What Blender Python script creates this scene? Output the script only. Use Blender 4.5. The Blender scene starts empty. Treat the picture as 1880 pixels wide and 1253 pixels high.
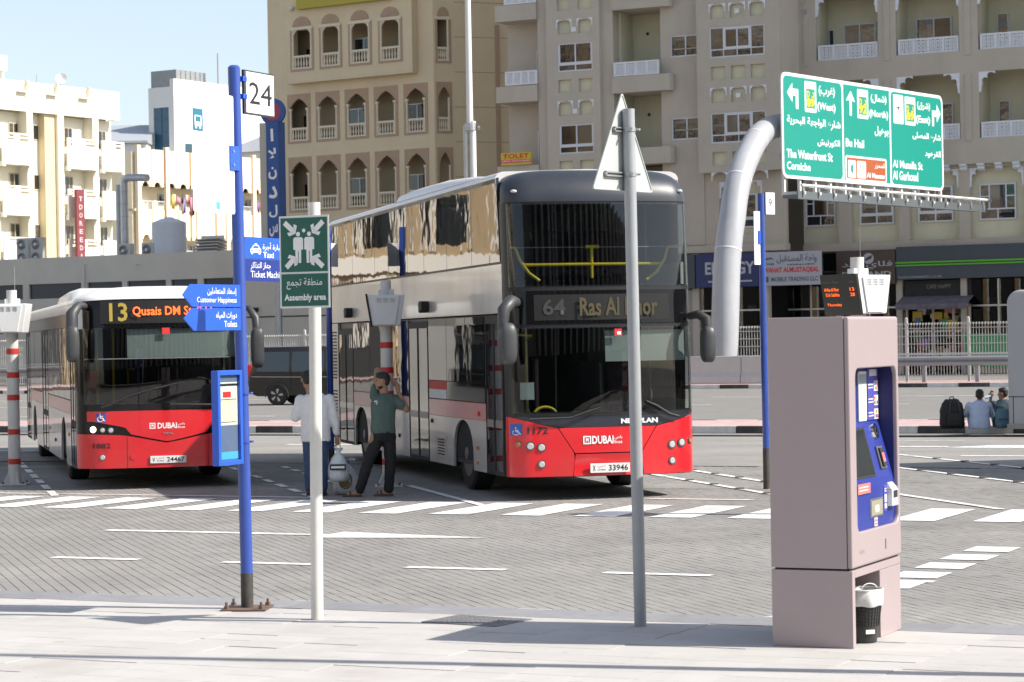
import bpy, bmesh, math, random
from mathutils import Vector, Matrix
rad = math.radians
random.seed(11)
sc = bpy.context.scene
col = sc.collection
# ------------------------------------------------------------------ camera
cam_d = bpy.data.cameras.new('camera')
cam_d.sensor_width = 36.0
cam_d.lens = 84.64
cam_d.clip_start = 0.2
cam_d.clip_end = 2000
cam = bpy.data.objects.new('camera', cam_d)
col.objects.link(cam)
cam.matrix_world = Matrix.Translation((0, 0, 2.1)) @ Matrix.Rotation(rad(90 - 0.084), 4, 'X') @ Matrix.Rotation(rad(-1.0), 4, 'Z')
cam_d.dof.use_dof = True
cam_d.dof.focus_distance = 23.5
cam_d.dof.aperture_fstop = 8.0
sc.camera = cam
# ------------------------------------------------------------------ sky and sun
SUN_EL = 42.0
SUN_AZ = (0.965, -0.262)
w = bpy.data.worlds.new('World')
sc.world = w
w.use_nodes = True
nt = w.node_tree
bg = nt.nodes['Background']
sky = nt.nodes.new('ShaderNodeTexSky')
sky.sky_type = 'NISHITA'
sky.sun_disc = False
sky.sun_elevation = rad(SUN_EL)
sky.sun_rotation = math.atan2(SUN_AZ[0], SUN_AZ[1])
sky.air_density = 1.0
sky.dust_density = 1.1
sky.ozone_density = 1.6
hs = nt.nodes.new('ShaderNodeHueSaturation')
hs.inputs['Saturation'].default_value = 0.68
nt.links.new(sky.outputs[0], hs.inputs['Color'])
nt.links.new(hs.outputs[0], bg.inputs[0])
bg.inputs[1].default_value = 0.127
sun_d = bpy.data.lights.new('sun', 'SUN')
sun_d.energy = 4.7
sun_d.angle = rad(0.53)
sun_d.color = (1.0, 0.94, 0.85)
sun = bpy.data.objects.new('sun', sun_d)
col.objects.link(sun)
ce = math.cos(rad(SUN_EL))
sun.rotation_euler = Vector((-SUN_AZ[0] * ce, -SUN_AZ[1] * ce, -math.sin(rad(SUN_EL)))).to_track_quat('-Z', 'Y').to_euler()
sun.location = (30, -10, 40)
sc.view_settings.view_transform = 'Standard'
sc.view_settings.look = 'None'
sc.view_settings.exposure = 0.62
sc.view_settings.gamma = 1.0
sc.view_settings.use_curve_mapping = False
sc.render.engine = 'CYCLES'
sc.cycles.max_bounces = 8
sc.cycles.transparent_max_bounces = 12
sc.cycles.glossy_bounces = 4
sc.cycles.diffuse_bounces = 3
sc.cycles.caustics_reflective = False
sc.cycles.caustics_refractive = False
sc.cycles.use_denoising = True

# ------------------------------------------------------------------ materials
MATS = {}
def M(name, color=(0.5, 0.5, 0.5), rough=0.6, metal=0.0, spec=0.5, var=0.0, vscale=3.0, bump=0.0, bscale=20.0, coat=0.0, stain=None, world=False,
      emit=None, estr=1.0, rnd=0.0, dirt=None, dscale=1.2, damt=0.5, ior=1.5, bdist=0.02):
    if name in MATS:
        return MATS[name]
    m = bpy.data.materials.new(name)
    m.use_nodes = True
    t = m.node_tree
    p = t.nodes['Principled BSDF']
    p.inputs['Base Color'].default_value = (*color, 1)
    p.inputs['Roughness'].default_value = rough
    p.inputs['Metallic'].default_value = metal
    p.inputs['Specular IOR Level'].default_value = spec
    p.inputs['IOR'].default_value = ior
    p.inputs['Coat Weight'].default_value = coat
    p.inputs['Coat Roughness'].default_value = 0.06
    tc = t.nodes.new('ShaderNodeTexCoord')
    obj_out = t.nodes.new('ShaderNodeNewGeometry').outputs['Position'] if world else tc.outputs['Object']
    cur = None
    def link_color(out):
        t.links.new(out, p.inputs['Base Color'])
    if var > 0 or rnd > 0 or dirt:
        hsv = t.nodes.new('ShaderNodeHueSaturation')
        hsv.inputs['Color'].default_value = (*color, 1)
        val = None
        if var > 0:
            n = t.nodes.new('ShaderNodeTexNoise')
            n.inputs['Scale'].default_value = vscale
            n.inputs['Detail'].default_value = 6
            n.inputs['Roughness'].default_value = 0.65
            t.links.new(obj_out, n.inputs['Vector'])
            mr = t.nodes.new('ShaderNodeMapRange')
            mr.inputs['From Min'].default_value = 0.3
            mr.inputs['From Max'].default_value = 0.7
            mr.inputs['To Min'].default_value = 1 - var
            mr.inputs['To Max'].default_value = 1 + var
            t.links.new(n.outputs['Fac'], mr.inputs['Value'])
            val = mr.outputs['Result']
        if rnd > 0:
            oi = t.nodes.new('ShaderNodeObjectInfo')
            m2 = t.nodes.new('ShaderNodeMapRange')
            m2.inputs['To Min'].default_value = 1 - rnd
            m2.inputs['To Max'].default_value = 1 + rnd
            t.links.new(oi.outputs['Random'], m2.inputs['Value'])
            if val is None:
                val = m2.outputs['Result']
            else:
                mm = t.nodes.new('ShaderNodeMath')
                mm.operation = 'MULTIPLY'
                t.links.new(val, mm.inputs[0])
                t.links.new(m2.outputs['Result'], mm.inputs[1])
                val = mm.outputs[0]
        if val is not None:
            t.links.new(val, hsv.inputs['Value'])
        cur = hsv.outputs['Color']
        if dirt:
            n2 = t.nodes.new('ShaderNodeTexNoise')
            n2.inputs['Scale'].default_value = dscale
            n2.inputs['Detail'].default_value = 8
            n2.inputs['Roughness'].default_value = 0.7
            mp = t.nodes.new('ShaderNodeMapping')
            mp.inputs['Scale'].default_value = (1, 1, 0.35)
            t.links.new(obj_out, mp.inputs['Vector'])
            t.links.new(mp.outputs['Vector'], n2.inputs['Vector'])
            r2 = t.nodes.new('ShaderNodeMapRange')
            r2.inputs['From Min'].default_value = 0.5
            r2.inputs['From Max'].default_value = 0.75
            r2.inputs['To Max'].default_value = damt
            t.links.new(n2.outputs['Fac'], r2.inputs['Value'])
            mx = t.nodes.new('ShaderNodeMix')
            mx.data_type = 'RGBA'
            t.links.new(r2.outputs['Result'], mx.inputs['Factor'])
            t.links.new(cur, mx.inputs['A'])
            mx.inputs['B'].default_value = (*dirt, 1)
            cur = mx.outputs['Result']
        for scol, sscale, slo, shi, samt in (stain or ()):
            n3 = t.nodes.new('ShaderNodeTexNoise')
            n3.inputs['Scale'].default_value = sscale
            n3.inputs['Detail'].default_value = 5
            t.links.new(obj_out, n3.inputs['Vector'])
            r3 = t.nodes.new('ShaderNodeMapRange')
            r3.inputs['From Min'].default_value = slo
            r3.inputs['From Max'].default_value = shi
            r3.inputs['To Max'].default_value = samt
            t.links.new(n3.outputs['Fac'], r3.inputs['Value'])
            m3 = t.nodes.new('ShaderNodeMix')
            m3.data_type = 'RGBA'
            t.links.new(r3.outputs['Result'], m3.inputs['Factor'])
            t.links.new(cur, m3.inputs['A'])
            m3.inputs['B'].default_value = (*scol, 1)
            cur = m3.outputs['Result']
        link_color(cur)
    if bump > 0:
        nb = t.nodes.new('ShaderNodeTexNoise')
        nb.inputs['Scale'].default_value = bscale
        nb.inputs['Detail'].default_value = 4
        t.links.new(obj_out, nb.inputs['Vector'])
        b = t.nodes.new('ShaderNodeBump')
        b.inputs['Strength'].default_value = bump
        b.inputs['Distance'].default_value = bdist
        t.links.new(nb.outputs['Fac'], b.inputs['Height'])
        t.links.new(b.outputs['Normal'], p.inputs['Normal'])
    if emit:
        p.inputs['Emission Color'].default_value = (*emit, 1)
        p.inputs['Emission Strength'].default_value = estr
    MATS[name] = m
    return m

def glass(name, tint=(0.3, 0.33, 0.33), ior=1.6, wav=0.0, wscale=0.6, mind=0.0):
    """thin window glass: tinted see-through plus a mirror that grows towards grazing angles"""
    if name in MATS:
        return MATS[name]
    m = bpy.data.materials.new(name)
    m.use_nodes = True
    t = m.node_tree
    t.nodes.remove(t.nodes['Principled BSDF'])
    out = t.nodes['Material Output']
    tr = t.nodes.new('ShaderNodeBsdfTransparent')
    tr.inputs[0].default_value = (*tint, 1)
    gl = t.nodes.new('ShaderNodeBsdfGlossy')
    gl.inputs['Roughness'].default_value = 0.0
    gl.inputs['Color'].default_value = (1, 1, 1, 1)
    fr = t.nodes.new('ShaderNodeFresnel')
    fr.inputs['IOR'].default_value = ior
    mx = t.nodes.new('ShaderNodeMixShader')
    if wav > 0:
        tc = t.nodes.new('ShaderNodeTexCoord')
        nb = t.nodes.new('ShaderNodeTexNoise')
        nb.inputs['Scale'].default_value = wscale
        nb.inputs['Detail'].default_value = 0
        t.links.new(tc.outputs['Object'], nb.inputs['Vector'])
        b = t.nodes.new('ShaderNodeBump')
        b.inputs['Strength'].default_value = 1.0
        b.inputs['Distance'].default_value = wav
        t.links.new(nb.outputs['Fac'], b.inputs['Height'])
        t.links.new(b.outputs['Normal'], gl.inputs['Normal'])
    ge = t.nodes.new('ShaderNodeNewGeometry')
    inv_ = t.nodes.new('ShaderNodeMath'); inv_.operation = 'SUBTRACT'; inv_.inputs[0].default_value = 1.0
    t.links.new(ge.outputs['Backfacing'], inv_.inputs[1])
    mu = t.nodes.new('ShaderNodeMath'); mu.operation = 'MULTIPLY'; mu.use_clamp = True
    t.links.new(fr.outputs[0], mu.inputs[0]); t.links.new(inv_.outputs[0], mu.inputs[1])
    t.links.new(mu.outputs[0], mx.inputs[0])
    t.links.new(tr.outputs[0], mx.inputs[1])
    t.links.new(gl.outputs[0], mx.inputs[2])
    t.links.new(mx.outputs[0], out.inputs[0])
    MATS[name] = m
    return m

# ------------------------------------------------------------------ mesh helpers
class MB:
    """collects shapes and links them as ONE mesh object"""
    def __init__(s):
        s.v = []; s.f = []; s.m = []; s.cur = 0
    def add(s, vs, fs):
        o = len(s.v)
        s.v += [tuple(q) for q in vs]
        for f in fs:
            s.f.append(tuple(i + o for i in f)); s.m.append(s.cur)
        return s
    def box(s, x0, x1, y0, y1, z0, z1):
        return s.add([(x0, y0, z0), (x1, y0, z0), (x1, y1, z0), (x0, y1, z0), (x0, y0, z1), (x1, y0, z1), (x1, y1, z1), (x0, y1, z1)],
                     [(0, 3, 2, 1), (4, 5, 6, 7), (0, 1, 5, 4), (1, 2, 6, 5), (2, 3, 7, 6), (3, 0, 4, 7)])
    def quad(s, a, b, c, d):
        return s.add([a, b, c, d], [(0, 1, 2, 3)])
    def ring(s, c, ax, r, n, ph=0.0, ry=None, up=None):
        ax = Vector(ax).normalized()
        u = Vector(up) if up else (Vector((0, 0, 1)) if abs(ax.z) < 0.9 else Vector((1, 0, 0)))
        a = u.cross(ax).normalized(); b = ax.cross(a)
        ry = r if ry is None else ry
        c = Vector(c)
        return [c + a * (math.cos(2 * math.pi * k / n + ph) * r) + b * (math.sin(2 * math.pi * k / n + ph) * ry) for k in range(n)]
    def loft(s, rings, cap=True):
        n = len(rings[0]); o = len(s.v)
        vs = [q for rg in rings for q in rg]
        fs = []
        for i in range(len(rings) - 1):
            for k in range(n):
                k2 = (k + 1) % n
                fs.append((i * n + k, i * n + k2, (i + 1) * n + k2, (i + 1) * n + k))
        if cap:
            fs.append(tuple(reversed(range(n))))
            fs.append(tuple((len(rings) - 1) * n + k for k in range(n)))
        return s.add(vs, fs)
    def cyl(s, p0, p1, r0, r1=None, n=16):
        p0 = Vector(p0); p1 = Vector(p1)
        r1 = r0 if r1 is None else r1
        return s.loft([s.ring(p0, p1 - p0, r0, n), s.ring(p1, p1 - p0, r1, n)])
    def tube(s, pts, r, n=10):
        pts = [Vector(p) for p in pts]
        rr = r if isinstance(r, (list, tuple)) else [r] * len(pts)
        rings = []
        up = None
        for i, p in enumerate(pts):
            d = (pts[min(i + 1, len(pts) - 1)] - pts[max(i - 1, 0)]).normalized()
            if up is None:
                up = Vector((0, 0, 1)) if abs(d.z) < 0.9 else Vector((1, 0, 0))
            a = up.cross(d).normalized()
            up = d.cross(a).normalized()
            rings.append([p + a * (math.cos(2 * math.pi * k / n) * rr[i]) + up * (math.sin(2 * math.pi * k / n) * rr[i]) for k in range(n)])
        return s.loft(rings)
    def lathe(s, prof, c=(0, 0, 0), n=24, cap=True):
        c = Vector(c)
        return s.loft([[c + Vector((r * math.cos(2 * math.pi * k / n), r * math.sin(2 * math.pi * k / n), z)) for k in range(n)] for r, z in prof], cap)
    def sphere(s, c, r, n=12, m=8, sx=1, sy=1, sz=1):
        c = Vector(c)
        rings = []
        for i in range(1, m):
            th = math.pi * i / m
            rings.append([c + Vector((sx * r * math.sin(th) * math.cos(2 * math.pi * k / n), sy * r * math.sin(th) * math.sin(2 * math.pi * k / n), -sz * r * math.cos(th))) for k in range(n)])
        return s.loft(rings)
    def prism(s, poly, frm, thick):
        """poly: 2D outline (counter-clockwise seen from the front); frm(a, b, d) -> 3D; solid from d=0 to d=thick"""
        n = len(poly)
        vs = [frm(a, b, 0) for a, b in poly] + [frm(a, b, thick) for a, b in poly]
        fs = [tuple(range(n)), tuple(reversed(range(n, 2 * n)))]
        for k in range(n):
            k2 = (k + 1) % n
            fs.append((k, k + n, k2 + n, k2))
        return s.add(vs, fs)
    def xz(s, poly, y0, y1):
        return s.prism(poly, lambda a, b, d: (a, y0 + d, b), y1 - y0)
    def mesh(s, name, smooth=None):
        me = bpy.data.meshes.new(name)
        me.from_pydata(s.v, [], s.f)
        if max(s.m, default=0) > 0:
            me.polygons.foreach_set('material_index', s.m)
        bm = bmesh.new(); bm.from_mesh(me)
        bmesh.ops.recalc_face_normals(bm, faces=bm.faces)
        bm.to_mesh(me); bm.free()
        if smooth:
            me.polygons.foreach_set('use_smooth', [True] * len(me.polygons))
            me.set_sharp_from_angle(angle=rad(smooth))
        me.update()
        return me
    def build(s, name, mat, parent=None, loc=(0, 0, 0), rot=None, smooth=None, bevel=0, label=None, stuff=False, seg=2):
        me = s.mesh(name, smooth)
        for q in (mat if isinstance(mat, (list, tuple)) else [mat]):
            me.materials.append(q)
        o = bpy.data.objects.new(name, me)
        col.objects.link(o)
        o.parent = parent
        o.location = loc
        if rot:
            o.rotation_euler = rot
        if bevel:
            b = o.modifiers.new('bevel', 'BEVEL')
            b.width = bevel; b.segments = seg; b.limit_method = 'ANGLE'; b.angle_limit = rad(40)
        if label:
            o['label'] = label
        if stuff:
            o['kind'] = 'stuff'
        return o

def thing(name, label, cat, loc=(0, 0, 0), rotz=0.0, group=None, kind=None):
    o = bpy.data.objects.new(name, None)
    o.empty_display_size = 0.2
    col.objects.link(o)
    o.location = loc
    o.rotation_euler = (0, 0, rotz)
    tag(o, label, cat, group, kind)
    return o

def tag(o, label=None, cat=None, group=None, kind=None):
    if label: o['label'] = label
    if cat: o['category'] = cat
    if group: o['group'] = group
    if kind: o['kind'] = kind
    return o

def kids(o):
    return [c for c in bpy.data.objects if c.parent == o]

def copy_tree(o, parent=None, table=None):
    if table is None:
        table = {}
        for c in bpy.data.objects:
            if c.parent: table.setdefault(c.parent.name, []).append(c)
    c = o.copy(); col.objects.link(c); c.parent = parent
    for ch in table.get(o.name, []):
        copy_tree(ch, c, table)
    return c

def rrect(x0, x1, z0, z1, r, n=5):
    pts = []
    for cx, cz, a0 in ((x1 - r, z0 + r, -90), (x1 - r, z1 - r, 0), (x0 + r, z1 - r, 90), (x0 + r, z0 + r, 180)):
        for k in range(n + 1):
            a = rad(a0 + 90 * k / n)
            pts.append((cx + r * math.cos(a), cz + r * math.sin(a)))
    return pts

# ------------------------------------------------------------------ lettering
_F = {}
for row in '''ء FE80 0 0 0|آ FE81 FE82 0 0|أ FE83 FE84 0 0|إ FE87 FE88 0 0|ا FE8D FE8E 0 0|ب FE8F FE90 FE91 FE92|ة FE93 FE94 0 0|ت FE95 FE96 FE97 FE98
ج FE9D FE9E FE9F FEA0|ح FEA1 FEA2 FEA3 FEA4|د FEA9 FEAA 0 0|ذ FEAB FEAC 0 0|ر FEAD FEAE 0 0|ز FEAF FEB0 0 0|س FEB1 FEB2 FEB3 FEB4|ش FEB5 FEB6 FEB7 FEB8
ص FEB9 FEBA FEBB FEBC|ط FEC1 FEC2 FEC3 FEC4|ع FEC9 FECA FECB FECC|غ FECD FECE FECF FED0|ف FED1 FED2 FED3 FED4|ق FED5 FED6 FED7 FED8|ك FED9 FEDA FEDB FEDC
ل FEDD FEDE FEDF FEE0|م FEE1 FEE2 FEE3 FEE4|ن FEE5 FEE6 FEE7 FEE8|ه FEE9 FEEA FEEB FEEC|و FEED FEEE 0 0|ى FEEF FEF0 0 0|ي FEF1 FEF2 FEF3 FEF4'''.replace('\n', '|').split('|'):
    q = row.split()
    _F[q[0]] = [int(x, 16) for x in q[1:]]
def ar(s):
    """joined Arabic letter shapes in visual order"""
    out = []
    for i, ch in enumerate(s):
        if ch not in _F:
            out.append({'(': ')', ')': '('}.get(ch, ch)); continue
        f = _F[ch]
        prev = i > 0 and s[i - 1] in _F and _F[s[i - 1]][2] != 0
        nxt = i + 1 < len(s) and s[i + 1] in _F and s[i + 1] != 'ء' and f[2] != 0
        code = f[3] if prev and nxt else f[1] if prev else f[2] if nxt else f[0]
        out.append(chr(code or f[0]))
    return ''.join(reversed(out))

_T = {}
def text_mesh(body, bold=0.0, res=2):
    k = (body, bold)
    if k in _T:
        return _T[k]
    cu = bpy.data.curves.new('lettering', 'FONT')
    cu.body = body; cu.resolution_u = res; cu.offset = bold
    o = bpy.data.objects.new('lettering', cu)
    col.objects.link(o)
    bpy.context.view_layer.update()
    me = bpy.data.meshes.new_from_object(o.evaluated_get(bpy.context.evaluated_depsgraph_get()))
    bpy.data.objects.remove(o)
    xs = [v.co.x for v in me.vertices] or [0, 1]; ys = [v.co.y for v in me.vertices] or [0, 1]
    bb = (min(xs), max(xs), min(ys), max(ys))
    _T[k] = (me, bb)
    return _T[k]

def text(body, x0, x1, z0, z1, y, mat, parent, name='lettering', bold=0.0, frame=None):
    """lettering fitted to a box in the parent's x-z plane, facing -y; frame = (origin, right, up) overrides the plane"""
    me0, bb = text_mesh(body, bold)
    me = me0.copy()
    sx = (x1 - x0) / max(1e-6, bb[1] - bb[0]); sz = (z1 - z0) / max(1e-6, bb[3] - bb[2])
    if frame:
        O, Rt, U = (Vector(q) for q in frame)
    for v in me.vertices:
        a = x0 + (v.co.x - bb[0]) * sx; b = z0 + (v.co.y - bb[2]) * sz
        v.co = (O + Rt * a + U * b) if frame else (a, y, b)
    me.materials.clear(); me.materials.append(mat)
    o = bpy.data.objects.new(name, me)
    col.objects.link(o); o.parent = parent
    return o

# ------------------------------------------------------------------ the ground plan: r runs right along the kerb, v away from it
TH = rad(25.15)
RX, RY = math.cos(TH), -math.sin(TH)
VX, VY = math.sin(TH), math.cos(TH)
def W(s, n, z=0.0):
    return Vector((s * RX + n * VX, s * RY + n * VY, z))
def SN(x, y):
    return x * RX + y * RY, x * VX + y * VY
BX, BY = -0.2467, 0.969          # bays and buses run along this line, away from the kerb
CX, CY = 0.969, 0.2467
PA = rad(17.5)                     # the paving blocks run at this angle
def PT(q, t, z=0.0):
    return Vector((q * math.cos(PA) - t * math.sin(PA), q * math.sin(PA) + t * math.cos(PA), z))
def QT(q, t, z=0.0):
    return Vector((q * CX + t * BX, q * CY + t * BY, z))
# ------------------------------------------------------------------ shared materials
m_red = M('bus_red', (0.66, 0.012, 0.020), 0.28, spec=0.5, coat=0.7, var=0.05, vscale=2, dirt=(0.40, 0.06, 0.05), dscale=2.2, damt=0.4)
m_bwhite = M('bus_silver_white', (0.58, 0.565, 0.535), 0.3, metal=0.25, coat=0.5, var=0.05, vscale=1.0, dirt=(0.38, 0.34, 0.29), dscale=1.1, damt=0.6)
m_roofw = M('bus_roof_white', (0.72, 0.71, 0.685), 0.4, coat=0.2, var=0.04, dirt=(0.5, 0.46, 0.4), dscale=1.2, damt=0.4)
m_pinkstripe = M('bus_faded_stripe', (0.56, 0.185, 0.175), 0.35, coat=0.5, var=0.06, vscale=1.5, dirt=(0.5, 0.36, 0.33), dscale=1.4, damt=0.4)
m_black = M('bus_black', (0.010, 0.010, 0.011), 0.45)
m_gloss = M('black_glass', (0.006, 0.006, 0.007), 0.05, spec=0.45, ior=1.42)
m_trim = M('rubber_black', (0.02, 0.02, 0.021), 0.7, var=0.2)
m_cap = M('cap_dark_blue', (0.026, 0.031, 0.042), 0.42, coat=0.10, var=0.12, vscale=1.2, dirt=(0.06, 0.06, 0.062), dscale=1.6, damt=0.4)
m_navyp = M('front_panel_dark_blue', (0.022, 0.026, 0.04), 0.3, coat=0.5)
m_int = M('cab_dark', (0.020, 0.020, 0.021), 0.8, var=0.2)
m_seat = M('seat_fabric', (0.06, 0.035, 0.06), 0.9, var=0.3, vscale=8)
m_floor = M('bus_floor', (0.06, 0.06, 0.06), 0.8)
m_yel = M('yellow_rail', (0.85, 0.60, 0.02), 0.35, coat=0.3)
m_chrome = M('chrome', (0.75, 0.76, 0.78), 0.16, metal=1.0)
m_ring = M('lamp_ring', (0.16, 0.16, 0.165), 0.35, metal=0.8)
m_lens = M('lamp_lens', (0.50, 0.51, 0.51), 0.1, spec=0.7, coat=0.8)
m_amber = M('amber_lens', (0.55, 0.16, 0.03), 0.15, coat=0.8)
m_tyre = M('tyre', (0.016, 0.016, 0.017), 0.85, var=0.25, vscale=12)
m_rim = M('steel_rim', (0.20, 0.195, 0.185), 0.5, metal=0.7, var=0.2, vscale=8, dirt=(0.08, 0.07, 0.06), dscale=5, damt=0.7)
m_mirror = M('mirror_housing', (0.055, 0.057, 0.06), 0.45, var=0.15, vscale=3)
m_white = M('white_print', (0.8, 0.8, 0.8), 0.5)
m_ink = M('black_print', (0.015, 0.015, 0.016), 0.5)
m_bluep = M('blue_print', (0.03, 0.10, 0.42), 0.45)
m_redp = M('red_print', (0.62, 0.03, 0.03), 0.45)
m_plate = M('number_plate', (0.72, 0.72, 0.70), 0.45)
m_blind = M('sun_blind', (0.42, 0.44, 0.42), 0.7)
m_alu = M('aluminium', (0.45, 0.45, 0.45), 0.35, metal=0.9, var=0.08)
m_led_y = M('led_amber', (0.5, 0.36, 0.03), 0.6, emit=(0.9, 0.62, 0.05), estr=0.28)
m_led_o = M('led_orange', (0.8, 0.12, 0.02), 0.6, emit=(1.0, 0.13, 0.015), estr=0.95)
m_led_dim = M('led_amber_dim', (0.05, 0.04, 0.012), 0.6, emit=(0.55, 0.40, 0.06), estr=0.01)
m_led_off = M('led_off', (0.04, 0.038, 0.036), 0.6)
g_shield = glass('windscreen_glass', (0.70, 0.74, 0.735), 1.60, 0.10, 0.32)
g_side = M('side_window_glass', (0.010, 0.011, 0.012), 0.02, spec=0.9, coat=0.0, ior=1.75, bump=0.4, bscale=0.4, bdist=0.022)
m_pblue = M('pole_blue_paint', (0.030, 0.075, 0.34), 0.38, coat=0.25, var=0.07, vscale=6, dirt=(0.10, 0.13, 0.36), dscale=5, damt=0.35)
m_sblue = M('sign_blue', (0.022, 0.105, 0.56), 0.4, coat=0.2, var=0.03)
m_snavy = M('sign_navy', (0.018, 0.040, 0.235), 0.4, coat=0.2, var=0.03)
m_rust = M('rusty_steel', (0.13, 0.085, 0.065), 0.85, var=0.3, vscale=14, bump=0.4, bscale=60, bdist=0.004, dirt=(0.24, 0.11, 0.05), dscale=9, damt=0.8)
m_blackp = M('black_pole_paint', (0.055, 0.05, 0.045), 0.7, var=0.3, vscale=14, dirt=(0.13, 0.08, 0.05), dscale=8, damt=0.7)
m_swhite = M('sign_white', (0.80, 0.80, 0.79), 0.45, coat=0.1, var=0.02)
m_grayt = M('grey_print', (0.42, 0.42, 0.42), 0.6)
m_dk = M('dark_frame', (0.045, 0.045, 0.05), 0.5)
m_teal = M('teal_print', (0.03, 0.17, 0.26), 0.5)
m_cyan = M('cyan_print', (0.08, 0.45, 0.62), 0.5)
m_galv = M('galvanised_steel', (0.42, 0.43, 0.44), 0.42, metal=0.75, var=0.12, vscale=8)
m_yprint = M('yellow_sheet', (0.72, 0.70, 0.42), 0.6)
m_wpole = M('white_pole_paint', (0.66, 0.645, 0.60), 0.5, var=0.05, vscale=6, dirt=(0.48, 0.44, 0.36), dscale=5, damt=0.5)
m_green = M('sign_green', (0.010, 0.105, 0.075), 0.5, var=0.04)
m_gpole = M('grey_pole_paint', (0.33, 0.345, 0.36), 0.42, coat=0.15, var=0.06, vscale=7, dirt=(0.26, 0.27, 0.28), dscale=5, damt=0.4)
m_kpink = M('machine_panel', (0.375, 0.305, 0.308), 0.38, coat=0.15, var=0.025, vscale=1.5, dirt=(.34, .285, .295), dscale=3, damt=.3)
m_kblue = M('machine_blue', (0.022, 0.038, 0.26), 0.4, coat=0.2, var=0.05)
m_conc = M('rough_concrete', (0.30, 0.30, 0.285), 0.9, var=0.15, vscale=6, bump=.3, bscale=30, bdist=.006, dirt=(.18, .18, .17), dscale=3, damt=.5)
m_dwhite = M('display_white', (0.68, 0.68, 0.67), 0.45, coat=.1, var=.03, dirt=(.5, .49, .46), dscale=3, damt=.4)
m_dpost = M('post_white', (0.60, 0.59, 0.56), 0.5, var=.05, dirt=(.42, .39, .34), dscale=4, damt=.6)
m_dred = M('post_red', (0.50, 0.035, 0.025), 0.5, var=.06)
m_dscr = M('display_black', (.018, .02, .018), .12, spec=.6, coat=.3)
def lines(par, x0, x1, zs, h, mat=None, y=-.0095):
    """a few rows of print too small to read"""
    b = MB()
    for z in zs:
        x = x0
        while x < x1:
            e = min(x1, x + random.uniform(.012, .035) * max(1, h / .012)); b.box(x, e, y, y + .001, z, z + h * random.uniform(.7, 1.0)); x = e + .006 * max(1, h / .012)
    return b.build('small_print', mat or m_grayt, par, stuff=True)
# ------------------------------------------------------------------ the setting
def sheet(name, pts, z, mat, parent=None, kind='structure'):
    o = MB().add([(p[0], p[1], z) for p in pts], [tuple(range(len(pts)))]).build(name, mat, parent)
    if kind: o['kind'] = kind
    return o
def strip(name, s0, s1, n0, n1, z, mat, parent=None):
    return sheet(name, [W(s0, n0), W(s1, n0), W(s1, n1), W(s0, n1)], z, mat, parent, None if parent else 'structure')

m_sand = M('sand', (0.20, 0.19, 0.17), 0.9, var=0.2, vscale=0.3)
sheet('ground', [(-900, -400), (900, -400), (900, 1200), (-900, 1200)], -0.16, m_sand)
m_asph = M('asphalt', (0.205, 0.198, 0.187), 0.85, spec=0.3, var=0.13, vscale=1.4, bump=0.3, bscale=60, dirt=(0.25, 0.24, 0.22), dscale=0.25, damt=0.7)

def paving_mat():
    m = bpy.data.materials.new('block_paving')
    m.use_nodes = True
    t = m.node_tree; p = t.nodes['Principled BSDF']
    p.inputs['Roughness'].default_value = 0.82
    p.inputs['Specular IOR Level'].default_value = 0.3
    tc = t.nodes.new('ShaderNodeTexCoord')
    mp = t.nodes.new('ShaderNodeMapping')
    mp.inputs['Rotation'].default_value = (0, 0, -(math.pi / 2 + PA))
    t.links.new(tc.outputs['Object'], mp.inputs['Vector'])
    br = t.nodes.new('ShaderNodeTexBrick')
    br.inputs['Scale'].default_value = 1.0
    br.inputs['Brick Width'].default_value = 0.2
    br.inputs['Row Height'].default_value = 0.1
    br.inputs['Mortar Size'].default_value = 0.006
    br.inputs['Color1'].default_value = (0.285, 0.272, 0.254, 1)
    br.inputs['Color2'].default_value = (0.255, 0.245, 0.232, 1)
    br.inputs['Mortar'].default_value = (0.20, 0.19, 0.175, 1)
    t.links.new(mp.outputs[0], br.inputs['Vector'])
    n = t.nodes.new('ShaderNodeTexNoise')
    n.inputs['Scale'].default_value = 0.45; n.inputs['Detail'].default_value = 6
    t.links.new(tc.outputs['Object'], n.inputs['Vector'])
    mr = t.nodes.new('ShaderNodeMapRange')
    mr.inputs['From Min'].default_value = 0.3; mr.inputs['From Max'].default_value = 0.7
    mr.inputs['To Min'].default_value = 0.84; mr.inputs['To Max'].default_value = 1.14
    t.links.new(n.outputs['Fac'], mr.inputs['Value'])
    h = t.nodes.new('ShaderNodeHueSaturation')
    t.links.new(br.outputs['Color'], h.inputs['Color']); t.links.new(mr.outputs[0], h.inputs['Value'])
    t.links.new(h.outputs[0], p.inputs['Base Color'])
    return m
m_pave_far = paving_mat()
m_joint = M('joint_sand', (0.165, 0.158, 0.148), 0.95, var=0.2, vscale=4)
m_paver = M('paver_concrete', (0.268, 0.258, 0.244), 0.8, spec=0.3, var=0.16, vscale=0.5, rnd=0.08, world=True, bump=0.25, bscale=90, bdist=0.004,
            dirt=(0.33, 0.305, 0.275), dscale=0.35, damt=0.55, stain=(((.16, .155, .15), .55, .56, .72, .5), ((.10, .095, .09), 2.6, .68, .78, .6)))
m_paver_b = M('paver_concrete_dark', (0.245, 0.237, 0.226), 0.8, spec=0.3, var=0.16, vscale=0.5, stain=(((.16, .155, .15), .55, .56, .72, .5), ((.10, .095, .09), 2.6, .68, .78, .6)), bump=0.25, bscale=90, bdist=0.004)
m_paint = M('road_paint', (0.80, 0.80, 0.78), 0.6, world=True, var=0.06, vscale=5, dirt=(0.42, 0.40, 0.37), dscale=3.0, damt=0.6, stain=(((.30, .29, .27), 1.1, .55, .7, .6),))
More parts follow.
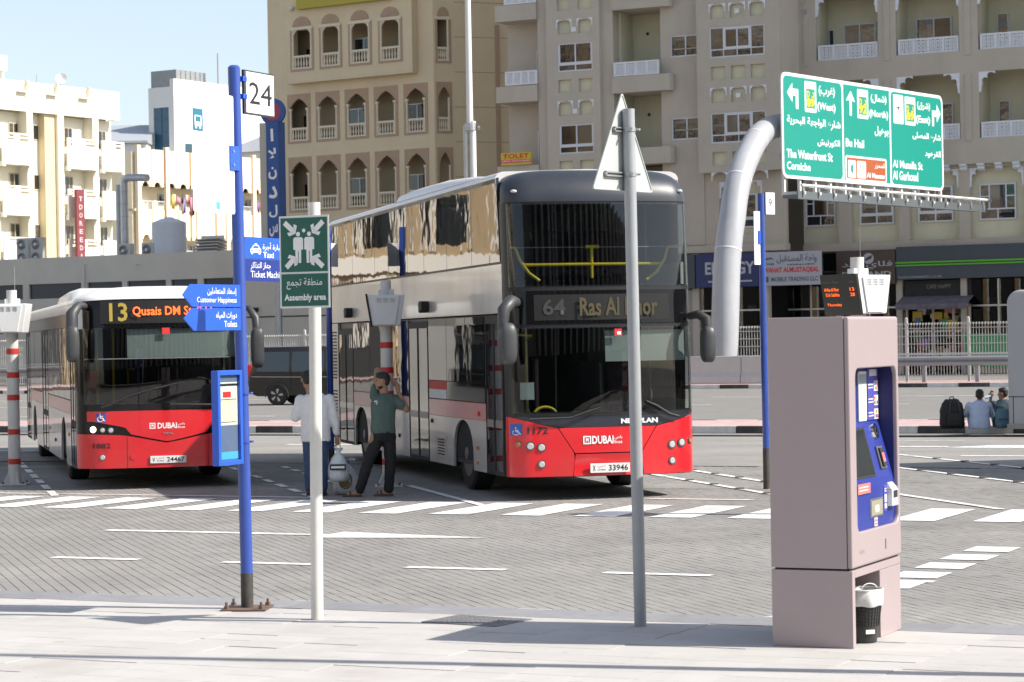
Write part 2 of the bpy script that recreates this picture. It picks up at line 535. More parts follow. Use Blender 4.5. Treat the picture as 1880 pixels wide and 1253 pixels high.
m_paint_old = M('worn_road_paint', (0.62, 0.61, 0.58), 0.7, var=0.1, vscale=5, dirt=(0.30, 0.28, 0.26), dscale=4.0, damt=0.9)

N_FIELD = 36.0
road = sheet('road', [W(-70, 15.6), W(40, 15.6), W(40, N_FIELD), W(-70, N_FIELD)], -0.013, m_joint)
strip('bus_apron', -140, 80, N_FIELD, 47.0, 0.0, m_pave_far)

def paver_verts(q, t, w_, l_, z, tx, ty):
    c = 0.0025
    out = []
    for k, (a, b) in enumerate(((-1, -1), (1, -1), (1, 1), (-1, 1))):
        p = PT(q + a * w_ / 2, t + b * l_ / 2); out.append((p.x, p.y, -0.013))
    for k, (a, b) in enumerate(((-1, -1), (1, -1), (1, 1), (-1, 1))):
        p = PT(q + a * (w_ / 2 - c), t + b * (l_ / 2 - c)); out.append((p.x, p.y, z + a * tx + b * ty))
    return out
PF = [(4, 5, 6, 7), (0, 1, 5, 4), (1, 2, 6, 5), (2, 3, 7, 6), (3, 0, 4, 7)]
cells = []
qs = -9.0
row = 0
while qs < 18:
    t = 8.0 + (row % 2) * 0.1
    while t < 43:
        p = PT(qs, t)
        s_, n_ = SN(p.x, p.y)
        if 16.03 < n_ < N_FIELD - 0.1 and abs(p.x) < 0.2127 * p.y + 0.8:
            cells.append((p.y, qs, t))
        t += 0.2
    qs += 0.1
    row += 1
cells.sort()
one = None
field = MB()
for k, (yy, q, t) in enumerate(cells):
    z = random.uniform(-0.0016, 0.0); tx = random.uniform(-0.0008, 0.0008); ty = random.uniform(-0.0008, 0.0008)
    if k < 290:
        if one is None:
            mb = MB(); mb.add([(v[0] - PT(q, t).x, v[1] - PT(q, t).y, v[2]) for v in paver_verts(q, t, 0.0962, 0.1962, 0, 0, 0)], PF)
            one = mb.mesh('paver'); one.materials.append(m_paver)
        o = bpy.data.objects.new('paver', one); col.objects.link(o); o.parent = road
        p = PT(q, t); o.location = (p.x, p.y, z); o.rotation_euler = (tx * 8, ty * 8, 0)
    else:
        field.cur = 1 if random.random() < 0.3 else 0
        field.add(paver_verts(q, t, 0.0962, 0.1962, z, tx, ty), PF)
field.build('paver_field', [m_paver, m_paver_b], road, stuff=True)

# painted markings, each a part of the road
ZM = 0.006
def mark(name, pts, mat=m_paint, z=ZM):
    return sheet(name, pts, z, mat, road, None)
def mark_sn(name, s0, s1, n0, n1, mat=m_paint, sl=0.0):
    return mark(name, [W(s0, n0), W(s1, n0), W(s1 + sl, n1), W(s0 + sl, n1)], mat)
for k in range(-3, 6):
    s = -11.86 + k * 1.98
    mark_sn('edge_dash', s, s + 1.03, 16.72, 16.86)
mark('edge_arrow', [W(-6.0, 16.75), W(-5.2, 16.75), W(-5.35, 17.6)])
for k in range(-2, 6):
    s = -14.28 + k * 1.975
    mark_sn('lane_dash', s, s + 1.01, 19.56, 19.70)
mark_sn('arrow_shaft', -15.74, -12.9, 22.58, 22.74)
mark('arrow_head', [W(-12.9, 22.3), W(-11.0, 22.72), W(-12.9, 23.05)])
for k in range(-4, 16):
    s = -17.87 + k * 0.935
    sl = -1.0 * max(0.0, min(1.0, (-10.0 - s) / 8.0))
    mark_sn('crosswalk_stripe', s, s + 0.52, 25.62 + 0.036 * max(0, k - 4), 27.55 + 0.02 * max(0, k - 4))
mark_sn('crosswalk_edge', -24, -16.2, 27.98, 28.08)
for k in range(-1, 5):
    n0 = 19.05 + k * 0.84
    mark_sn('ladder_dash', -5.85, -5.42, n0, n0 + 0.52)
def bay_line(q, t0, t1, dash=None, wd=0.11, mat=m_paint):
    t = t0
    L = dash[0] if dash else t1 - t0
    G_ = dash[1] if dash else 1
    while t < t1 - 0.05:
        e = min(t + L, t1)
        mark('bay_line', [QT(q - wd / 2, t), QT(q + wd / 2, t), QT(q + wd / 2, e), QT(q - wd / 2, e)], mat, .0095)
        t = e + G_
bay_line(2.07, 34.1, 44, (1.1, 0.5))
bay_line(5.35, 29.4, 44, (0.75, 0.5))
bay_line(7.04, 29.0, 33.8)
bay_line(6.2, 34.0, 40, (0.6, 0.5))
bay_line(10.95, 28.6, 38, (0.95, 0.12))
bay_line(11.8, 31.0, 38, (0.95, 0.12))
bay_line(12.37, 25.7, 29.6)
bay_line(14.78, 27.0, 37.5, (0.95, 0.12))
bay_line(16.35, 31.0, 40.0, (0.95, 0.12))
mark('bay_notch', [W(-11.6, 28.6), W(-10.2, 28.6), W(-10.15, 28.75), W(-11.6, 28.75)], m_paint_old)
# raised lane studs where the bay dashes meet
stud = MB()
stud.box(-0.06, 0.06, -0.05, 0.05, 0, 0.02)
sm = stud.mesh('lane_stud'); m_stud = M('stud', (0.12, 0.11, 0.10), 0.6); sm.materials.append(m_stud)
for q, ts in ((10.95, (29.63, 30.7, 31.77, 32.84)), (11.8, (32.03, 33.1, 34.17, 35.24)), (14.78, (28.03, 29.1, 30.17, 31.24, 32.31, 33.38)), (16.35, (32.03, 33.1, 34.17, 35.24, 36.31))):
    for t in ts:
        o = bpy.data.objects.new('lane_stud', sm); col.objects.link(o); o.parent = road
        o.location = QT(q, t, 0.003)

# pavement in front: base, kerb stones, tiles
m_tilebase = M('tile_bed', (0.38, 0.37, 0.35), 0.9)
sw = MB()
pts = [W(-40, -2), W(25, -2), W(25, 15.45), W(-40, 15.45)]
sw.add([(p.x, p.y, 0.108) for p in pts] + [(p.x, p.y, -0.15) for p in pts], [(0, 1, 2, 3), (4, 7, 6, 5), (0, 4, 5, 1), (1, 5, 6, 2), (2, 6, 7, 3), (3, 7, 4, 0)])
pavement = sw.build('pavement', m_tilebase); pavement['kind'] = 'structure'
m_tile = M('pavement_tile', (0.455, 0.44, 0.42), 0.75, spec=0.35, var=0.05, vscale=3.0, rnd=0.045, world=True, stain=(((.27, .26, .24), 7.0, .68, .72, .45), ((.36, .33, .30), 1.3, .55, .75, .6)), bump=0.15, bscale=120, bdist=0.003, dirt=(0.39, 0.37, 0.345), dscale=0.8, damt=0.35)
tl, tw = 0.4, 0.29
tm = MB()
c = 0.0014
tm.add([(-tl / 2 + .0006, -tw / 2 + .0006, -0.012), (tl / 2 - .0006, -tw / 2 + .0006, -0.012), (tl / 2 - .0006, tw / 2 - .0006, -0.012), (-tl / 2 + .0006, tw / 2 - .0006, -0.012),
        (-tl / 2 + c, -tw / 2 + c, 0), (tl / 2 - c, -tw / 2 + c, 0), (tl / 2 - c, tw / 2 - c, 0), (-tl / 2 + c, tw / 2 - c, 0)], PF)
tile_me = tm.mesh('paving_tile'); tile_me.materials.append(m_tile)
tc_ = []
r_ = 0
n = 15.45 - tw / 2
while n > 9.0:
    s = -30 + (r_ * 0.37) % tl
    while s < 12:
        p = W(s, n)
        if p.y > 11.5 and abs(p.x) < 0.2127 * p.y + 0.7:
            tc_.append((p.y, s, n))
        s += tl
    n -= tw; r_ += 1
seen = [q for q in tc_ if q[0] > 13.2]
seen.sort(key=lambda q: abs(q[0] - 15.4))
rest = MB()
for k, (yy, s, n) in enumerate(seen + [q for q in tc_ if q[0] <= 13.2]):
    z = 0.12 + random.uniform(-0.0006, 0.0003)
    if random.random() < 0.13: z -= random.uniform(0.002, 0.004)
    p = W(s, n)
    rz = -TH
    if k < 295:
        o = bpy.data.objects.new('paving_tile', tile_me); col.objects.link(o); o.parent = pavement
        o.location = (p.x, p.y, z); o.rotation_euler = (random.uniform(-.0015, .0015), random.uniform(-.001, .001), rz)
    else:
        mt = Matrix.Translation((p.x, p.y, z)) @ Matrix.Rotation(rz, 4, 'Z')
        rest.add([mt @ v.co for v in tile_me.vertices], PF)
rest.build('paving_field', m_tile, pavement, stuff=True)
m_kerb = M('kerb_concrete', (0.235, 0.235, 0.245), 0.8, var=0.12, vscale=5, rnd=0.07, world=True, bump=0.2, bscale=60, bdist=0.004, dirt=(0.2, 0.195, 0.19), dscale=2, damt=0.5)
kb = MB(); kb.box(-0.496, 0.496, -0.24, 0.24, -0.15, 0.12)
km = kb.mesh('kerb_stone'); km.materials.append(m_kerb)
for k in range(-26, 22):
    o = bpy.data.objects.new('kerb_stone', km); col.objects.link(o); o.parent = pavement
    o.location = W(k * 1.0 + 0.3, 15.70, random.uniform(-0.003, 0.002)); o.rotation_euler = (0, 0, -TH)

# roads beyond, the planted strip between them, the far pavement
strip('near_carriageway', -220, 120, 47.0 - 0.6, 47.9, 0.0, m_asph)
strip('far_carriageway', -220, 120, 51.5, 86.7, 0.0, m_asph)
m_pink = M('pink_block_paving', (0.46, 0.325, 0.31), 0.85, var=0.14, vscale=2.2, bump=0.2, bscale=40)
def raised(name, s0, s1, n0, n1, z, mat):
    b = MB(); pts = [W(s0, n0), W(s1, n0), W(s1, n1), W(s0, n1)]
    b.add([(p.x, p.y, z) for p in pts] + [(p.x, p.y, -0.15) for p in pts], [(0, 1, 2, 3), (4, 7, 6, 5), (0, 4, 5, 1), (1, 5, 6, 2), (2, 6, 7, 3), (3, 7, 4, 0)])
    o = b.build(name, mat); o['kind'] = 'structure'; return o
median = raised('median_strip', -220, 120, 48.05, 51.35, 0.145, m_pink)
far_pav = raised('far_pavement', -220, 120, 86.95, 91.5, 0.145, m_pink)
strip('service_road', -220, 120, 91.5, 135, -0.02, m_asph)
m_kb = M('black_kerb_paint', (0.035, 0.036, 0.04), 0.6, var=0.3, vscale=3, dirt=(0.14, 0.13, 0.12), dscale=3, damt=0.6)
m_kw = M('white_kerb_paint', (0.66, 0.66, 0.64), 0.6, var=0.08, vscale=3, dirt=(0.35, 0.33, 0.31), dscale=2.5, damt=0.8)
def kerb_row(par, n, s0, s1, w_, ln, ph=0):
    mm = []
    for mt in (m_kw, m_kb):
        b = MB(); b.box(-ln / 2 + .004, ln / 2 - .004, -w_ / 2, w_ / 2, -0.15, 0.15)
        me = b.mesh('kerb_stone'); me.materials.append(mt); mm.append(me)
    k = 0; s = s0
    while s < s1:
        o = bpy.data.objects.new('kerb_stone', mm[(k + ph) % 2]); col.objects.link(o); o.parent = par
        o.location = W(s, n); o.rotation_euler = (0, 0, -TH)
        s += ln; k += 1
kerb_row(median, 47.96, -42.3, -6, 0.16, 0.98, 1)
kerb_row(median, 51.44, -46, -5, 0.16, 0.98)
kerb_row(far_pav, 86.83, -72, -14, 0.2, 1.16)
def lane(n, s0, s1, L, gap, wd=0.14, road_=None):
    s = s0
    while s < s1:
        strip('lane_dash', s, s + L, n, n + wd, 0.006, m_paint, road)
        s += L + gap
lane(75.2, -58.3, -8, 3.0, 3.05)
lane(58.45, -44.0, -2, 3.1, 2.9)
lane(67.0, -58, -8, 3.0, 3.0)
mark_sn('turn_arrow_shaft', -14.0, -11.3, 42.3, 42.55)
mark('turn_arrow_head', [W(-11.3, 42.1), W(-10.6, 43.0), W(-8.2, 43.0), W(-8.2, 42.1)])
mark_sn('lane_line', -10.3, -5.5, 39.3, 39.5)
mark_sn('lane_line', -14.0, -11.6, 44.6, 44.75, m_paint_old)
mark_sn('lane_line', -25.0, -21.0, 42.3, 42.5)
mark_sn('lane_line', -31.0, -26.5, 39.3, 39.5)

# lines of a grate in the pavement
m_iron = M('cast_iron', (0.20, 0.20, 0.20), 0.55, metal=0.3, var=0.2, vscale=8, dirt=(0.2, 0.17, 0.14), dscale=6, damt=0.5)
g = thing('drain_grate', 'dark ribbed drain grate set flush in the pale pavement', 'drain', (-0.28, 16.84, 0.121), -TH - rad(8))
g.scale = (.78, .70, 1)
f = MB()
f.box(-0.40, 0.40, -0.33, -0.29, 0, 0.006); f.box(-0.40, 0.40, 0.29, 0.33, 0, 0.006); f.box(-0.40, -0.36, -0.29, 0.29, 0, 0.006); f.box(0.36, 0.40, -0.29, 0.29, 0, 0.006)
f.build('frame', m_iron, g)
b = MB()
for k in range(14):
    x = -0.335 + k * 0.0515; b.box(x - .014, x + .014, -0.29, 0.29, 0.001, 0.007)
for k in range(7):
    y = -0.25 + k * 0.083; b.box(-0.36, 0.36, y - .01, y + .01, 0.0, 0.0055)
b.build('bars', m_iron, g)
MB().box(-0.36, 0.36, -0.29, 0.29, -0.001, 0.0008).build('pit', M('pit', (0.035, 0.035, 0.035), 0.9), g)
# ------------------------------------------------------------------ buildings and far things
def plane_thing(name, label, cat, ang, pt, group=None):
    """Empty whose local x runs right along the facade, y runs into the building, z up"""
    return thing(name, label, cat, (pt[0], pt[1], 0), -rad(ang), group)
def wall_open(mb, x0, x1, z0, z1, y0, y1, holes):
    """wall slab with rectangular openings, made of butted blocks"""
    xs = sorted({x0, x1, *[min(max(h[0], x0), x1) for h in holes], *[min(max(h[1], x0), x1) for h in holes]})
    for xa, xb in zip(xs, xs[1:]):
        if xb - xa < 1e-6: continue
        xm = (xa + xb) / 2
        cuts = sorted((max(h[2], z0), min(h[3], z1)) for h in holes if h[0] < xm < h[1] and h[3] > z0 and h[2] < z1)
        z = z0
        for a, b_ in cuts:
            if a > z + 1e-6: mb.box(xa, xb, y0, y1, z, a)
            z = max(z, b_)
        if z < z1 - 1e-6: mb.box(xa, xb, y0, y1, z, z1)
    return mb
m_gw = M('window_frame_white', (.62, .64, .68), .45)
m_pane = M('dark_window', (.018, .020, .022), .03, spec=.7, ior=1.6, bump=.35, bscale=1.6, bdist=.02)
_WIN = {}
PANES = [M('pane_drawn_curtain', (.10, .085, .065), .06, spec=.6, var=.5, vscale=3, ior=1.5), M('pane_brown_blind', (.06, .042, .028), .05, spec=.6, var=.4, vscale=2, ior=1.5), M('pane_grey_tint', (.035, .04, .045), .04, spec=.7, ior=1.6)]  # tones dealt out at random; the last is just a paler grey pane
def window(par, x0, x1, z0, z1, y, kind='two', fr=None, depth=.08):
    """framed window: frame with panes; kind two | low | bay | grid | plain"""
    fr = fr or m_gw
    wd, h = x1 - x0, z1 - z0
    key = (kind, round(wd, 2), round(h, 2), fr.name)
    if key not in _WIN:
        t_ = .07 if wd > 1 else .05
        rects = []
        if kind == 'two': rects = [(t_, wd / 2 - t_ / 2, t_, h - t_), (wd / 2 + t_ / 2, wd - t_, t_, h - t_)]
        elif kind == 'low':
            zl = h * .27; rects = [(t_, wd / 2 - t_ / 2, t_, zl - t_), (wd / 2 + t_ / 2, wd - t_, t_, zl - t_), (t_ * 1.7, wd / 2 - t_ / 2, zl + t_ * 1.2, h - t_), (wd / 2 + t_ / 2, wd - t_ * 1.7, zl + t_ * 1.2, h - t_)]
        elif kind == 'bay':
            zl = h * .26
            e = [t_, wd * .25, wd * .5, wd * .75, wd - t_]
            for a, b_ in zip(e, e[1:]):
                rects.append((a + t_ * .3, b_ - t_ * .3, t_, zl - t_ * .3))
            rects += [(t_, wd * .25 - t_ * .2, zl + t_ * .5, h - t_), (wd * .25 + t_ * 1.8, wd * .5 - t_ * .5, zl + t_ * 1.8, h - t_ * 2.2), (wd * .5 + t_ * .5, wd * .75 - t_ * 1.8, zl + t_ * 1.8, h - t_ * 2.2), (wd * .75 + t_ * .4, wd - t_, zl + t_ * .5, h - t_)]
        elif kind == 'grid':
            zl = h * .3; zm = zl + (h - zl) * .5
            rects = [(t_, wd * .5 - t_ * .4, t_, zl - t_ * .5), (wd * .5 + t_ * .4, wd - t_, t_, zl - t_ * .5), (wd * .29, wd * .71, zl + t_ * .5, h - t_)]
            for a, b_ in ((t_, wd * .29 - t_), (wd * .71 + t_, wd - t_)):
                rects += [(a, b_, zl + t_ * .5, zm - t_ * .4), (a, b_, zm + t_ * .4, h - t_)]
        else: rects = [(t_, wd - t_, t_, h - t_)]
        b = MB(); wall_open(b, 0, wd, 0, h, 0, depth, rects)
        me = b.mesh('window'); me.materials.append(fr)
        pm = []
        for r in rects:
            b = MB(); b.box(r[0], r[1], depth * .45, depth * .55, r[2], r[3]); q = b.mesh('pane'); q.materials.append(m_pane); pm.append(q)
        _WIN[key] = (me, pm)
    me, pm = _WIN[key]
    o = bpy.data.objects.new('window', me); col.objects.link(o); o.parent = par; o.location = (x0, y, z0)
    for q in pm:
        p = bpy.data.objects.new('pane', q); col.objects.link(p); p.parent = o
        if random.random() < .4:
            p.material_slots[0].link = 'OBJECT'; p.material_slots[0].material = random.choice(PANES)
    return o

m_gwall = M('grey_render', (.48, .43, .36), .85, var=.05, vscale=.6, bump=.1, bscale=20, dirt=(.40, .355, .295), dscale=.35, damt=.75)
m_gcream = M('pale_green_render', (.62, .59, .43), .85, var=.05, vscale=.7, dirt=(.38, .37, .31), dscale=.4, damt=.5)
m_gtrim = M('white_tracery', (.70, .72, .76), .6, var=.03)
# ---- the grey apartment block
gb = plane_thing('apartment_building', 'large grey apartment block with white lattice balconies and shops along its foot', 'building', 27, (10.95, 118))
TOP = 36.0  # facade carried up beyond view so that it shades the return wall
def lattice(par, x0, x1, z0, z1, y, n):
    """white balcony screen: frame, posts and pierced panels"""
    t_ = .09
    b = MB(); b.box(x0, x1, y, y + .10, z1 - t_, z1); b.box(x0, x1, y, y + .10, z0, z0 + t_)
    for k in range(n + 1):
        x = x0 + (x1 - x0 - t_ * 1.2) * k / n; b.box(x, x + t_ * 1.2, y, y + .1, z0 + t_, z1 - t_)
    f = b.build('balcony_screen', m_gtrim, par)
    for k in range(n):
        xa = x0 + (x1 - x0 - t_ * 1.2) * k / n + t_ * 1.2; xb = x0 + (x1 - x0 - t_ * 1.2) * (k + 1) / n
        za, zb = z0 + t_, z1 - t_
        nx, nz = 3, 2 if (zb - za) < .5 else 3
        b = MB()
        def bar(p, q, wd=.022):
            L = math.hypot(q[0] - p[0], q[1] - p[1]) or 1; px, pz = -(q[1] - p[1]) / L * wd, (q[0] - p[0]) / L * wd
            b.prism([(p[0] + px, p[1] + pz), (p[0] - px, p[1] - pz), (q[0] - px, q[1] - pz), (q[0] + px, q[1] + pz)], lambda a, c_, d: (a, y + .03 + d, c_), .04)
        for i in range(nx):
            for j in range(nz):
                cx_ = xa + (xb - xa) * (i + .5) / nx; cz_ = za + (zb - za) * (j + .5) / nz; rx, rz = (xb - xa) / nx / 2, (zb - za) / nz / 2
                P = [(cx_ - rx, cz_), (cx_, cz_ + rz), (cx_ + rx, cz_), (cx_, cz_ - rz)]
                for a in range(4): bar(P[a], P[(a + 1) % 4])
                bar((cx_ - rx * .5, cz_), (cx_ + rx * .5, cz_), .03)
        for j in range(1, nz): bar((xa, za + (zb - za) * j / nz), (xb, za + (zb - za) * j / nz), .016)
        b.build('lattice_panel', m_gtrim, f)
    return f
def bracket(par, x, z, w_, h, y, flip=False, th=.10):
    """scalloped white corner bracket hanging from a lintel"""
    pts = [(0, 0), (w_, 0), (w_, -h * .12)]
    for cx_, cz_, r, a0, a1 in ((w_ * .72, -h * .20, w_ * .24, 60, 215), (w_ * .38, -h * .42, w_ * .22, 60, 215)):
        for k in range(6):
            a = rad(a0 + (a1 - a0) * k / 5); pts.append((cx_ + r * math.cos(a) * .9, cz_ + r * math.sin(a) * .9 - h * .02))
    pts += [(w_ * .16, -h * .72), (w_ * .14, -h * .95), (0, -h)]
    if flip: pts = [(-a, b_) for a, b_ in reversed(pts)]
    b = MB(); b.prism([(x + a, z + b_) for a, b_ in reversed(pts)], lambda a, c_, d: (a, y + d, c_), th)
    return b.build('corner_bracket', m_gtrim, par)
wl_ = MB()
SB = 2.2                                                # the right wing stands back
# left recess with balconies
wl_.box(-12.7, -10.35, .9, 1.1, 6.5, TOP)
wl_.box(-10.35, -9.75, -.35, 1.1, 6.5, TOP)            # strip
# bay with decorated panels; openings cut as recessed panels
bay1 = []
for z in (17.35, 14.38, 13.22): pass
H1 = [(-9.12, -7.18, 15.45, 16.89), (-9.12, -7.18, 11.31, 12.78), (-9.12, -7.18, 19.6, 21.04), (-9.12, -7.18, 23.7, 25.1)]
SQ = []
for base in (9.24, 13.24, 17.35, 21.5):
    for x in (-9.10, -7.95): SQ.append((x, x + .74, base, base + .66))
for base in (10.3, 14.4, 18.53, 22.6):
    for x in (-9.12, -7.96): SQ.append((x, x + .74, base, base + .65))
wall_open(wl_, -9.75, -6.8, 6.5, TOP, -.6, -.45, H1 + SQ)
wl_.box(-9.75, -6.8, -.43, -.2, 6.5, TOP)
wl_.box(-9.75, -9.6, -.45, 1.1, 6.5, TOP) if False else None
wl_.box(-6.8, -6.15, -.35, 1.1, 6.5, TOP)
# balcony recess side walls and the wall beside it
wl_.box(-3.72, -1.58, 0.0, 1.6, 6.5, TOP) if False else None
RW = [(-3.20, -1.58, 15.85, 16.92), (-3.20, -1.58, 11.74, 12.84), (-3.20, -1.58, 19.95, 21.02)]
wall_open(wl_, -3.72, -1.5, 6.5, TOP, 0.0, .25, [(a - .0, b_, c_, d) for a, b_, c_, d in RW])
wl_.box(-3.72, -1.5, .27, .5, 6.5, TOP)
# projecting bay
H2 = []
for z in (15.6, 11.42, 19.75): H2.append((-.91, 1.98, z, z + 1.5))
SQ2 = []
for base in (10.33, 14.51, 18.65, 22.8, 13.4, 17.5, 21.6, 9.25):
    for x in (-.84, .2, 1.23): SQ2.append((x, x + .75, base, base + .66))
wall_open(wl_, -1.58, 2.75, 10.0, TOP, -.5, -.35, H2 + SQ2)
wl_.box(-1.58, 2.75, -.33, -.1, 10.0, TOP)
wl_.box(2.75, 2.95, -.5, SB, 10.0, TOP) if False else None
wl_.box(2.55, 2.75, -.1, SB + .3, 10.0, TOP)
wl_.box(-1.58, -1.4, -.33, .3, 10.0, TOP) if False else None
# podium of the left half: parapet band above the shops
wl_.box(-12.7, 2.75, -.2, .5, 6.1, 6.45)
wall_open(wl_, -12.7, 2.75, 6.45, 10.0, .05, .3, [(-10.0, -7.0, 6.7, 9.8), (-3.6, -1.5, 7.0, 9.6), (-.75, 1.5, 7.0, 9.6)])
wl_.box(-12.7, 2.75, -.4, .3, 9.95, 10.12) if False else None
# right wing
OP = []
XR = [(3.62, 6.81), (7.70, 10.84), (11.75, 14.76), (15.8, 18.9)]
for x0, x1 in XR:
    for z in (11.22, 15.42, 19.6): OP.append((x0, x1, z, z + 3.15))
wall_open(wl_, 2.75, 22, 10.0, TOP, SB, SB + .35, OP)
PB = [(2.35, 4.55), (5.2, 7.62), (8.15, 10.62), (11.15, 13.78), (14.4, 17.0)]
wall_open(wl_, 2.75, 22, 6.1, 10.0, SB + .25, SB + .6, [(max(2.76, a), b_, 6.45, 9.85) for a, b_ in PB])
wl_.box(2.75, 22, SB + .1, SB + .24, 6.05, 6.42)
wl_.box(-12.7, 22, 8, 30, 0, 40)  # unseen rear block, made deep and high to shade the tan wing
wl_.box(21.7, 22, SB + .4, 7.99, 0, TOP); wl_.box(19.1, 21.69, SB + 2.05, 7.99, 10.0, 35.9)  # last box is unseen, added to keep sun off the return wall
wl_.build('wall', m_gwall, gb)
cr_ = MB()
# recess backs (pale): panels, balconies
cr_.box(-12.7, -10.35, 1.5, 1.6, 6.5, TOP) if False else None
cr_.box(-9.7, -6.85, -.445, -.435, 9.0, TOP)
cr_.box(-1.5, 2.7, -.345, -.335, 10.1, TOP - .2)
cr_.box(-6.15, -3.72, 1.9, 2.0, 6.5, TOP)
cr_.box(-6.15, -6.05, .4, 1.9, 6.5, TOP); cr_.box(-3.8, -3.72, .5, 1.9, 6.5, TOP)
cr_.box(2.75, 21.7, SB + 1.9, SB + 2.0, 10.0, TOP)
for x0, x1 in XR: cr_.box(x0 - .05, x0, SB + .35, SB + 1.9, 10.5, TOP); cr_.box(x1, x1 + .05, SB + .35, SB + 1.9, 10.5, TOP)
cr_.box(-12.7, 2.5, .32, .36, 6.46, 9.94)
cr_.box(2.75, 21.7, SB + .62, SB + .66, 6.43, 10.0)
cr_.build('recess_wall', m_gcream, gb)
def slab(*a):
    b = MB(); b.box(*a); b.build('balcony_slab', m_gwall, gb)
for z in (6.7, 10.6, 14.2, 18.35, 22.5):
    sl = MB(); sl.box(-6.15, -3.72, -.55, 1.9, z + .0, z + .82)
    pts = [(-3.72, -.55), (-3.3, -.55), (-3.08, -.45), (-2.98, -.2), (-2.98, 0.0), (-3.72, 0.0)]
    sl.prism(pts, lambda a, c_, d: (a, c_, z + d), .82)
    sl.build('balcony_slab', m_gwall, gb)
for z in (14.1, 18.25, 22.4): slab(-12.7, -10.35, -.5, .9, z, z + .82)
slab(-12.7, -10.35, -.5, .9, 10.0, 10.85)
for x0, x1 in XR:
    for z in (10.75, 14.95, 19.15): slab(x0 - .05, x1 + .05, SB + .36, SB + 1.9, z, z + .35)
for z in (15.18, 19.3): lattice(gb, -6.08, -3.62, z - .14, z + .56, -.5, 4)
lattice(gb, -12.2, -10.37, 14.97, 15.68, -.45, 4); lattice(gb, -12.2, -10.37, 19.1, 19.8, -.45, 4)
for k, (x0, x1) in enumerate(XR):
    for z in (11.22, 15.42, 19.6): lattice(gb, x0 + .08, x1 - .05, z, z + .75, SB + .08, 4)
    for z in (14.37, 18.57):
        bracket(gb, x0, z, .8, 1.0, SB + .02); bracket(gb, x1, z, .8, 1.0, SB + .02, True)
for a in H1: window(gb, *a, -.56, 'low')
for a in RW: window(gb, *a, .04, 'two')
for a in H2: window(gb, *a, -.46, 'bay')
for z in (15.02, 10.95, 19.1):
    window(gb, -4.55, -3.85, z + 1.0, z + 2.2 if z > 12 else z + 2.2, 1.80, 'plain')
    window(gb, -11.0, -10.36, z - .05, z + 1.75, .82, 'plain')
for z in (12.05, 16.25, 20.4):
    for x0, x1 in ((4.45, 6.1), (8.15, 9.95), (16.3, 17.9)): window(gb, x0, x1, z - .85, z + 1.1, SB + 1.82, 'two')
    window(gb, 12.2, 12.75, z - .3, z + 1.05, SB + 1.82, 'plain'); window(gb, 3.65, 3.95, z - .3, z + .9, SB + 1.82, 'plain')
for x0, x1 in ((-3.38, -1.87), (-.5, 1.2), (-9.3, -7.6)): window(gb, x0, x1, 7.28, 8.95, .24, 'low')
for x0, x1, kd in ((2.76, 4.30, 'grid'), (5.55, 7.28, 'low'), (8.5, 10.25, 'low'), (11.55, 13.32, 'grid'), (14.8, 16.5, 'grid')): window(gb, x0, x1, 7.32, 9.05, SB + .53, kd)
for a, b_ in PB:
    bracket(gb, max(2.77, a), 9.83, .55, .95, SB + .28, th=.08); bracket(gb, b_, 9.83, .55, .95, SB + .28, True, th=.08)
for a, b_ in ((-3.6, -1.5), (-.75, 1.5)):
    bracket(gb, a, 9.58, .5, .85, .08, th=.08); bracket(gb, b_, 9.58, .5, .85, .08, True, th=.08)
for x in [3.0 + .86 * k for k in range(20)]:
    b = MB(); b.prism([(SB, 10.0), (SB - .30, 10.0), (SB - .34, 9.93), (SB - .18, 9.85), (SB - .22, 9.75), (SB - .02, 9.66), (SB, 9.66)], lambda a, c_, d: (x + d, a + .25, c_), .34); b.build('console', m_gtrim, gb)
for base in (13.24 + .62, 17.35 + .62, 9.24 + .62, 21.5 + .62):
    for x in (-9.10, -7.95):
        bracket(gb, x - .06, base + .12, .26, .42, -.64, th=.05); bracket(gb, x + .80, base + .12, .26, .42, -.64, True, th=.05)
for base in (13.4 + .62, 17.5 + .62, 9.25 + .62):
    for x in (-.84, .2, 1.23):
        bracket(gb, x - .06, base + .12, .26, .42, -.54, th=.05); bracket(gb, x + .81, base + .12, .26, .42, -.54, True, th=.05)
    b = MB(); b.box(.46, .68, -.53, -.345, base - .42, base - .2); b.build('tile_ornament', m_gtrim, gb)
for z in (17.55, 13.43): b = MB(); b.box(-8.32, -8.06, -.64, -.6, z - .12, z + .12); b.build('tile_ornament', m_gtrim, gb)
for x, z in ((3.0, 17.75), (3.0, 21.8)): b = MB(); b.box(x, x + .24, SB - .05, SB, z, z + .24); b.build('tile_ornament', m_gtrim, gb)
for z in (16.95, 12.95, 21.1): b = MB(); b.box(-3.0, -1.6, -.04, 0.0, z - .75, z - .70); b.build('moulding', m_gwall, gb)
for x0, x1 in ((3.0, 3.25), (7.1, 7.4), (11.1, 11.4), (15.1, 15.4)):
    for z in (11.4, 15.5): b = MB(); b.box(x0, x1, SB - .05, SB, z - .3, z + 2.9); b.build('moulding', m_gwall, gb)
# dark little downlights in the balconies
b = MB()
for z in (17.3, 13.2):
    for x in (-5.3, -4.2): b.box(x, x + .14, 1.86, 1.9, z, z + .14)
b.build('vent', m_trim, gb)
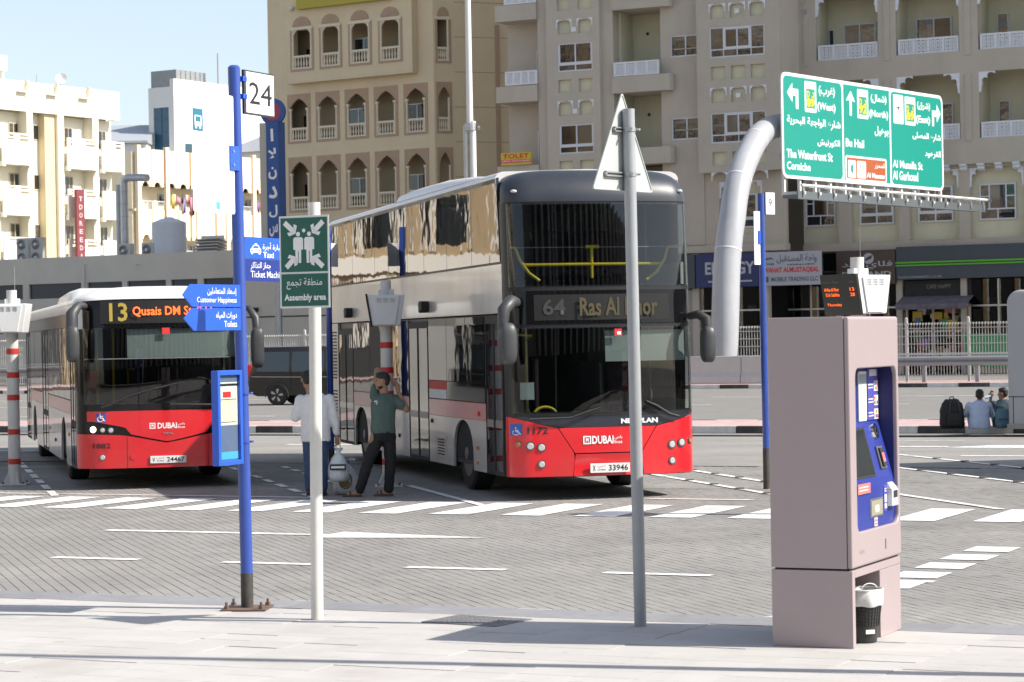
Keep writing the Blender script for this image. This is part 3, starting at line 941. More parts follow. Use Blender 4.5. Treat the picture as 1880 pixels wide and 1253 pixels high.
# --- shop fronts of the grey block
m_sdark = M('shop_inside', (.025, .025, .026), .8)
m_sglass = glass('shop_glass', (.45, .47, .48), 1.6)
m_shdark = M('shop_sign_slate', (.052, .064, .082), .55, var=.05)
m_lime = M('lime_band', (.10, .42, .02), .45)
m_shnavy = M('shop_sign_navy', (.022, .032, .12), .55)
m_shbrown = M('shop_sign_brown', (.075, .05, .038), .6)
m_shw = M('shop_sign_pale', (.42, .43, .47), .6)
sb = MB(); sb.box(-12.7, 2.7, 3.0, 3.1, 0, 6.1); sb.box(2.75, 21.7, SB + 3.0, SB + 3.1, 0, 6.05); sb.box(-12.7, 2.7, .3, 3.0, -.1, 0.02); sb.box(2.75, 21.7, SB + .3, SB + 3, -.1, 0.02); sb.box(-12.7, 2.7, .3, 3.0, 5.0, 5.1); sb.box(2.75, 21.7, SB + .3, SB + 3, 5, 5.1); sb.build('shop_interior', m_sdark, gb)
for x in (-12.6, -9.2, -5.5, -2.2, 1.45): b = MB(); b.box(x, x + .35, -.1, .3, 0, 6.05); b.build('shop_pier', m_gwall, gb)
for x in (4.4, 7.5, 10.7, 14.0, 17.2): b = MB(); b.box(x, x + .3, SB + .0, SB + .4, 0, 4.6); b.build('shop_pier', m_gwall, gb)
def shop_sign(x0, x1, z0, z1, y, mat, name='shop_sign'):
    b = MB(); b.box(x0, x1, y - .25, y, z0, z1); return b.build(name, mat, gb, bevel=.02)
s_ = shop_sign(-3.45, -1.9, 4.35, 6.02, -.2, m_shdark)
s_ = shop_sign(-1.85, 1.42, 4.38, 6.02, -.2, m_shnavy); text('ENERGY', -1.35, 1.25, 5.0, 5.62, -.46, m_shw, s_, bold=.03)
b = MB(); b.box(-1.2, -.5, -.47, -.455, 4.62, 4.70); b.box(.2, 1.1, -.47, -.455, 4.62, 4.70); b.build('sign_stroke', m_shw, s_)
s_ = shop_sign(1.46, 4.58, 4.39, 6.02, SB - 2.3, m_shw)
yy = SB - 2.56
text('WAHAT ALMUSTAQBAL', 1.65, 4.5, 4.97, 5.27, yy, m_redp, s_, bold=.03)
text('MOBILE TRADING LLC', 2.05, 4.45, 4.58, 4.80, yy, M('slate_print', (.08, .1, .16), .5), s_, bold=.02)
text(ar('واحة المستقبل'), 2.35, 4.4, 5.45, 5.88, yy, M('slate_print'), s_, bold=.01)
lines(s_, 2.9, 4.3, (5.36,), .06, M('slate_print'), yy)
text('WAM', 1.7, 2.2, 5.38, 5.50, yy, m_teal, s_, bold=.02)
b = MB(); b.tube([(1.62, yy, 5.52), (1.8, yy, 5.68), (2.05, yy, 5.72), (2.2, yy, 5.66)], [.02, .05, .04, .01], 5); b.box(1.72, 1.92, yy, yy + .004, 4.55, 4.83); b.build('emblem', M('slate_print'), s_)
s_ = shop_sign(4.60, 7.58, 4.36, 6.02, SB - .1, m_shbrown)
yy = SB - .36
text('FLY LAND', 4.9, 7.4, 4.75, 5.0, yy, m_shw, s_, bold=.03); text(ar('فلاي لاند'), 4.9, 7.45, 5.1, 5.5, yy, m_shw, s_, bold=.01)
b = MB(); b.xz([(6.25 + .27 * math.cos(2 * math.pi * k / 20), 5.63 + .27 * math.sin(2 * math.pi * k / 20)) for k in range(20)], yy, yy + .01); e_ = b.build('emblem', m_shw, s_)
b = MB(); b.xz([(6.08, 5.5), (6.4, 5.62), (6.45, 5.8), (6.25, 5.72), (6.1, 5.62)], yy - .004, yy - .001); b.build('emblem_mark', m_shbrown, e_)
s_ = shop_sign(7.62, 20.5, 4.55, 6.14, SB - .05, m_shdark)
b = MB(); b.box(7.6, 20.5, SB - .36, SB - .30, 5.20, 5.27); b.box(7.6, 20.5, SB - .36, SB - .30, 5.33, 5.41); b.build('green_band', m_lime, s_)
text('PLAZA HYPERMARKET L.L.C SPC', 7.75, 9.9, 4.62, 4.72, SB - .305, m_shw, s_)
# glazing, shutters, kiosk under an awning, goods
b = MB(); b.box(-3.45, -1.95, .0, .06, 0, 4.3)
sh_ = b.build('roller_shutter', M('shutter_grey', (.30, .30, .30), .5, metal=.3, var=.06), gb)
for k in range(26):
    b = MB(); b.box(-3.44, -1.96, -.03, .0, .05 + k * .163, .15 + k * .163); b.build('slat', M('shutter_grey'), sh_)
for x0, x1, y in ((-1.8, 1.4, .05), (1.9, 4.3, SB + .15), (4.8, 7.4, SB + .15), (11.1, 13.9, SB + .15), (14.4, 17.1, SB + .15)):
    b = MB(); b.box(x0, x1, y, y + .02, 0.3, 4.5); b.build('shop_window', m_sglass, gb)
    b = MB(); xm = (x0 + x1) / 2; b.box(x0, x1, y - .03, y + .05, 0, .3); b.box(xm - .04, xm + .04, y - .02, y + .04, .3, 4.5); b.box(x0, x1, y - .02, y + .04, 3.2, 3.28); b.build('shop_window_frame', m_alu, gb)
b = MB(); b.box(7.9, 11.2, SB + .1, SB + .3, 3.75, 4.5); s_ = b.build('shop_sign', m_trim, gb); text('CAFE HAPPY', 9.0, 10.2, 4.1, 4.3, SB + .09, M('grey_letters', (.22, .21, .2), .5), s_)
b = MB(); b.loft([[Vector((x, y, z)) for y, z in ((SB + .1, 3.75), (SB - 1.1, 3.35), (SB - 1.1, 3.1), (SB - 1.06, 3.1), (SB - 1.05, 3.32), (SB + .1, 3.70))] for x in (7.8, 11.3)]); b.build('awning', M('awning_mauve', (.13, .115, .14), .8, var=.3, vscale=3), gb)
gm = [M('goods_%s' % n_, c_, .6) for n_, c_ in (('cream', (.55, .48, .35)), ('red', (.5, .06, .05)), ('blue', (.08, .16, .42)), ('green', (.06, .28, .12)), ('yellow', (.6, .42, .06)), ('pink', (.55, .2, .26)), ('brown', (.22, .12, .06)), ('black', (.02, .02, .02)), ('white', (.6, .6, .6)), ('violet', (.2, .12, .34)))]
def goods(par, x0, x1, z0, z1, y, n, seed, dark=.3, smin=.18, smax=.5):
    rnd = random.Random(seed); b = MB()
    for k in range(n):
        b.cur = 7 if rnd.random() < dark else rnd.randrange(len(gm))
        x = rnd.uniform(x0, x1); z = rnd.uniform(z0, z1); w_ = rnd.uniform(smin, smax); h = rnd.uniform(smin, smax); d = rnd.uniform(0, .5)
        b.box(x, min(x + w_, x1 + .1), y + d, y + d + .15, z, z + h)
    return b.build('shop_goods', gm, par, stuff=True)
goods(gb, 8.1, 10.9, .2, 3.1, SB + .2, 90, 3, .15); goods(gb, -1.7, 1.2, .3, 3.2, 1.2, 60, 4, .45); goods(gb, 2.0, 4.2, .3, 3.2, SB + 1.2, 50, 5, .5); goods(gb, 4.9, 7.3, .3, 3.0, SB + 1.2, 40, 6, .6); goods(gb, 11.2, 17, .3, 3.4, SB + 1.0, 120, 7, .5); goods(gb, -12, -2.5, .3, 3.4, 1.2, 90, 8, .5)
b = MB(); b.box(11.2, 14.2, SB - 1.2, SB - 1.1, .3, 1.9); b.build('green_counter', M('counter_green', (.05, .24, .10), .6), gb)
b = MB()
for x in (8.0, 9.3, 10.3, 11.1): b.box(x, x + .1, SB - .1, SB, 0, 3.3)
b.box(8.0, 11.2, SB - .1, SB, 2.0, 2.1); b.box(8.0, 11.2, SB - .1, SB, 3.2, 3.32); b.build('stall_frame', M('stall_cream', (.42, .36, .28), .6), gb)
tl_ = thing('hoarding', 'small yellow and red to let board on the corner of the grey block', 'sign', (0, 0, 0)); tl_.location = gb.matrix_world @ Vector((0, 0, 0)); tl_.location = (10.95, 118, 0); tl_.rotation_euler = (0, 0, -rad(27))
b = MB(); b.box(-12.4, -10.7, -.66, -.58, 10.9, 11.52); s_ = b.build('board', M('board_yellow', (.60, .46, .04), .5), tl_)
b = MB(); b.box(-12.4, -10.7, -.665, -.661, 11.0, 11.16); b.build('red_band', m_redp, s_)
text('TOLET', -12.3, -10.8, 11.22, 11.46, -.667, m_redp, s_, bold=.03); text('OFFICE, FLATS & SHOPS', -12.35, -10.75, 11.03, 11.13, -.67, m_swhite, s_, bold=.02)

# ---- the tan building with arcaded balconies
m_tan = M('tan_render', (.77, .63, .42), .85, var=.04, vscale=.5, bump=.08, bscale=16, dirt=(.64, .51, .34), dscale=.3, damt=.5)
m_terra = M('terracotta_frame', (.50, .345, .23), .8, var=.06, vscale=2)
m_tcol = M('cream_stone', (.80, .70, .52), .75, var=.04)
m_tin = M('balcony_render', (.52, .42, .28), .85, var=.04)
tb_ = plane_thing('arcaded_building', 'tan building with rows of scalloped arches and balustraded balconies', 'building', 34, (-10.0, 148))
XT = [(-4.55, -2.72), (-2.30, -.44), (-.02, 1.80), (2.23, 4.05), (4.48, 6.27)]
X1 = [(-3.80, -1.94), (-1.50, .27), (.76, 2.56), (3.05, 4.87)]
ROWS = [(5.9, 9.3), (10.12, 13.57), (14.42, 17.5)]
holes = [(x0 + .04, x1 - .04, z0 + .04, z1 - .04) for x0, x1 in XT for z0, z1 in ROWS]
wt = MB(); wall_open(wt, -5.75, 6.75, 0, 18.15, 0, .4, holes + [(-5.0, 5.5, .3, 4.6)])
h1 = [(x0 + .04, x1 - .04, z + .04, z + 2.56) for x0, x1 in X1 for z in (18.84, 23.9)]
wall_open(wt, -4.12, 5.58, 18.23, 30, -.55, -.15, h1)
wt.box(-4.12, 5.58, -.54, .38, 18.1, 18.229); wt.box(-5.75, -4.13, 0, .4, 18.151, 30); wt.box(5.59, 6.75, 0, .4, 18.151, 30); wt.box(-4.12, -3.97, -.15, .4, 18.23, 30); wt.box(5.43, 5.58, -.15, .4, 18.23, 30)
wt.box(-6.3, -5.751, .3, .6, 0, 30); wt.box(-6.3, -6.0, .6, 14, 0, 30)
for x in (-3.55, 4.4): wt.box(x - .05, x + .05, -.02, 0, 9.6, 18.1) if False else None
wt.build('wall', m_tan, tb_)
bk = MB(); bk.box(-5.98, 6.7, 1.5, 1.6, 0, 30)
for z in (5.7, 9.9, 14.2, 18.45, 23.6): bk.box(-5.7, 6.7, .41, 1.49, z - .3, z + .1)
bk.build('balcony_wall', m_tin, tb_)
def keel(x0, x1, z0, z1, steps=7):
    """outline of a scalloped, pointed arch between the columns; returns left spring .. apex .. right spring"""
    xm = (x0 + x1) / 2; hw = (x1 - x0) / 2; h = z1 - z0
    L = [(-1.0, 0.0), (-.99, .14), (-.86, .20), (-.82, .34), (-.68, .42), (-.63, .58), (-.46, .66), (-.38, .80), (-.20, .86), (-.10, .95), (0, 1.0)]
    pts = [(xm + a * hw, z0 + b_ * h) for a, b_ in L]
    return pts + [(2 * xm - a, b_) for a, b_ in reversed(pts[:-1])]
_bal = {}
def balustrade(par, x0, x1, z0, z1, y, n=6):
    key = (round(x1 - x0, 2), round(z1 - z0, 2), n)
    if key not in _bal:
        wd, h = x1 - x0, z1 - z0
        b = MB(); b.box(0, wd, -.05, .12, h - .13, h); b.box(0, wd, -.04, .10, 0, .09); b.box(0, .04, -.03, .08, .09, h - .13); b.box(wd - .04, wd, -.03, .08, .09, h - .13); rm = b.mesh('balustrade'); rm.materials.append(m_tcol)
        b = MB(); hh = h - .22; b.lathe([(.05, 0), (.055, hh * .06), (.035, hh * .14), (.068, hh * .36), (.055, hh * .55), (.03, hh * .80), (.05, hh * .88), (.05, hh)], n=8); bm_ = b.mesh('baluster', 60); bm_.materials.append(m_tcol)
        _bal[key] = (rm, bm_)
    rm, bm_ = _bal[key]
    o = bpy.data.objects.new('balustrade', rm); col.objects.link(o); o.parent = par; o.location = (x0, y, z0)
    for k in range(n):
        q = bpy.data.objects.new('baluster', bm_); col.objects.link(q); q.parent = o; q.location = ((x1 - x0) * (k + .5) / n, .03, .09)
    return o
def arch_bay(par, x0, x1, z0, z1, y, frame_of):
    """terracotta frame with scalloped head, slim columns, balustrade"""
    t_ = .16; xa, xb = x0 + t_, x1 - t_
    zs = z0 + (z1 - z0) * .70; za = z1 - .28
    b = MB()
    kp = keel(xa, xb, zs, za)
    half = len(kp) // 2
    b.prism([(x0, zs), *kp[:1], *kp[1:half + 1], (kp[half][0], z1), (x0, z1)], lambda a, c_, d: (a, y + d, c_), .14)
    b.prism([(kp[half][0], z1), *kp[half:], (x1, zs), (x1, z1)], lambda a, c_, d: (a, y + d, c_), .14)
    b.box(x0, xa, y, y + .14, z0, zs); b.box(xb, x1, y, y + .14, z0, zs); b.box(xa, xb, y, y + .14, z0, z0 + .12)
    o = b.build('arch_frame', m_terra, par)
    for xc in (xa + .08, xb - .08):
        b = MB(); b.cyl((xc, y + .03, z0 + .12), (xc, y + .03, zs - .12), .075, .068, 10); b.box(xc - .10, xc + .10, y - .05, y + .12, zs - .12, zs + .03); b.build('column', m_tcol, o, smooth=50)
    balustrade(par, xa + .14, xb - .14, z0 + .14, z0 + .98, y + .04)
    return o
def flat_bay(par, x0, x1, z0, z1, y):
    t_ = .13
    b = MB(); b.box(x0, x0 + t_, y, y + .14, z0, z1); b.box(x1 - t_, x1, y, y + .14, z0, z1); b.box(x0 + t_, x1 - t_, y, y + .14, z0, z0 + t_); o = b.build('arch_frame', m_terra, par)
    b = MB(); b.box(x0 + .05, x1 - .05, y - .05, y + .12, z1 - .06, z1 + .10)
    for xc in (x0 + t_ + .08, x1 - t_ - .08): b.cyl((xc, y + .03, z0 + t_), (xc, y + .03, z1 - .06), .075, .068, 10)
    for sx, xc in ((1, x0 + t_ + .14), (-1, x1 - t_ - .14)):
        b.prism([(xc, z1 - .06), (xc, z1 - .42), (xc + sx * .06, z1 - .25), (xc + sx * .2, z1 - .12), (xc + sx * .3, z1 - .06)][::sx], lambda a, c_, d: (a, y + .02 + d, c_), .08)
    b.build('column', m_tcol, o, smooth=50)
    balustrade(par, x0 + t_ + .14, x1 - t_ - .14, z0 + .14, z0 + .98, y + .04)
    xm = (x0 + x1) / 2; r = (x1 - x0) * .375
    b = MB(); b.xz([(xm + r, z1 + .17)] + [(xm + r * math.cos(math.pi * k / 14), z1 + .17 + r * .83 * math.sin(math.pi * k / 14)) for k in range(1, 14)] + [(xm - r, z1 + .17)], y - .03, y + .02); f = b.build('fanlight', m_terra, par)
    for k in range(9):
        a = math.pi * (k + .5) / 9
        b = MB(); b.tube([(xm + r * .3 * math.cos(a), y - .032, z1 + .17 + r * .25 * math.sin(a)), (xm + r * .92 * math.cos(a), y - .032, z1 + .17 + r * .76 * math.sin(a))], .022, 4); b.build('fan_rib', m_tin, f)
for x0, x1 in XT:
    for z0, z1 in ROWS: arch_bay(tb_, x0, x1, z0, z1, -.03, None)
for x0, x1 in X1: flat_bay(tb_, x0, x1, 18.82, 21.45, -.58)
for k, (x0, x1) in enumerate(XT):
    for z0, z1 in ROWS:
        if k in (2, 4): window(tb_, x0 + .1 - .95, x1 - .1 - .95, z0 + .1, z0 + 2.05, 1.42, 'two', m_alu)
        if k == 0: window(tb_, x0 + 1.0 - .95, x1 - .15 - .95, z0 + .1, z0 + 1.9, 1.42, 'plain', m_tin)
window(tb_, X1[0][0] + .8 - 1.2, X1[0][1] - .1 - 1.2, 18.9, 20.5, 1.42, 'plain', m_tin); window(tb_, X1[2][0] + .1 - 1.2, X1[2][1] - .1 - 1.2, 18.9, 20.8, 1.42, 'two', m_alu)
b = MB(); b.box(-3.0, 4.2, -.9, -.56, 22.62, 23.6); b.build('yellow_sign', M('sign_yellow', (.48, .40, .05), .6), tb_)
for x in (-3.55, 4.95): b = MB(); b.sphere((x, -.7, 22.75), .16, 10, 8); b.build('globe_lamp', M('globe', (.7, .66, .55), .3), tb_, smooth=60)
# the side wing turned to the right
ts = thing('side_wing', None, None); ts.parent = tb_
dR = Vector((6.76, 0.0, 0))
ts.location = dR; ts.rotation_euler = (0, 0, rad(54))
XS = (.12, 1.12)
ws_ = MB()
wall_open(ws_, 0, 9.5, 0, 30, 0, .35, [(XS[0] + .04, XS[1] - .04, z0 + .04, z1 - .04) for z0, z1 in ROWS] + [(XS[0] + .04, XS[1] - .04, 18.66, 21.3)])
ws_.build('side_wall', m_tan, ts)
b = MB()
for z in (18.1, 13.9, 9.7, 22.3, 16.0, 11.8, 20.2): b.box(1.3, 9.5, -.006, 0, z, z + .03)
b.build('wall_joint', M('joint_brown', (.30, .25, .19), .8), ts)
b = MB(); b.box(0, 1.3, 1.5, 1.6, 0, 30); b.box(1.15, 1.25, .35, 1.5, 5, 30); b.build('balcony_wall', m_tin, ts)
b = MB(); b.box(3.9, 4.15, -.08, 0, 9, 21); b.build('corner_strip', m_terra, ts)
ts_parts = ts
def side_bay(z0, z1, arch):
    x0, x1 = XS; t_ = .13; y = -.03
    b = MB(); b.box(x0, x0 + t_, y, y + .14, z0, z1); b.box(x1 - t_, x1, y, y + .14, z0, z1); b.box(x0 + t_, x1 - t_, y, y + .14, z0, z0 + t_)
    if arch:
        zs = z0 + (z1 - z0) * .70; kp = keel(x0 + t_, x1 - t_, zs, z1 - .28); half = len(kp) // 2
        b.prism([(x0 + t_, zs), *kp[1:half + 1], (kp[half][0], z1), (x0 + t_, z1)], lambda a, c_, d: (a, y + d, c_), .14); b.prism([(kp[half][0], z1), *kp[half:-1], (x1 - t_, zs), (x1 - t_, z1)], lambda a, c_, d: (a, y + d, c_), .14)
        b.cur = 1; b.cyl((x1 - t_ - .08, y + .03, z0 + t_), (x1 - t_ - .08, y + .03, zs), .07, n=10)
    else:
        r = .37; xm = (x0 + x1) / 2; b.xz([(xm + r * math.cos(math.pi * k / 12), z1 + .17 + r * 1.4 * math.sin(math.pi * k / 12)) for k in range(13)], y - .02, y + .02)
        b.cur = 1; b.box(x0, x1, y - .05, y + .12, z1 - .06, z1 + .1); b.cyl((x1 - t_ - .08, y + .03, z0 + t_), (x1 - t_ - .08, y + .03, z1), .07, n=10)
    b.cur = 1; h = .84; zz = z0 + .14; b.box(x0 + t_, x1 - t_, y, y + .15, zz + h - .13, zz + h); b.box(x0 + t_, x1 - t_, y, y + .15, zz, zz + .09)
    for k in range(6): x = x0 + t_ + (x1 - x0 - 2 * t_) * (k + .5) / 6; b.lathe([(.045, 0), (.03, .1), (.058, .25), (.03, .55), (.045, .62)], (x, y + .07, zz + .09), 7)
    b.build('side_balcony', [m_terra, m_tcol], ts)
for z0, z1 in ROWS: side_bay(z0, z1, True)
side_bay(18.62, 21.3, False)
# street level: shop full of goods, dark sign
b = MB(); b.box(-4.6, 5.4, .9, 1.0, 0, 4.8); b.build('shop_interior', m_sdark, tb_)
goods(tb_, -4.8, 5.0, .4, 4.2, .1, 260, 21, .42, .18, .55)
b = MB(); b.box(-4.9, -3.3, -.35, 0, 4.3, 5.6); s_ = b.build('shop_sign', m_trim, tb_); text('S', -4.5, -3.9, 4.6, 5.3, -.36, m_redp, s_, bold=.06)

# ---- long low grey building at the left
lo = plane_thing('low_building', 'long low grey building with a dark strip of windows behind the buses', 'building', 30, (-9.5, 140))
m_low = M('low_grey_render', (.64, .585, .50), .85, var=.05, vscale=.5, dirt=(.54, .49, .42), dscale=.3, damt=.5)
LW = [(-27.2, -24.7, 5.05, 5.98), (-24.2, -19.95, 5.05, 5.98), (-19.45, -16.7, 5.05, 5.98), (-16.3, -13.3, 5.05, 5.98), (-12.9, -10.9, 5.05, 5.98), (-10.45, -7.9, 4.6, 5.98), (-31.5, -27.7, 5.05, 5.98)]
b = MB(); wall_open(b, -45, -1.2, 0, 7.62, 0, .3, LW); b.box(-45, -1.2, .3, 14, 7.2, 7.3); b.box(-45, -1.2, 13.7, 14, 0, 7.2); b.box(-1.5, -1.2, .3, 13.7, 0, 7.2); b.build('wall', m_low, lo)
for a in LW:
    b = MB(); b.box(a[0], a[1], .14, .2, a[2], a[3]); b.build('window', M('dark_louvre', (.035, .04, .05), .3), lo)
b = MB(); b.box(-19.82, -19.6, -.12, 0, 5.0, 7.1); b.build('downpipe', m_low, lo)
b = MB(); b.tube([(-15.4, -.05, 7.0), (-15.4, -.3, 6.95), (-15.3, -.3, 6.7)], .05, 6); b.build('rain_spout', m_low, lo)
b = MB(); b.box(-7.0, -6.4, -.25, 0, 3.9, 4.15); b.build('floodlight', m_trim, lo)
b = MB(); b.box(-26, -1.3, -.03, 0, 3.55, 3.62); b.build('cable', m_trim, lo)

# ---- cream apartment house, far left, in the sun
m_cream = M('cream_render', (.87, .82, .68), .85, var=.03, vscale=.5, dirt=(.79, .73, .58), dscale=.3, damt=.3)
m_ochre = M('ochre_render', (.66, .55, .36), .85, var=.04, vscale=.5)
m_cpane = M('teal_window', (.03, .075, .10), .08, spec=.6)
cb = plane_thing('apartment_house', 'cream apartment house with white balconies under the sky at the left', 'building', -58, (-32.66, 200))
bw = MB()
bw.box(-26, .6, 0, .5, 20.72, 23.08)                           # parapet band
for x0, x1 in ((-10.46, -9.79), (-6.89, -6.2), (-2.75, -2.04), (-14.2, -13.6), (-18.0, -17.4)): bw.box(x0, x1, 0, 1.0, 0, 20.719)
bw.box(-26, .6, 1.0, 1.3, 0, 20.719); bw.box(-26, .6, 12, 12.3, 0, 23); bw.box(.3, .6, 1.3, 12, 0, 22.4); bw.box(-26, .6, .5, 12, 22.4, 22.5)
bw.build('wall', m_cream, cb)
b = MB(); b.box(-8.12, -6.9, .3, .99, 0, 20.7); b.build('ochre_strip', m_ochre, cb)
for z0, z1 in ((16.4, 18.9), (12.4, 14.75), (8.4, 10.7), (4.3, 6.6)):
    for x0, x1 in ((-13.58, -10.3), (-6.15, -2.5), (-2.0, .72), (-17.3, -14.3)):
        b = MB(); b.box(x0, x1, -.35, -.2, z0, z1 - .62); b.box(x0, x0 + .35, -.35, -.2, z1 - .62, z1); b.box(x1 - .35, x1, -.35, -.2, z1 - .62, z1); xm = (x0 + x1) / 2; b.box(xm - .3, xm + .3, -.35, -.2, z1 - .62, z1)
        for zz in (z1 - .42, z1 - .14): b.box(x0 + .35, xm - .3, -.33, -.23, zz, zz + .13); b.box(xm + .3, x1 - .35, -.33, -.23, zz, zz + .13)
        b.box(x0, x1, -.199, .99, z0, z0 + .2); b.box(x0, x0 + .3, -.35, -.01, z0 - .18, z0); b.box(x1 - .3, x1, -.35, -.01, z0 - .18, z0); b.build('balcony', M('cream_paint', (.86, .83, .74), .8, var=.02), cb)
    zb = z0 + 2.2
    for x0, x1, pl in ((-12.5, -11.6, 1), (-9.75, -8.65, 1), (-6.1, -5.35, 0), (-2.02, -1.25, 0), (-16.4, -15.4, 1)):
        o = window(cb, x0 + .95, x1 + 1.15, zb - (.3 if not pl else 0), zb + 1.25, .92, 'two', M('window_beige', (.55, .50, .40), .6))
for x in (-11.6, -8.2, -4.4):
    b = MB(); b.prism([(x, 22.2), (x + 1.1, 22.2), (x + 1.1, 22.95), (x, 22.85)], lambda a, c_, d: (a, -.12 + d, c_), .12); b.build('parapet_shade', m_ochre, cb) if False else None
    b = MB(); b.box(x + 1.0, x + 1.12, -.35, 0, 22.3, 23.15); b.box(x, x + 1.12, -.35, 0, 22.18, 22.3); b.build('parapet_fin', m_cream, cb)
b = MB(); b.box(-17, -11.5, 1.0, 5, 23.9, 25.1); b.box(-12.0, -11.8, 1.1, 1.3, 22.5, 23.9); b.box(-17, -13.0, 1.2, 4.8, 22.5, 23.9); b.build('roof_house', m_cream, cb)
sg_ = thing('hanging_sign', 'narrow dark red vertical sign on the cream apartment house', 'sign', (-32.66, 200, 0), rad(58))
b = MB(); b.box(-5.98, -5.06, -1.05, -.8, 8.9, 14.68); s_ = b.build('board', M('sign_maroon', (.22, .045, .055), .5), sg_)
for k, ch in enumerate('ADEERODT'):
    text(ch, -5.7, -5.3, 9.1 + k * .66, 9.5 + k * .66, -1.055, M('sign_pink_print', (.6, .45, .45), .5), s_, bold=.03)
ds = thing('satellite_dish', 'white satellite dish on the roof of the cream apartment house', 'satellite dish', (-32.66, 200, 0), rad(58))
b = MB(); b.lathe([(.001, 0), (.25, .04), (.48, .16), (.47, .18), (.24, .06), (.001, .02)], n=20); b.build('dish', M('dish_white', (.68, .68, .68), .5), ds, loc=(-5.4, .9, 23.75), rot=(rad(75), 0, rad(-50)), smooth=60)
b = MB(); b.cyl((-5.4, 1.0, 22.5), (-5.4, 1.0, 23.7), .04, n=8); b.build('mast', m_galv, ds)
b = MB(); b.cyl((-8.2, 1.0, 22.5), (-8.2, 1.0, 23.9), .03, n=6); b.box(-8.6, -7.6, .98, 1.02, 23.1, 23.14); b.build('roof_aerial', m_galv, cb)

# ---- the building with washing on its galleries
lb_ = plane_thing('gallery_building', 'yellowish building with scalloped canopies and washing hung along its galleries', 'building', -58, (-33.33, 215))
m_lw = M('yellow_cream_render', (.84, .75, .56), .85, var=.04, vscale=.5, dirt=(.66, .55, .36), dscale=.4, damt=.4)
m_lo = M('orange_strip', (.52, .27, .13), .85)
b = MB(); b.box(-.2, 22, 1.5, 1.8, 0, 16.4); b.box(-.2, 22, 0, 1.5, 14.0, 14.2); b.box(-.2, 22, 0, 1.5, 9.6, 9.8); b.box(-.2, 22, .3, 9, 19.2, 19.3); b.box(21.7, 22, .3, 9, 0, 19.2); b.box(-.2, 22, 8.8, 9, 0, 19.2); b.box(-.2, 0.3, .3, 8.8, 0, 19.2); b.build('wall', m_lw, lb_)
def scallop(x0, x1, zt, zb, n):
    pts = [(x0, zt)]
    w_ = (x1 - x0) / n
    for k in range(n):
        xa = x0 + k * w_; pts.append((xa, zb))
        for j in range(7): a = math.pi * (1 - j / 6); pts.append((xa + w_ / 2 + w_ * .28 * math.cos(a), zb + w_ * .26 * math.sin(a) + .0))
        pts.append((xa + w_, zb))
    pts.append((x1, zt))
    out = [pts[0]]
    for q in pts[1:]:
        if abs(q[0] - out[-1][0]) + abs(q[1] - out[-1][1]) > 1e-4: out.append(q)
    return out[::-1]
for zt, zb in ((19.6, 16.25), (14.2, 11.5)):
    for k in range(6):
        x0 = .4 + k * 3.6
        b = MB(); b.prism(scallop(x0, x0 + 3.3, zt, zb, 2), lambda a, c_, d: (a, -.1 + d, c_), .15); b.build('canopy', m_lw, lb_)
        b = MB(); b.box(x0 + 1.62, x0 + 1.68, -.13, -.1, zb + .1, zt); b.box(x0 + 3.3, x0 + 3.6, -.05, .05, zb + .3, zt); b.build('canopy_strip', m_lo, lb_)
for x in (0.0, 3.9, 8.2, 12.5, 16.6, 20.6): b = MB(); b.box(x, x + .5, -.22, .1, 0, 19.9); b.build('pillar', M('peach_render', (.74, .62, .48), .85), lb_)
for k in range(5):
    x0 = .5 + k * 4.2
    window(lb_, x0, x0 + 1.05, 14.75, 15.85, 1.42, 'two', m_alu); window(lb_, x0, x0 + 1.05, 10.2, 11.2, 1.42, 'two', m_alu)
for z in (14.2, 9.8):
    b = MB(); b.box(.3, 21.7, -.03, .03, z + .72, z + .78)
    for k in range(110): b.box(.4 + k * .195, .43 + k * .195, -.02, .02, z, z + .72)
    b.build('railing', m_gw, lb_)
rnd = random.Random(5)
gm_names = 'cream red blue green yellow pink brown black white violet'.split()
ORD = 'first second third fourth fifth sixth seventh eighth ninth tenth eleventh twelfth thirteenth fourteenth fifteenth sixteenth seventeenth eighteenth nineteenth twentieth'.split() + ['twenty-' + q for q in 'first second third fourth fifth sixth'.split()]
for k in range(26):
    x = 4.6 + k * .33 + rnd.uniform(-.08, .08) if k < 16 else 17.2 + (k - 16) * .32
    h = rnd.uniform(.6, 1.5) if k < 10 else rnd.uniform(.5, 1.1)
    z1 = 15.5 + rnd.uniform(-.25, .2); gi = rnd.choice([0, 1, 1, 5, 8, 8, 7, 6, 4, 9])
    b = MB(); n_ = 6; b.add([(x + .3 * i / n_, -.25 + .04 * math.sin(i * 1.9 + k), z1 - (h * (0 if r_ == 0 else 1)) + .02 * math.sin(i * 2 + k)) for r_ in (0, 1) for i in range(n_ + 1)], [(i, i + 1, n_ + 2 + i, n_ + 1 + i) for i in range(n_)])
    o = b.build('washing', gm[gi], None, smooth=60)
    o.matrix_world = Matrix.Translation((-33.33, 215, 0)) @ Matrix.Rotation(rad(58), 4, 'Z')
    o.modifiers.new('cloth', 'SOLIDIFY').thickness = .02
    tag(o, '%s washing, %s from the left on the gallery line of the yellowish building' % (gm_names[gi], ORD[k]), 'laundry', 'washing on the gallery')
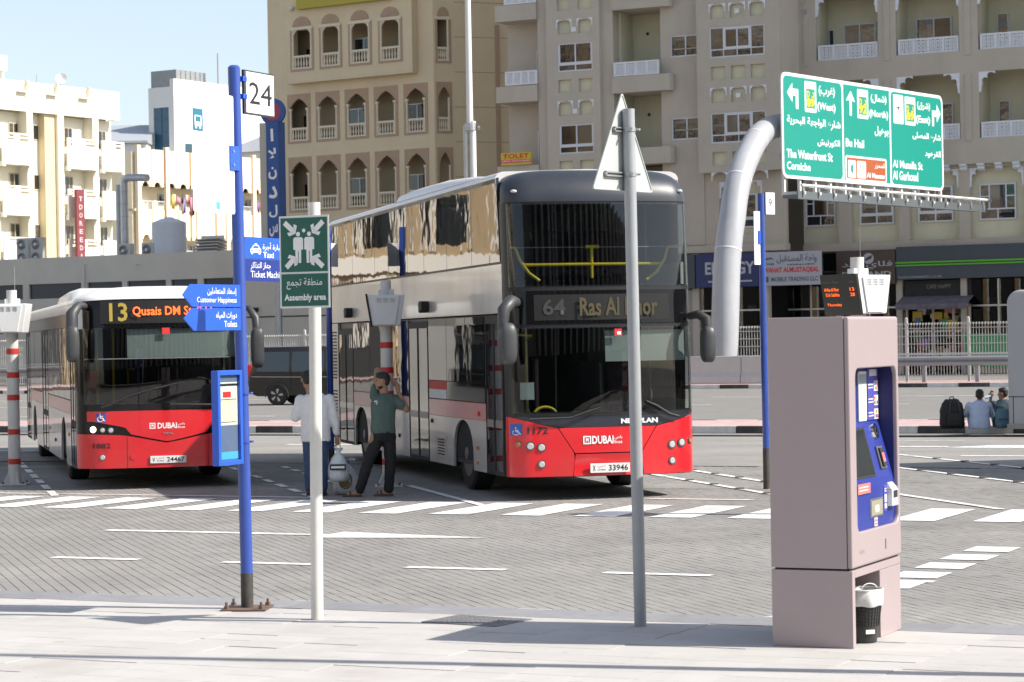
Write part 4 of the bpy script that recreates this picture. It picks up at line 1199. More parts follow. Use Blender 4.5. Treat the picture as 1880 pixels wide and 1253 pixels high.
# ---- white building behind
m_wh = M('white_render', (.78, .77, .75), .8, var=.02, dirt=(.66, .64, .6), dscale=.2, damt=.3)
wb2 = thing('white_building', 'plain white building with a tall blue glass strip under the sky', 'building', (-33.25, 250, 0), rad(58))
b = MB(); b.box(-2.2, 16, 0, .5, 0, 29.4); b.box(-2.2, 16, 3.1, 3.4, 0, 28.6); b.box(15.5, 16, .5, 3.1, 0, 28.6); b.box(-2.2, 16, .5, 3.1, 28.2, 28.6); b.box(-2.2, -1.7, .5, 3.1, 0, 21.4); b.box(-2.2, -1.7, .5, .7, 21.4, 28.2); b.box(-2.2, -1.7, 2.75, 3.1, 21.4, 28.2); b.box(-2.2, -1.7, .7, 2.75, 26.5, 28.2); b.build('wall', m_wh, wb2)
b = MB(); b.box(-2.1, -2.0, .7, 2.75, 21.4, 26.5); s_ = b.build('glass_strip', M('blue_glass', (.02, .09, .16), .06, spec=.6), wb2)
for k in range(1, 4):
    b = MB(); b.box(-2.14, -2.1, .7, 2.75, 21.3 + k * 1.32, 21.36 + k * 1.32); b.build('mullion', M('blue_frame', (.04, .10, .16), .4), s_)
b = MB(); b.box(-2.14, -2.1, 1.69, 1.77, 21.4, 26.5); b.build('mullion', M('blue_frame'), s_)
b = MB(); b.box(-.5, 1.6, -.06, 0, 21.3, 22.8); b.build('window', m_cpane, wb2)
b = MB(); b.box(2.5, 7.5, 3.6, 7, 0, 31.0); b.build('plant_room', M('metal_cladding', (.30, .31, .31), .5, metal=.4, var=.1, vscale=2), wb2)
for k in range(7): b = MB(); b.box(2.5 + k * .8, 2.6 + k * .8, 3.54, 3.6, 26, 31.0); b.build('cladding_rib', M('metal_cladding'), wb2)
b = MB(); b.cyl((7.6, 2, 28.9), (7.6, 2, 33), .1, n=8); b.build('roof_mast', m_galv, wb2)
bs2 = thing('low_white_house', 'low white house with a sloping zinc roof between the cream house and the white building', 'building', (-37.0, 246, 0), 0)
b = MB(); b.box(-16, 0, 0, 8, 0, 22.6); b.build('wall', m_wh, bs2)
b = MB(); b.prism([(-.4, 22.62), (8.2, 22.62), (8.2, 25.2), (-.4, 22.85)], lambda a, c_, d: (-16.2 + d, a, c_), 16.4); b.build('roof', M('zinc_roof', (.42, .44, .47), .5, metal=.2, var=.06), bs2)
bs3 = thing('shed_roof_house', 'pale house with a hipped roof glimpsed right of the blue bus stop pole', 'building', (-26.5, 245, 0), rad(-32))
b = MB(); b.box(-3, 12, 0, 8, 0, 21.4); b.box(-1, .2, -.05, 0, 18, 19.6); b.build('wall', m_wh, bs3)
b = MB(); b.add([(-3.6, -.6, 21.4), (12.6, -.6, 21.4), (12.6, 8.6, 21.4), (-3.6, 8.6, 21.4), (1, 4, 24.0), (8, 4, 24.0)], [(0, 1, 5, 4), (1, 2, 5), (2, 3, 4, 5), (3, 0, 4), (3, 2, 1, 0)]); b.build('roof', M('zinc_roof'), bs3)
# ---- things on the low roof
def lowpt(x, y, z): 
    a = -rad(30); return (-9.5 + x * math.cos(a) - y * math.sin(a), 140 + x * math.sin(a) + y * math.cos(a), z)
def ac(label, loc, rz, fans):
    t = thing('air_conditioner', label, 'air conditioner', loc, rz, 'air conditioners on the low roof')
    h = .85 * fans; b = MB(); b.box(-.48, .48, 0, .4, 0, h); b.build('casing', M('ac_grey', (.50, .49, .46), .5, var=.05), t, bevel=.02)
    for k in range(fans):
        b = MB(); b.cyl((-.08, -.01, .42 + .85 * k), (-.08, -.03, .42 + .85 * k), .33, .33, 20); f = b.build('fan_grille', M('grille', (.14, .14, .14), .6), t)
        for r in (.31, .22, .13): b = MB(); b.tube([(-.08 + r * math.cos(2 * math.pi * q / 16), -.035, .42 + .85 * k + r * math.sin(2 * math.pi * q / 16)) for q in range(17)], .015, 4); b.build('guard_ring', m_alu, f)
        b = MB(); b.cyl((-.08, -.03, .42 + .85 * k), (-.08, -.05, .42 + .85 * k), .1, n=10); b.build('hub', m_alu, f)
    return t
RZL = -rad(30)
def lowz(px_x): return 7.3
ac('double fan air conditioner, left of two below the cream balconies', lowpt(-25.75, 1.2, 7.3), RZL, 2)
ac('double fan air conditioner, right of two below the cream balconies', lowpt(-24.57, 1.2, 7.3), RZL, 2)
ac('single fan air conditioner below the silver duct', lowpt(-17.46, 1.2, 7.5), RZL, 1)
ac('single fan air conditioner just left of the white water tank', lowpt(-15.62, 1.2, 7.5), RZL, 1)
wt_ = thing('water_tank', 'white ribbed cylindrical water tank on the low roof', 'water tank', lowpt(-14.71, 2.2, 7.3), 0)
prof = [(.02, 2.55), (.5, 2.5), (1.02, 2.3)]
prof = [(1.05, 0.0)] + [(1.05 + (.02 if k % 2 else 0), .1 + k * .09) for k in range(24)] + [(1.04, 2.3), (.55, 2.5), (.3, 2.56), (.28, 2.62), (.001, 2.62)]
b = MB(); b.lathe(prof, n=36); b.build('tank', M('tank_white', (.62, .65, .70), .5, var=.04), wt_, smooth=30)
ch = thing('louvre_stack', 'stack of tilted pale louvres on the low roof right of the water tank', 'air conditioner', lowpt(-11.87, 2.0, 7.3), RZL)
for k in range(7):
    b = MB(); b.box(-1.0 + random.uniform(0, .1), .8 + random.uniform(0, .15), 0, .9, .05 + k * .2, .09 + k * .2); b.build('louvre', M('louvre_white', (.66, .63, .58), .6), ch, rot=(rad(-18), rad(random.uniform(-2, 2)), 0))
b = MB(); b.box(-.9, .8, .9, 1.0, 0, 1.4); b.build('frame', M('louvre_white'), ch)
dt = thing('duct', 'silver ventilation duct rising beside the cream apartment house and bending right', 'duct', lowpt(-19.65, 4.0, 7.3), RZL)
b = MB(); b.tube([(0, 0, 0), (0, 0, 5.0), (.05, 0, 5.25), (.3, 0, 5.38), (1.2, 0, 5.36), (1.9, 0, 5.3)], .24, 16); b.build('duct', M('duct_steel', (.50, .51, .52), .4, metal=.6, var=.1), dt, smooth=50)
for k in range(6): b = MB(); b.cyl((0, 0, .5 + k * .8), (0, 0, .56 + k * .8), .26, n=16); b.build('duct_flange', m_galv, dt)
b = MB(); b.cyl((-.75, .3, 0), (-.75, .3, 5.0), .16, n=12); b.build('side_pipe', M('duct_steel'), dt, smooth=50)

# ---- tall blue sign with vertical Arabic lettering
an = thing('vertical_sign', 'tall narrow blue sign with white Arabic letters one above another', 'sign', (-13.2, 134, 0), -rad(20))
b = MB(); b.box(-.32, .42, 0, .9, 7.6, 14.35); s_ = b.build('panel', M('sign_mid_blue', (.018, .085, .30), .45, var=.03), an)
b = MB(); b.box(-.75, -.325, .05, .85, 7.6, 14.3); b.build('casing', M('sign_casing', (.44, .42, .36), .6), an)
for k, chs in enumerate(('س', 'ل', 'د', 'ن', 'لا', 'ا')):
    t_ = chr(0xFEFB) if chs == 'لا' else chr(_F[chs][0])
    wx = .09 if chs == 'ا' else .26
    text(t_, .05 - wx, .05 + wx, 7.95 + k * 1.06, 8.65 + k * 1.06, -.01, m_swhite, s_, bold=.03)
b = MB(); b.cyl((.05, .1, 14.9), (.05, .3, 14.9), .75, .75, 28); e_ = b.build('roundel', M('sign_mid_blue'), an, smooth=30)
b = MB(); b.cyl((.05, .09, 14.9), (.05, .1, 14.9), .5, .5, 24); b.build('roundel_mark', M('roundel_red', (.35, .05, .10), .5), e_)
b = MB(); b.cyl((.05, .45, 0), (.05, .45, 14.6), .2, n=12); b.build('mast', m_galv, an)

# ---- motorway style sign on its bent tube
m_tube = M('gantry_tube', (.36, .37, .39), .42, coat=.15, var=.05, vscale=1.0, dirt=(.50, .51, .53), dscale=1.2, damt=.4)
m_sgreen = M('road_sign_green', (.0, .245, .19), .5, coat=.0, var=.02)
GA = 53.3
gx0, gy0 = (1440 - 940) / 4420 * 96, 96.0
gs = thing('gantry_sign', 'green three panel direction sign carried on a huge bent white tube', 'road sign', (gx0, gy0, 0), rad(GA))
Pz = [(8.15, 92.5, -.1), (8.15, 92.5, 1.23), (8.22, 92.5, 3.0), (8.34, 92.7, 4.89), (8.61, 93.1, 6.58), (9.12, 93.7, 8.09), (9.88, 94.7, 9.32), (10.63, 95.75, 10.07), (11.6, 97.1, 10.5), (12.8, 98.7, 10.6), (16.0, 103.0, 10.6)]
inv = (Matrix.Translation((gx0, gy0, 0)) @ Matrix.Rotation(rad(GA), 4, 'Z')).inverted()
def smooth_path(P, n=4):
    P = [Vector(p) for p in P]; out = []
    for i in range(len(P) - 1):
        p0, p1, p2, p3 = P[max(i - 1, 0)], P[i], P[i + 1], P[min(i + 2, len(P) - 1)]
        for k in range(n):
            t = k / n; out.append(.5 * ((2 * p1) + (p2 - p0) * t + (2 * p0 - 5 * p1 + 4 * p2 - p3) * t * t + (3 * p1 - p0 - 3 * p2 + p3) * t ** 3))
    return out + [P[-1]]
path = [inv @ p + Vector((0, .75 * min(1, max(0, i - 16) / 14), 0)) for i, p in enumerate(smooth_path(Pz))]
gs.scale = (1.0324,) * 3; gs.location = (gx0 * 1.0324, gy0 * 1.0324, -.068)
b = MB(); b.tube(path, [.56 - .10 * min(1, i / 36) for i in range(len(path))], 28); tu = b.build('tube', m_tube, gs, smooth=60)
for i in (13, 20, 26):
    b = MB(); d = (path[i + 1] - path[i]).normalized(); r_ = .56 - .10 * i / 36; b.cyl(path[i] - d * .03, path[i] + d * .03, r_ + .012, n=28); b.build('weld_seam', M('weld', (.60, .61, .62), .6, var=.2), tu, smooth=40)
b = MB(); b.cyl(path[0], path[0] + Vector((0, 0, .12)), .95, n=24); b.build('base_flange', m_tube, gs)
SX0, SX1, SZ0, SZ1 = 0.0, 14.15, 8.28, 12.52
b = MB(); b.xz(rrect(SX0, SX1, SZ0, SZ1, .35, 6), -.06, 0.0); sp = b.build('sign_board', M('road_sign_white', (.76, .77, .76), .5), gs)
for x0, x1, ends in ((.13, 4.92, 'L'), (5.06, 9.10, 'M'), (9.24, 14.02, 'R')):
    b = MB(); b.xz(rrect(x0, x1, SZ0 + .13, SZ1 - .13, .24 if ends != 'M' else .03, 5), -.066, -.061); b.build('green_panel', m_sgreen, sp)
y_ = -.070
W_ = m_swhite
def flat(poly, mat, name, y=None, par=None): b = MB(); b.xz(poly, (y_ if y is None else y), (y_ if y is None else y) + .003); return b.build(name, mat, par or sp)
flat([(1.12, 11.10), (1.32, 11.10), (1.32, 11.90), (.85, 11.90), (.85, 12.12), (.42, 11.72), (.85, 11.35), (.85, 11.62), (1.12, 11.62)][::-1], W_, 'arrow_symbol')
flat([(5.58, 11.12), (5.76, 11.12), (5.76, 11.75), (6.05, 11.70), (5.68, 12.15), (5.27, 11.72), (5.58, 11.75)], W_, 'arrow_symbol')
flat([(13.10, 11.12), (13.28, 11.12), (13.28, 11.55), (13.55, 11.55), (13.55, 11.30), (13.92, 11.70), (13.55, 12.12), (13.55, 11.82), (13.10, 11.82)], W_, 'arrow_symbol')
m_syel = M('shield_yellow', (.68, .50, .01), .5)
def shield(x0, x1, z0, z1, num):
    o = flat(rrect(x0, x1, z0, z1, .06, 3), W_, 'route_shield')
    flat([(x0 + .12, z0 + .16), (x1 - .12, z0 + .16), (x1 - .12, z1 - .30), (x0 + .12, z1 - .30)], M('shield_green', (.01, .26, .19), .5), 'shield_field', y_ - .003, o)
    text(num, x0 + .15, x1 - .15, z0 + .2, z0 + .58, y_ - .005, m_syel, o, bold=.05); text('D', x0 + .18, x0 + .40, z1 - .66, z1 - .38, y_ - .005, m_syel, o, bold=.04); text(chr(_F['د'][0]), x1 - .40, x1 - .18, z1 - .66, z1 - .40, y_ - .005, m_syel, o, bold=.02)
shield(1.84, 2.78, 11.03, 12.28, '89'); shield(6.25, 7.2, 11.05, 12.27, '92'); shield(10.52, 11.5, 11.03, 12.26, '89')
B_ = .022
for body, x0, x1, z0, z1 in (('(West)', 2.87, 4.37, 11.10, 11.50), (ar('(غرب)'), 2.99, 4.34, 11.74, 12.18), (ar('شارع الواجهة البحرية'), .38, 4.77, 10.36, 10.82), (ar('الكورنيش'), 2.82, 4.7, 9.68, 10.02),
                             ('The Waterfront St', .32, 4.06, 9.10, 9.46), ('Corniche', .32, 2.22, 8.63, 8.96), ('(North)', 7.30, 8.97, 11.10, 11.49), (ar('(شمال)'), 7.44, 8.84, 11.76, 12.16), (ar('بوهيل'), 7.74, 8.98, 10.38, 10.82), ('Bu Hail', 5.20, 6.78, 9.80, 10.15),
                             ('(East)', 11.56, 12.9, 11.11, 11.52), (ar('(شرق)'), 11.68, 12.92, 11.74, 12.13), (ar('شارع المصلى'), 11.2, 13.9, 10.38, 10.78), (ar('القرهود'), 12.36, 13.88, 9.68, 10.04), ('Al Musalla St', 9.32, 12.11, 9.12, 9.46), ('Al Garhoud', 9.31, 11.66, 8.60, 9.0)):
    text(body, x0, x1, z0, z1, y_, W_, sp, bold=B_)
o = flat(rrect(9.46, 10.38, 11.03, 12.28, .06, 3), W_, 'airport_panel')
b = MB()
for pts in ([(9.60, 11.78), (9.90, 11.74), (9.93, 11.95), (9.96, 11.74), (10.26, 11.80), (9.97, 11.68), (9.93, 11.45), (9.89, 11.68)],): b.xz(pts[::-1], y_ - .004, y_ - .002)
b.build('plane_symbol', m_ink, o); text('DXB', 9.65, 10.18, 11.12, 11.26, y_ - .005, M('pale_print'), o)
o = flat(rrect(5.15, 8.75, 8.40, 9.44, .10, 4), W_, 'brown_panel')
flat(rrect(5.24, 8.66, 8.48, 9.36, .06, 4), M('sign_brown', (.36, .085, .025), .5), 'brown_field', y_ - .003, o)
q = flat(rrect(5.36, 6.02, 8.53, 9.25, .05, 3), W_, 'symbol_panel', y_ - .006, o); q2 = flat(rrect(6.14, 6.90, 8.53, 9.25, .05, 3), W_, 'symbol_panel', y_ - .006, o)
flat([(5.69 + .14 * math.cos(2 * math.pi * k / 10) * (1 if k % 2 else .7), 8.9 + .2 * math.sin(2 * math.pi * k / 10)) for k in range(10)], m_sgreen, 'tree_symbol', y_ - .009, q)
flat([(6.48, 8.72), (6.52, 8.72), (6.46, 9.08), (6.38, 9.14)], m_ink, 'bird_symbol', y_ - .009, q2)
text(ar('الممزر'), 7.68, 8.6, 8.98, 9.24, y_ - .006, W_, o, bold=.01); text('Al Mamzar', 6.98, 8.62, 8.58, 8.80, y_ - .006, W_, o, bold=.03)
m_cat = M('catwalk_steel', (.15, .17, .18), .5, metal=.5, var=.1)
b = MB(); b.box(-.1, 17.0, -.75, -.10, 7.45, 7.58); b.box(-.1, 17, -.80, -.75, 7.40, 7.72); b.build('catwalk', m_cat, gs)
b = MB(); b.tube([(.1, -.85, 7.95), (17, -.85, 7.95)], .06, 6); b.build('catwalk_rail', m_dwhite, gs)
for k in range(14):
    x = .3 + k * 1.25
    if x < 14.2: b = MB(); b.box(x - .06, x + .06, .02, .14, 7.58, 12.2); b.box(x - .05, x + .05, -.9, .1, 7.6, 7.72); b.build('sign_bracket', m_dwhite, gs)
    b = MB(); b.box(x - .05, x + .05, -.84, -.78, 7.5, 8.0); b.box(x + .3, x + .7, -.90, -.80, 7.86, 7.98); b.build('rail_post', m_galv, gs)
for z in (9.2, 11.6): b = MB(); b.box(.2, 13.9, .14, .24, z - .08, z + .08); b.build('sign_rail', m_galv, gs)

# ---- tall lamp column on the strip between the roads
lc = thing('lamp_column', 'tall white lamp column rising behind the double decker bus', 'street lamp', (-.83, 56.0, .146))
b = MB(); b.cyl((.0, 0, 0), (0, 0, 7.0), .085, .075, 16); b.cyl((-.06, 0, 6.9), (-.06, 0, 13.2), .075, .055, 16); b.build('column', m_dwhite, lc, smooth=40)
b = MB(); b.cyl((-.05, 0, 6.78), (-.05, 0, 6.95), .13, n=14); b.cyl((.12, 0, 6.84), (.17, 0, 6.84), .05, n=8); b.cyl((-.17, .02, 0), (-.17, .02, 6.9), .05, n=8); b.build('bracket', m_galv, lc)
b = MB(); b.tube([(-.06, 0, 13.1), (-.8, .3, 13.6), (-2, .6, 13.7)], .05, 8); b.box(-2.6, -1.9, .45, .8, 13.62, 13.78); b.build('lamp_head', m_galv, lc)

# ---- pylon at the right edge
py = thing('pylon', 'pale grey round topped pylon standing at the right edge on the strip between the roads', 'pylon', (9.66, 47.0, .146), -TH)
m_pyl = M('pylon_grey', (.36, .365, .385), .5, var=.03, dirt=(.3, .3, .31), dscale=1, damt=.4)
b = MB(); out = [(0, 0), (1.3, 0), (1.3, 2.45)] + [(1.3 - .26 + .26 * math.cos(rad(a)), 2.45 + .26 * math.sin(rad(a))) for a in range(15, 91, 15)] + [(.26 + .26 * math.cos(rad(a)), 2.45 + .26 * math.sin(rad(a))) for a in range(90, 181, 15)]
b.xz(out, 0, .75); b.build('body', m_pyl, py, bevel=.06, seg=3)
b = MB(); b.box(-.004, 1.304, -.006, -.002, .62, .635); b.box(.10, .112, -.006, -.002, .0, .62); b.build('panel_joint', m_trim, py)
b = MB(); b.box(-.02, 1.32, -.02, .77, 0, .10); b.build('plinth', m_conc, py)

# ---- fence, guard rail, concrete barrier beyond the far road
m_fw = M('fence_white', (.54, .54, .50), .5, var=.06)
fe = thing('mesh_fence', 'long white wire mesh fence with knobbed bars along the far pavement', 'fence')
pm = MB(); pw_ = 2.42
for k in range(21): pm.box(.064 + k * .115, .081 + k * .115, -.008, .008, .12, 2.16); pm.box(.045 + k * .115, .10 + k * .115, -.03, .03, 2.16, 2.24)
for z in (.2, .62, 1.05, 1.42, 1.72, 2.02): pm.box(.03, pw_ - .03, -.014, .014, z, z + .028)
pme = pm.mesh('mesh_panel'); pme.materials.append(m_fw)
pp = MB(); pp.box(-.045, .045, -.045, .045, 0, 2.42); pp.lathe([(.06, 2.42), (.001, 2.46)], n=8); ppm = pp.mesh('post'); ppm.materials.append(m_fw)
s = -74.0
while s < -12:
    for nm, me in (('mesh_panel', pme), ('post', ppm)) if not -38.2 < s < -33.1 else ():
        o = bpy.data.objects.new(nm, me); col.objects.link(o); o.parent = fe; o.location = W(s, 90.2, .146); o.rotation_euler = (0, 0, -TH)
    s += pw_
gr = thing('guard_rail', 'grey steel guard rail on posts in front of the white fence', 'guard rail')
m_rail = M('rail_steel', (.30, .31, .32), .5, metal=.4, var=.08, vscale=2)
for s0, s1 in ((-76, -34.4), (-29.0, -12)):
    b = MB(); prof = [(-.02, .62), (-.09, .68), (-.09, .74), (-.03, .80), (-.09, .86), (-.09, .92), (-.02, .98), (.0, .98), (.0, .62)]
    b.loft([[W(sx, 88.4 + a, z + .146) for a, z in prof] for sx in (s0, s1)]); b.build('rail', m_rail, gr)
    b = MB(); b.loft([[W(sx, 88.45 + a, z + .146) for a, z in ((-.05, 1.02), (.09, 1.02), (.09, 1.10), (-.05, 1.10))] for sx in (s0, s1)]); b.build('top_rail', m_fw, gr)
    s = s0 + .5
    while s < s1:
        b = MB(); b.box(-.07, .07, 0, .12, 0, 1.0); o = b.build('rail_post', m_rail, gr, loc=W(s, 88.45, .146), rot=(0, 0, -TH)); s += 2.02
cbn = thing('concrete_barrier', 'pale concrete barrier in front of the sign tube', 'barrier', W(-31.7, 88.45, .146), -TH)
m_cb = M('barrier_concrete', (.47, .46, .44), .8, var=.08, vscale=1.2, dirt=(.3, .3, .29), dscale=.8, damt=.5)
for k in range(2):
    b = MB(); b.loft([[Vector((x, y, z)) for y, z in ((-.22, 0), (-.20, .28), (-.09, .45), (-.08, 1.08), (.08, 1.08), (.09, .45), (.20, .28), (.22, 0))] for x in (-2.3 + k * 2.32, k * 2.32)]); b.build('barrier_block', m_cb, cbn, bevel=.015)

# ---- the dark people carrier on the far road
def people_carrier(loc, rz, label):
    t = thing('people_carrier', label, 'van', loc, rz)
    m_car = M('car_dark_brown', (.012, .010, .010), .22, coat=.35, var=.05)
    side = [(-.05, .42), (-.08, .75), (-.05, 1.05), (.12, 1.62), (.24, 1.84), (.45, 1.93), (2.9, 1.93), (3.35, 1.82), (4.0, 1.22), (4.75, 1.02), (4.98, .80), (5.0, .42), (4.7, .30), (.25, .30)]
    b = MB(); rg = []
    for y, s_, dz in ((0.0, .955, -.03), (.05, .985, -.01), (.14, 1.0, 0), (1.74, 1.0, 0), (1.83, .985, -.01), (1.88, .955, -.03)):
        cxm, czm = 2.45, 1.0
        rg.append([Vector((cxm + (x - cxm) * s_, y + (.10 * max(0, z - 1.05) / .9 if y < .9 else -.10 * max(0, z - 1.05) / .9), czm + (z - czm) * s_)) for x, z in side])
    b.loft(rg); bd = b.build('body', m_car, t, smooth=50)
    mg_ = M('van_glass', (.02, .03, .033), .04, spec=.7, ior=1.6, bump=.2, bscale=2)
    for pts in ([(.28, 1.12), (.36, 1.62), (.46, 1.76), (1.42, 1.76), (1.42, 1.10)], [(1.50, 1.10), (1.50, 1.76), (2.62, 1.76), (2.62, 1.10)], [(2.70, 1.10), (2.70, 1.76), (2.98, 1.74), (3.55, 1.25), (3.5, 1.12)]):
        b = MB(); b.prism(pts[::-1], lambda a, c_, d: (a, -.004 + .10 * max(0, c_ - 1.05) / .9 + d, c_), .03); b.build('side_window', mg_, t)
    b = MB(); b.tube([(.1, -.006, .95), (1.2, -.012, .93), (2.6, -.012, .92), (4.3, -.004, .90)], .014, 5); b.build('waistline', m_alu, t)
    b = MB()
    for x in (1.46, 2.66): b.box(x - .006, x + .006, .0, .01, .45, 1.08)
    b.build('door_gap', m_trim, t)
    b = MB(); b.box(-.10, .12, .02, .16, .95, 1.35); b.build('rear_lamp', m_redp, t, bevel=.03)
    b = MB(); b.box(4.7, 4.96, .03, .3, .82, .95); b.build('headlight', m_lens, t, bevel=.03)
    for x in (.98, 4.05):
        for y, out in ((-.02, -1), (1.90, 1)):
            b = MB(); prof = [(.20, 0), (.30, -.005), (.335, .03), (.335, .19), (.30, .22), (.2, .22)]
            b.loft([[Vector((x + r * math.cos(2 * math.pi * k / 28), y - out * d, .335 + r * math.sin(2 * math.pi * k / 28))) for k in range(28)] for r, d in prof]); w_ = b.build('wheel', m_tyre, t, smooth=40)
            b = MB(); b.cyl((x, y + out * .004, .335), (x, y - out * .03, .335), .225, n=24); b.build('rim', m_trim, w_)
            for k in range(5):
                a = 2 * math.pi * k / 5 + .3
                b = MB(); P = lambda r, da: (x + r * math.cos(a + da), y + out * .014, .335 + r * math.sin(a + da)); Q = lambda r, da: (x + r * math.cos(a + da), y + out * .002, .335 + r * math.sin(a + da))
                b.add([P(.05, -.5), P(.215, -.36), P(.215, -.02), P(.12, .1), Q(.05, -.5), Q(.215, -.36), Q(.215, -.02), Q(.12, .1)], [(0, 1, 2, 3), (7, 6, 5, 4), (0, 4, 5, 1), (1, 5, 6, 2), (2, 6, 7, 3), (3, 7, 4, 0)]); b.build('spoke', m_alu, w_)
            if y < 1:
                b = MB(); b.tube([(x + .40 * math.cos(rad(a)), -.004, .335 + .40 * math.sin(rad(a))) for a in range(-10, 191, 20)], .022, 5); b.build('wheel_arch', m_trim, t)
    return t
people_carrier((-8.72, 79.5, 0), -rad(14), 'dark brown people carrier passing on the far road behind the bus stop pole')

# ---- beyond the frame but mirrored in the glass of the buses
m_sst = M('sandstone', (.40, .29, .17), .85, var=.06, vscale=.5, dirt=(.34, .24, .14), dscale=.3, damt=.5)
sbld = plane_thing('sandstone_building', 'sandstone building with white arched bands beyond the left edge', 'building', -52, (-46, 112))
b = MB(); HS = [(x, x + 2.2, z, z + 2.6) for x in range(-40, 16, 4) for z in (2.0, 7.0, 12.2, 17.4)]
wall_open(b, -44, 18, 0, 24, 0, .5, HS); b.box(-44, 18, 8, 8.5, 0, 24); b.build('wall', m_sst, sbld)
b = MB()
for z in (5.6, 10.8, 16.0, 21.4): b.box(-44, 18, -.3, 0, z, z + .9)
for h in HS: b.box(h[0] - .3, h[0], -.2, 0, h[2] - .3, h[3] + .5); b.box(h[1], h[1] + .3, -.2, 0, h[2] - .3, h[3] + .5); b.box(h[0] - .3, h[1] + .3, -.25, 0, h[3] + .5, h[3] + .8)
b.build('white_band', M('band_white', (.74, .70, .62), .8), sbld)
b = MB(); b.box(-43.9, 17.9, .6, .7, 0, 24); b.build('window', m_pane, sbld)
b = MB(); b.box(-44, 18, -.12, -.02, 0, 5.2); b.build('added_dark_front', m_sdark, sbld)  # invented dark storey, added to darken the low reflections in bus windows
for x in range(-44, 18, 4): b = MB(); b.box(x, x + .5, -.3, -.12, 0, 5.5); b.build('shop_pier', m_sst, sbld)
s2_ = copy_tree(sbld); s2_.location = (-85, 30, 0); s2_.rotation_euler = (0, 0, rad(90)); s2_.scale = (1.3, 1, 1.55)
s2_['label'] = 'tall sandstone building far left behind the camera, mirrored in far windows'; s2_['group'] = sbld['group'] = 'sandstone buildings beyond the frame'
fs_ = thing('station_building', 'curved station building with tall pale fins behind the camera', 'building', (24, -26, 0), 0)
m_fin = M('fin_pale', (.55, .53, .49), .7, var=.05); 
def fpos(k): a = rad(-62 + k * 1.55); return Vector((-34 + 46 * math.cos(a) * 1.15, -30 + 46 * math.sin(a) * .75 + 34, 0)), a
b = MB(); g_ = MB()
cxy = Vector((28.0, -48.0, 0))
for k in range(60):
    a = rad(16 + k * 3.0); R0 = 34
    p = cxy + Vector((math.cos(a) * R0 * 1.15, math.sin(a) * R0 * .72, 0)); h = 19.0 + .12 * k
    t_ = Vector((-math.sin(a), math.cos(a), 0)); n_ = Vector((math.cos(a), math.sin(a), 0))
    q0 = p - Vector((24, -26, 0))
    A = [q0 + t_ * .26 + n_ * 1.1, q0 - t_ * .26 + n_ * 1.1, q0 - t_ * .26 - n_ * .2, q0 + t_ * .26 - n_ * .2]
    b.loft([[v + Vector((0, 0, 3.6)) for v in A], [v + Vector((0, 0, h)) for v in A]])
    if k < 59:
        a2 = rad(16 + (k + 1) * 3.0); p2 = cxy + Vector((math.cos(a2) * R0 * 1.15, math.sin(a2) * R0 * .72, 0)) - Vector((24, -26, 0))
        g_.add([q0, p2, p2 + Vector((0, 0, h)), q0 + Vector((0, 0, h))], [(0, 1, 2, 3)])
b.build('fins', m_fin, fs_, stuff=True); g_.build('glazing', M('station_glass', (.03, .034, .038), .15, spec=.5), fs_)

# ------------------------------------------------------------------ buses

def cosx(a, b, n):
    return [a + (b - a) * (0.5 - 0.5 * math.cos(math.pi * k / n)) for k in range(n + 1)]
def shell(mb, P, nu, nw, F, off=0.0, thick=0.03, us=None):
    """curved panel: P(u, w) -> (x, z), placed on the front surface F(x, z), with a returned edge"""
    us = us or [k / nu for k in range(nu + 1)]
    nu = len(us) - 1
    A = []
    for d in (0.0, thick):
        for u in us:
            for j in range(nw + 1):
                x, z = P(u, j / nw); A.append((x, F(x, z) - off + d, z))
    N = (nu + 1) * (nw + 1)
    idx = lambda i, j, s: s * N + i * (nw + 1) + j
    fs = []
    for i in range(nu):
        for j in range(nw):
            fs.append((idx(i, j, 0), idx(i + 1, j, 0), idx(i + 1, j + 1, 0), idx(i, j + 1, 0)))
            fs.append((idx(i, j, 1), idx(i, j + 1, 1), idx(i + 1, j + 1, 1), idx(i + 1, j, 1)))
    for i in range(nu):
        fs.append((idx(i, 0, 0), idx(i, 0, 1), idx(i + 1, 0, 1), idx(i + 1, 0, 0)))
        fs.append((idx(i, nw, 0), idx(i + 1, nw, 0), idx(i + 1, nw, 1), idx(i, nw, 1)))
    for j in range(nw):
        fs.append((idx(0, j, 0), idx(0, j + 1, 0), idx(0, j + 1, 1), idx(0, j, 1)))
        fs.append((idx(nu, j, 0), idx(nu, j, 1), idx(nu, j + 1, 1), idx(nu, j + 1, 0)))
    return mb.add(A, fs)

def side_text(body, y0, y1, z0, z1, mat, par, x=-0.02, name='lettering'):
    return text(body, y0, y1, z0, z1, 0, mat, par, name, frame=((x, 0, 0), (0, -1, 0), (0, 0, 1)))

def front_text(body, x0, x1, z0, z1, F, mat, par, bold=0.0, off=0.006, name='lettering'):
    xm = (x0 + x1) / 2; zm = (z0 + z1) / 2
    sl = (F(x1, zm) - F(x0, zm)) / (x1 - x0)
    sv = (F(xm, z1) - F(xm, z0)) / (z1 - z0)
    o = text(body, x0, x1, z0, z1, 0, mat, par, name, bold)
    for v in o.data.vertices:
        v.co.y = min(F(v.co.x, v.co.z), F(xm, zm) + sl * (v.co.x - xm) + sv * (v.co.z - zm)) - off
    return o

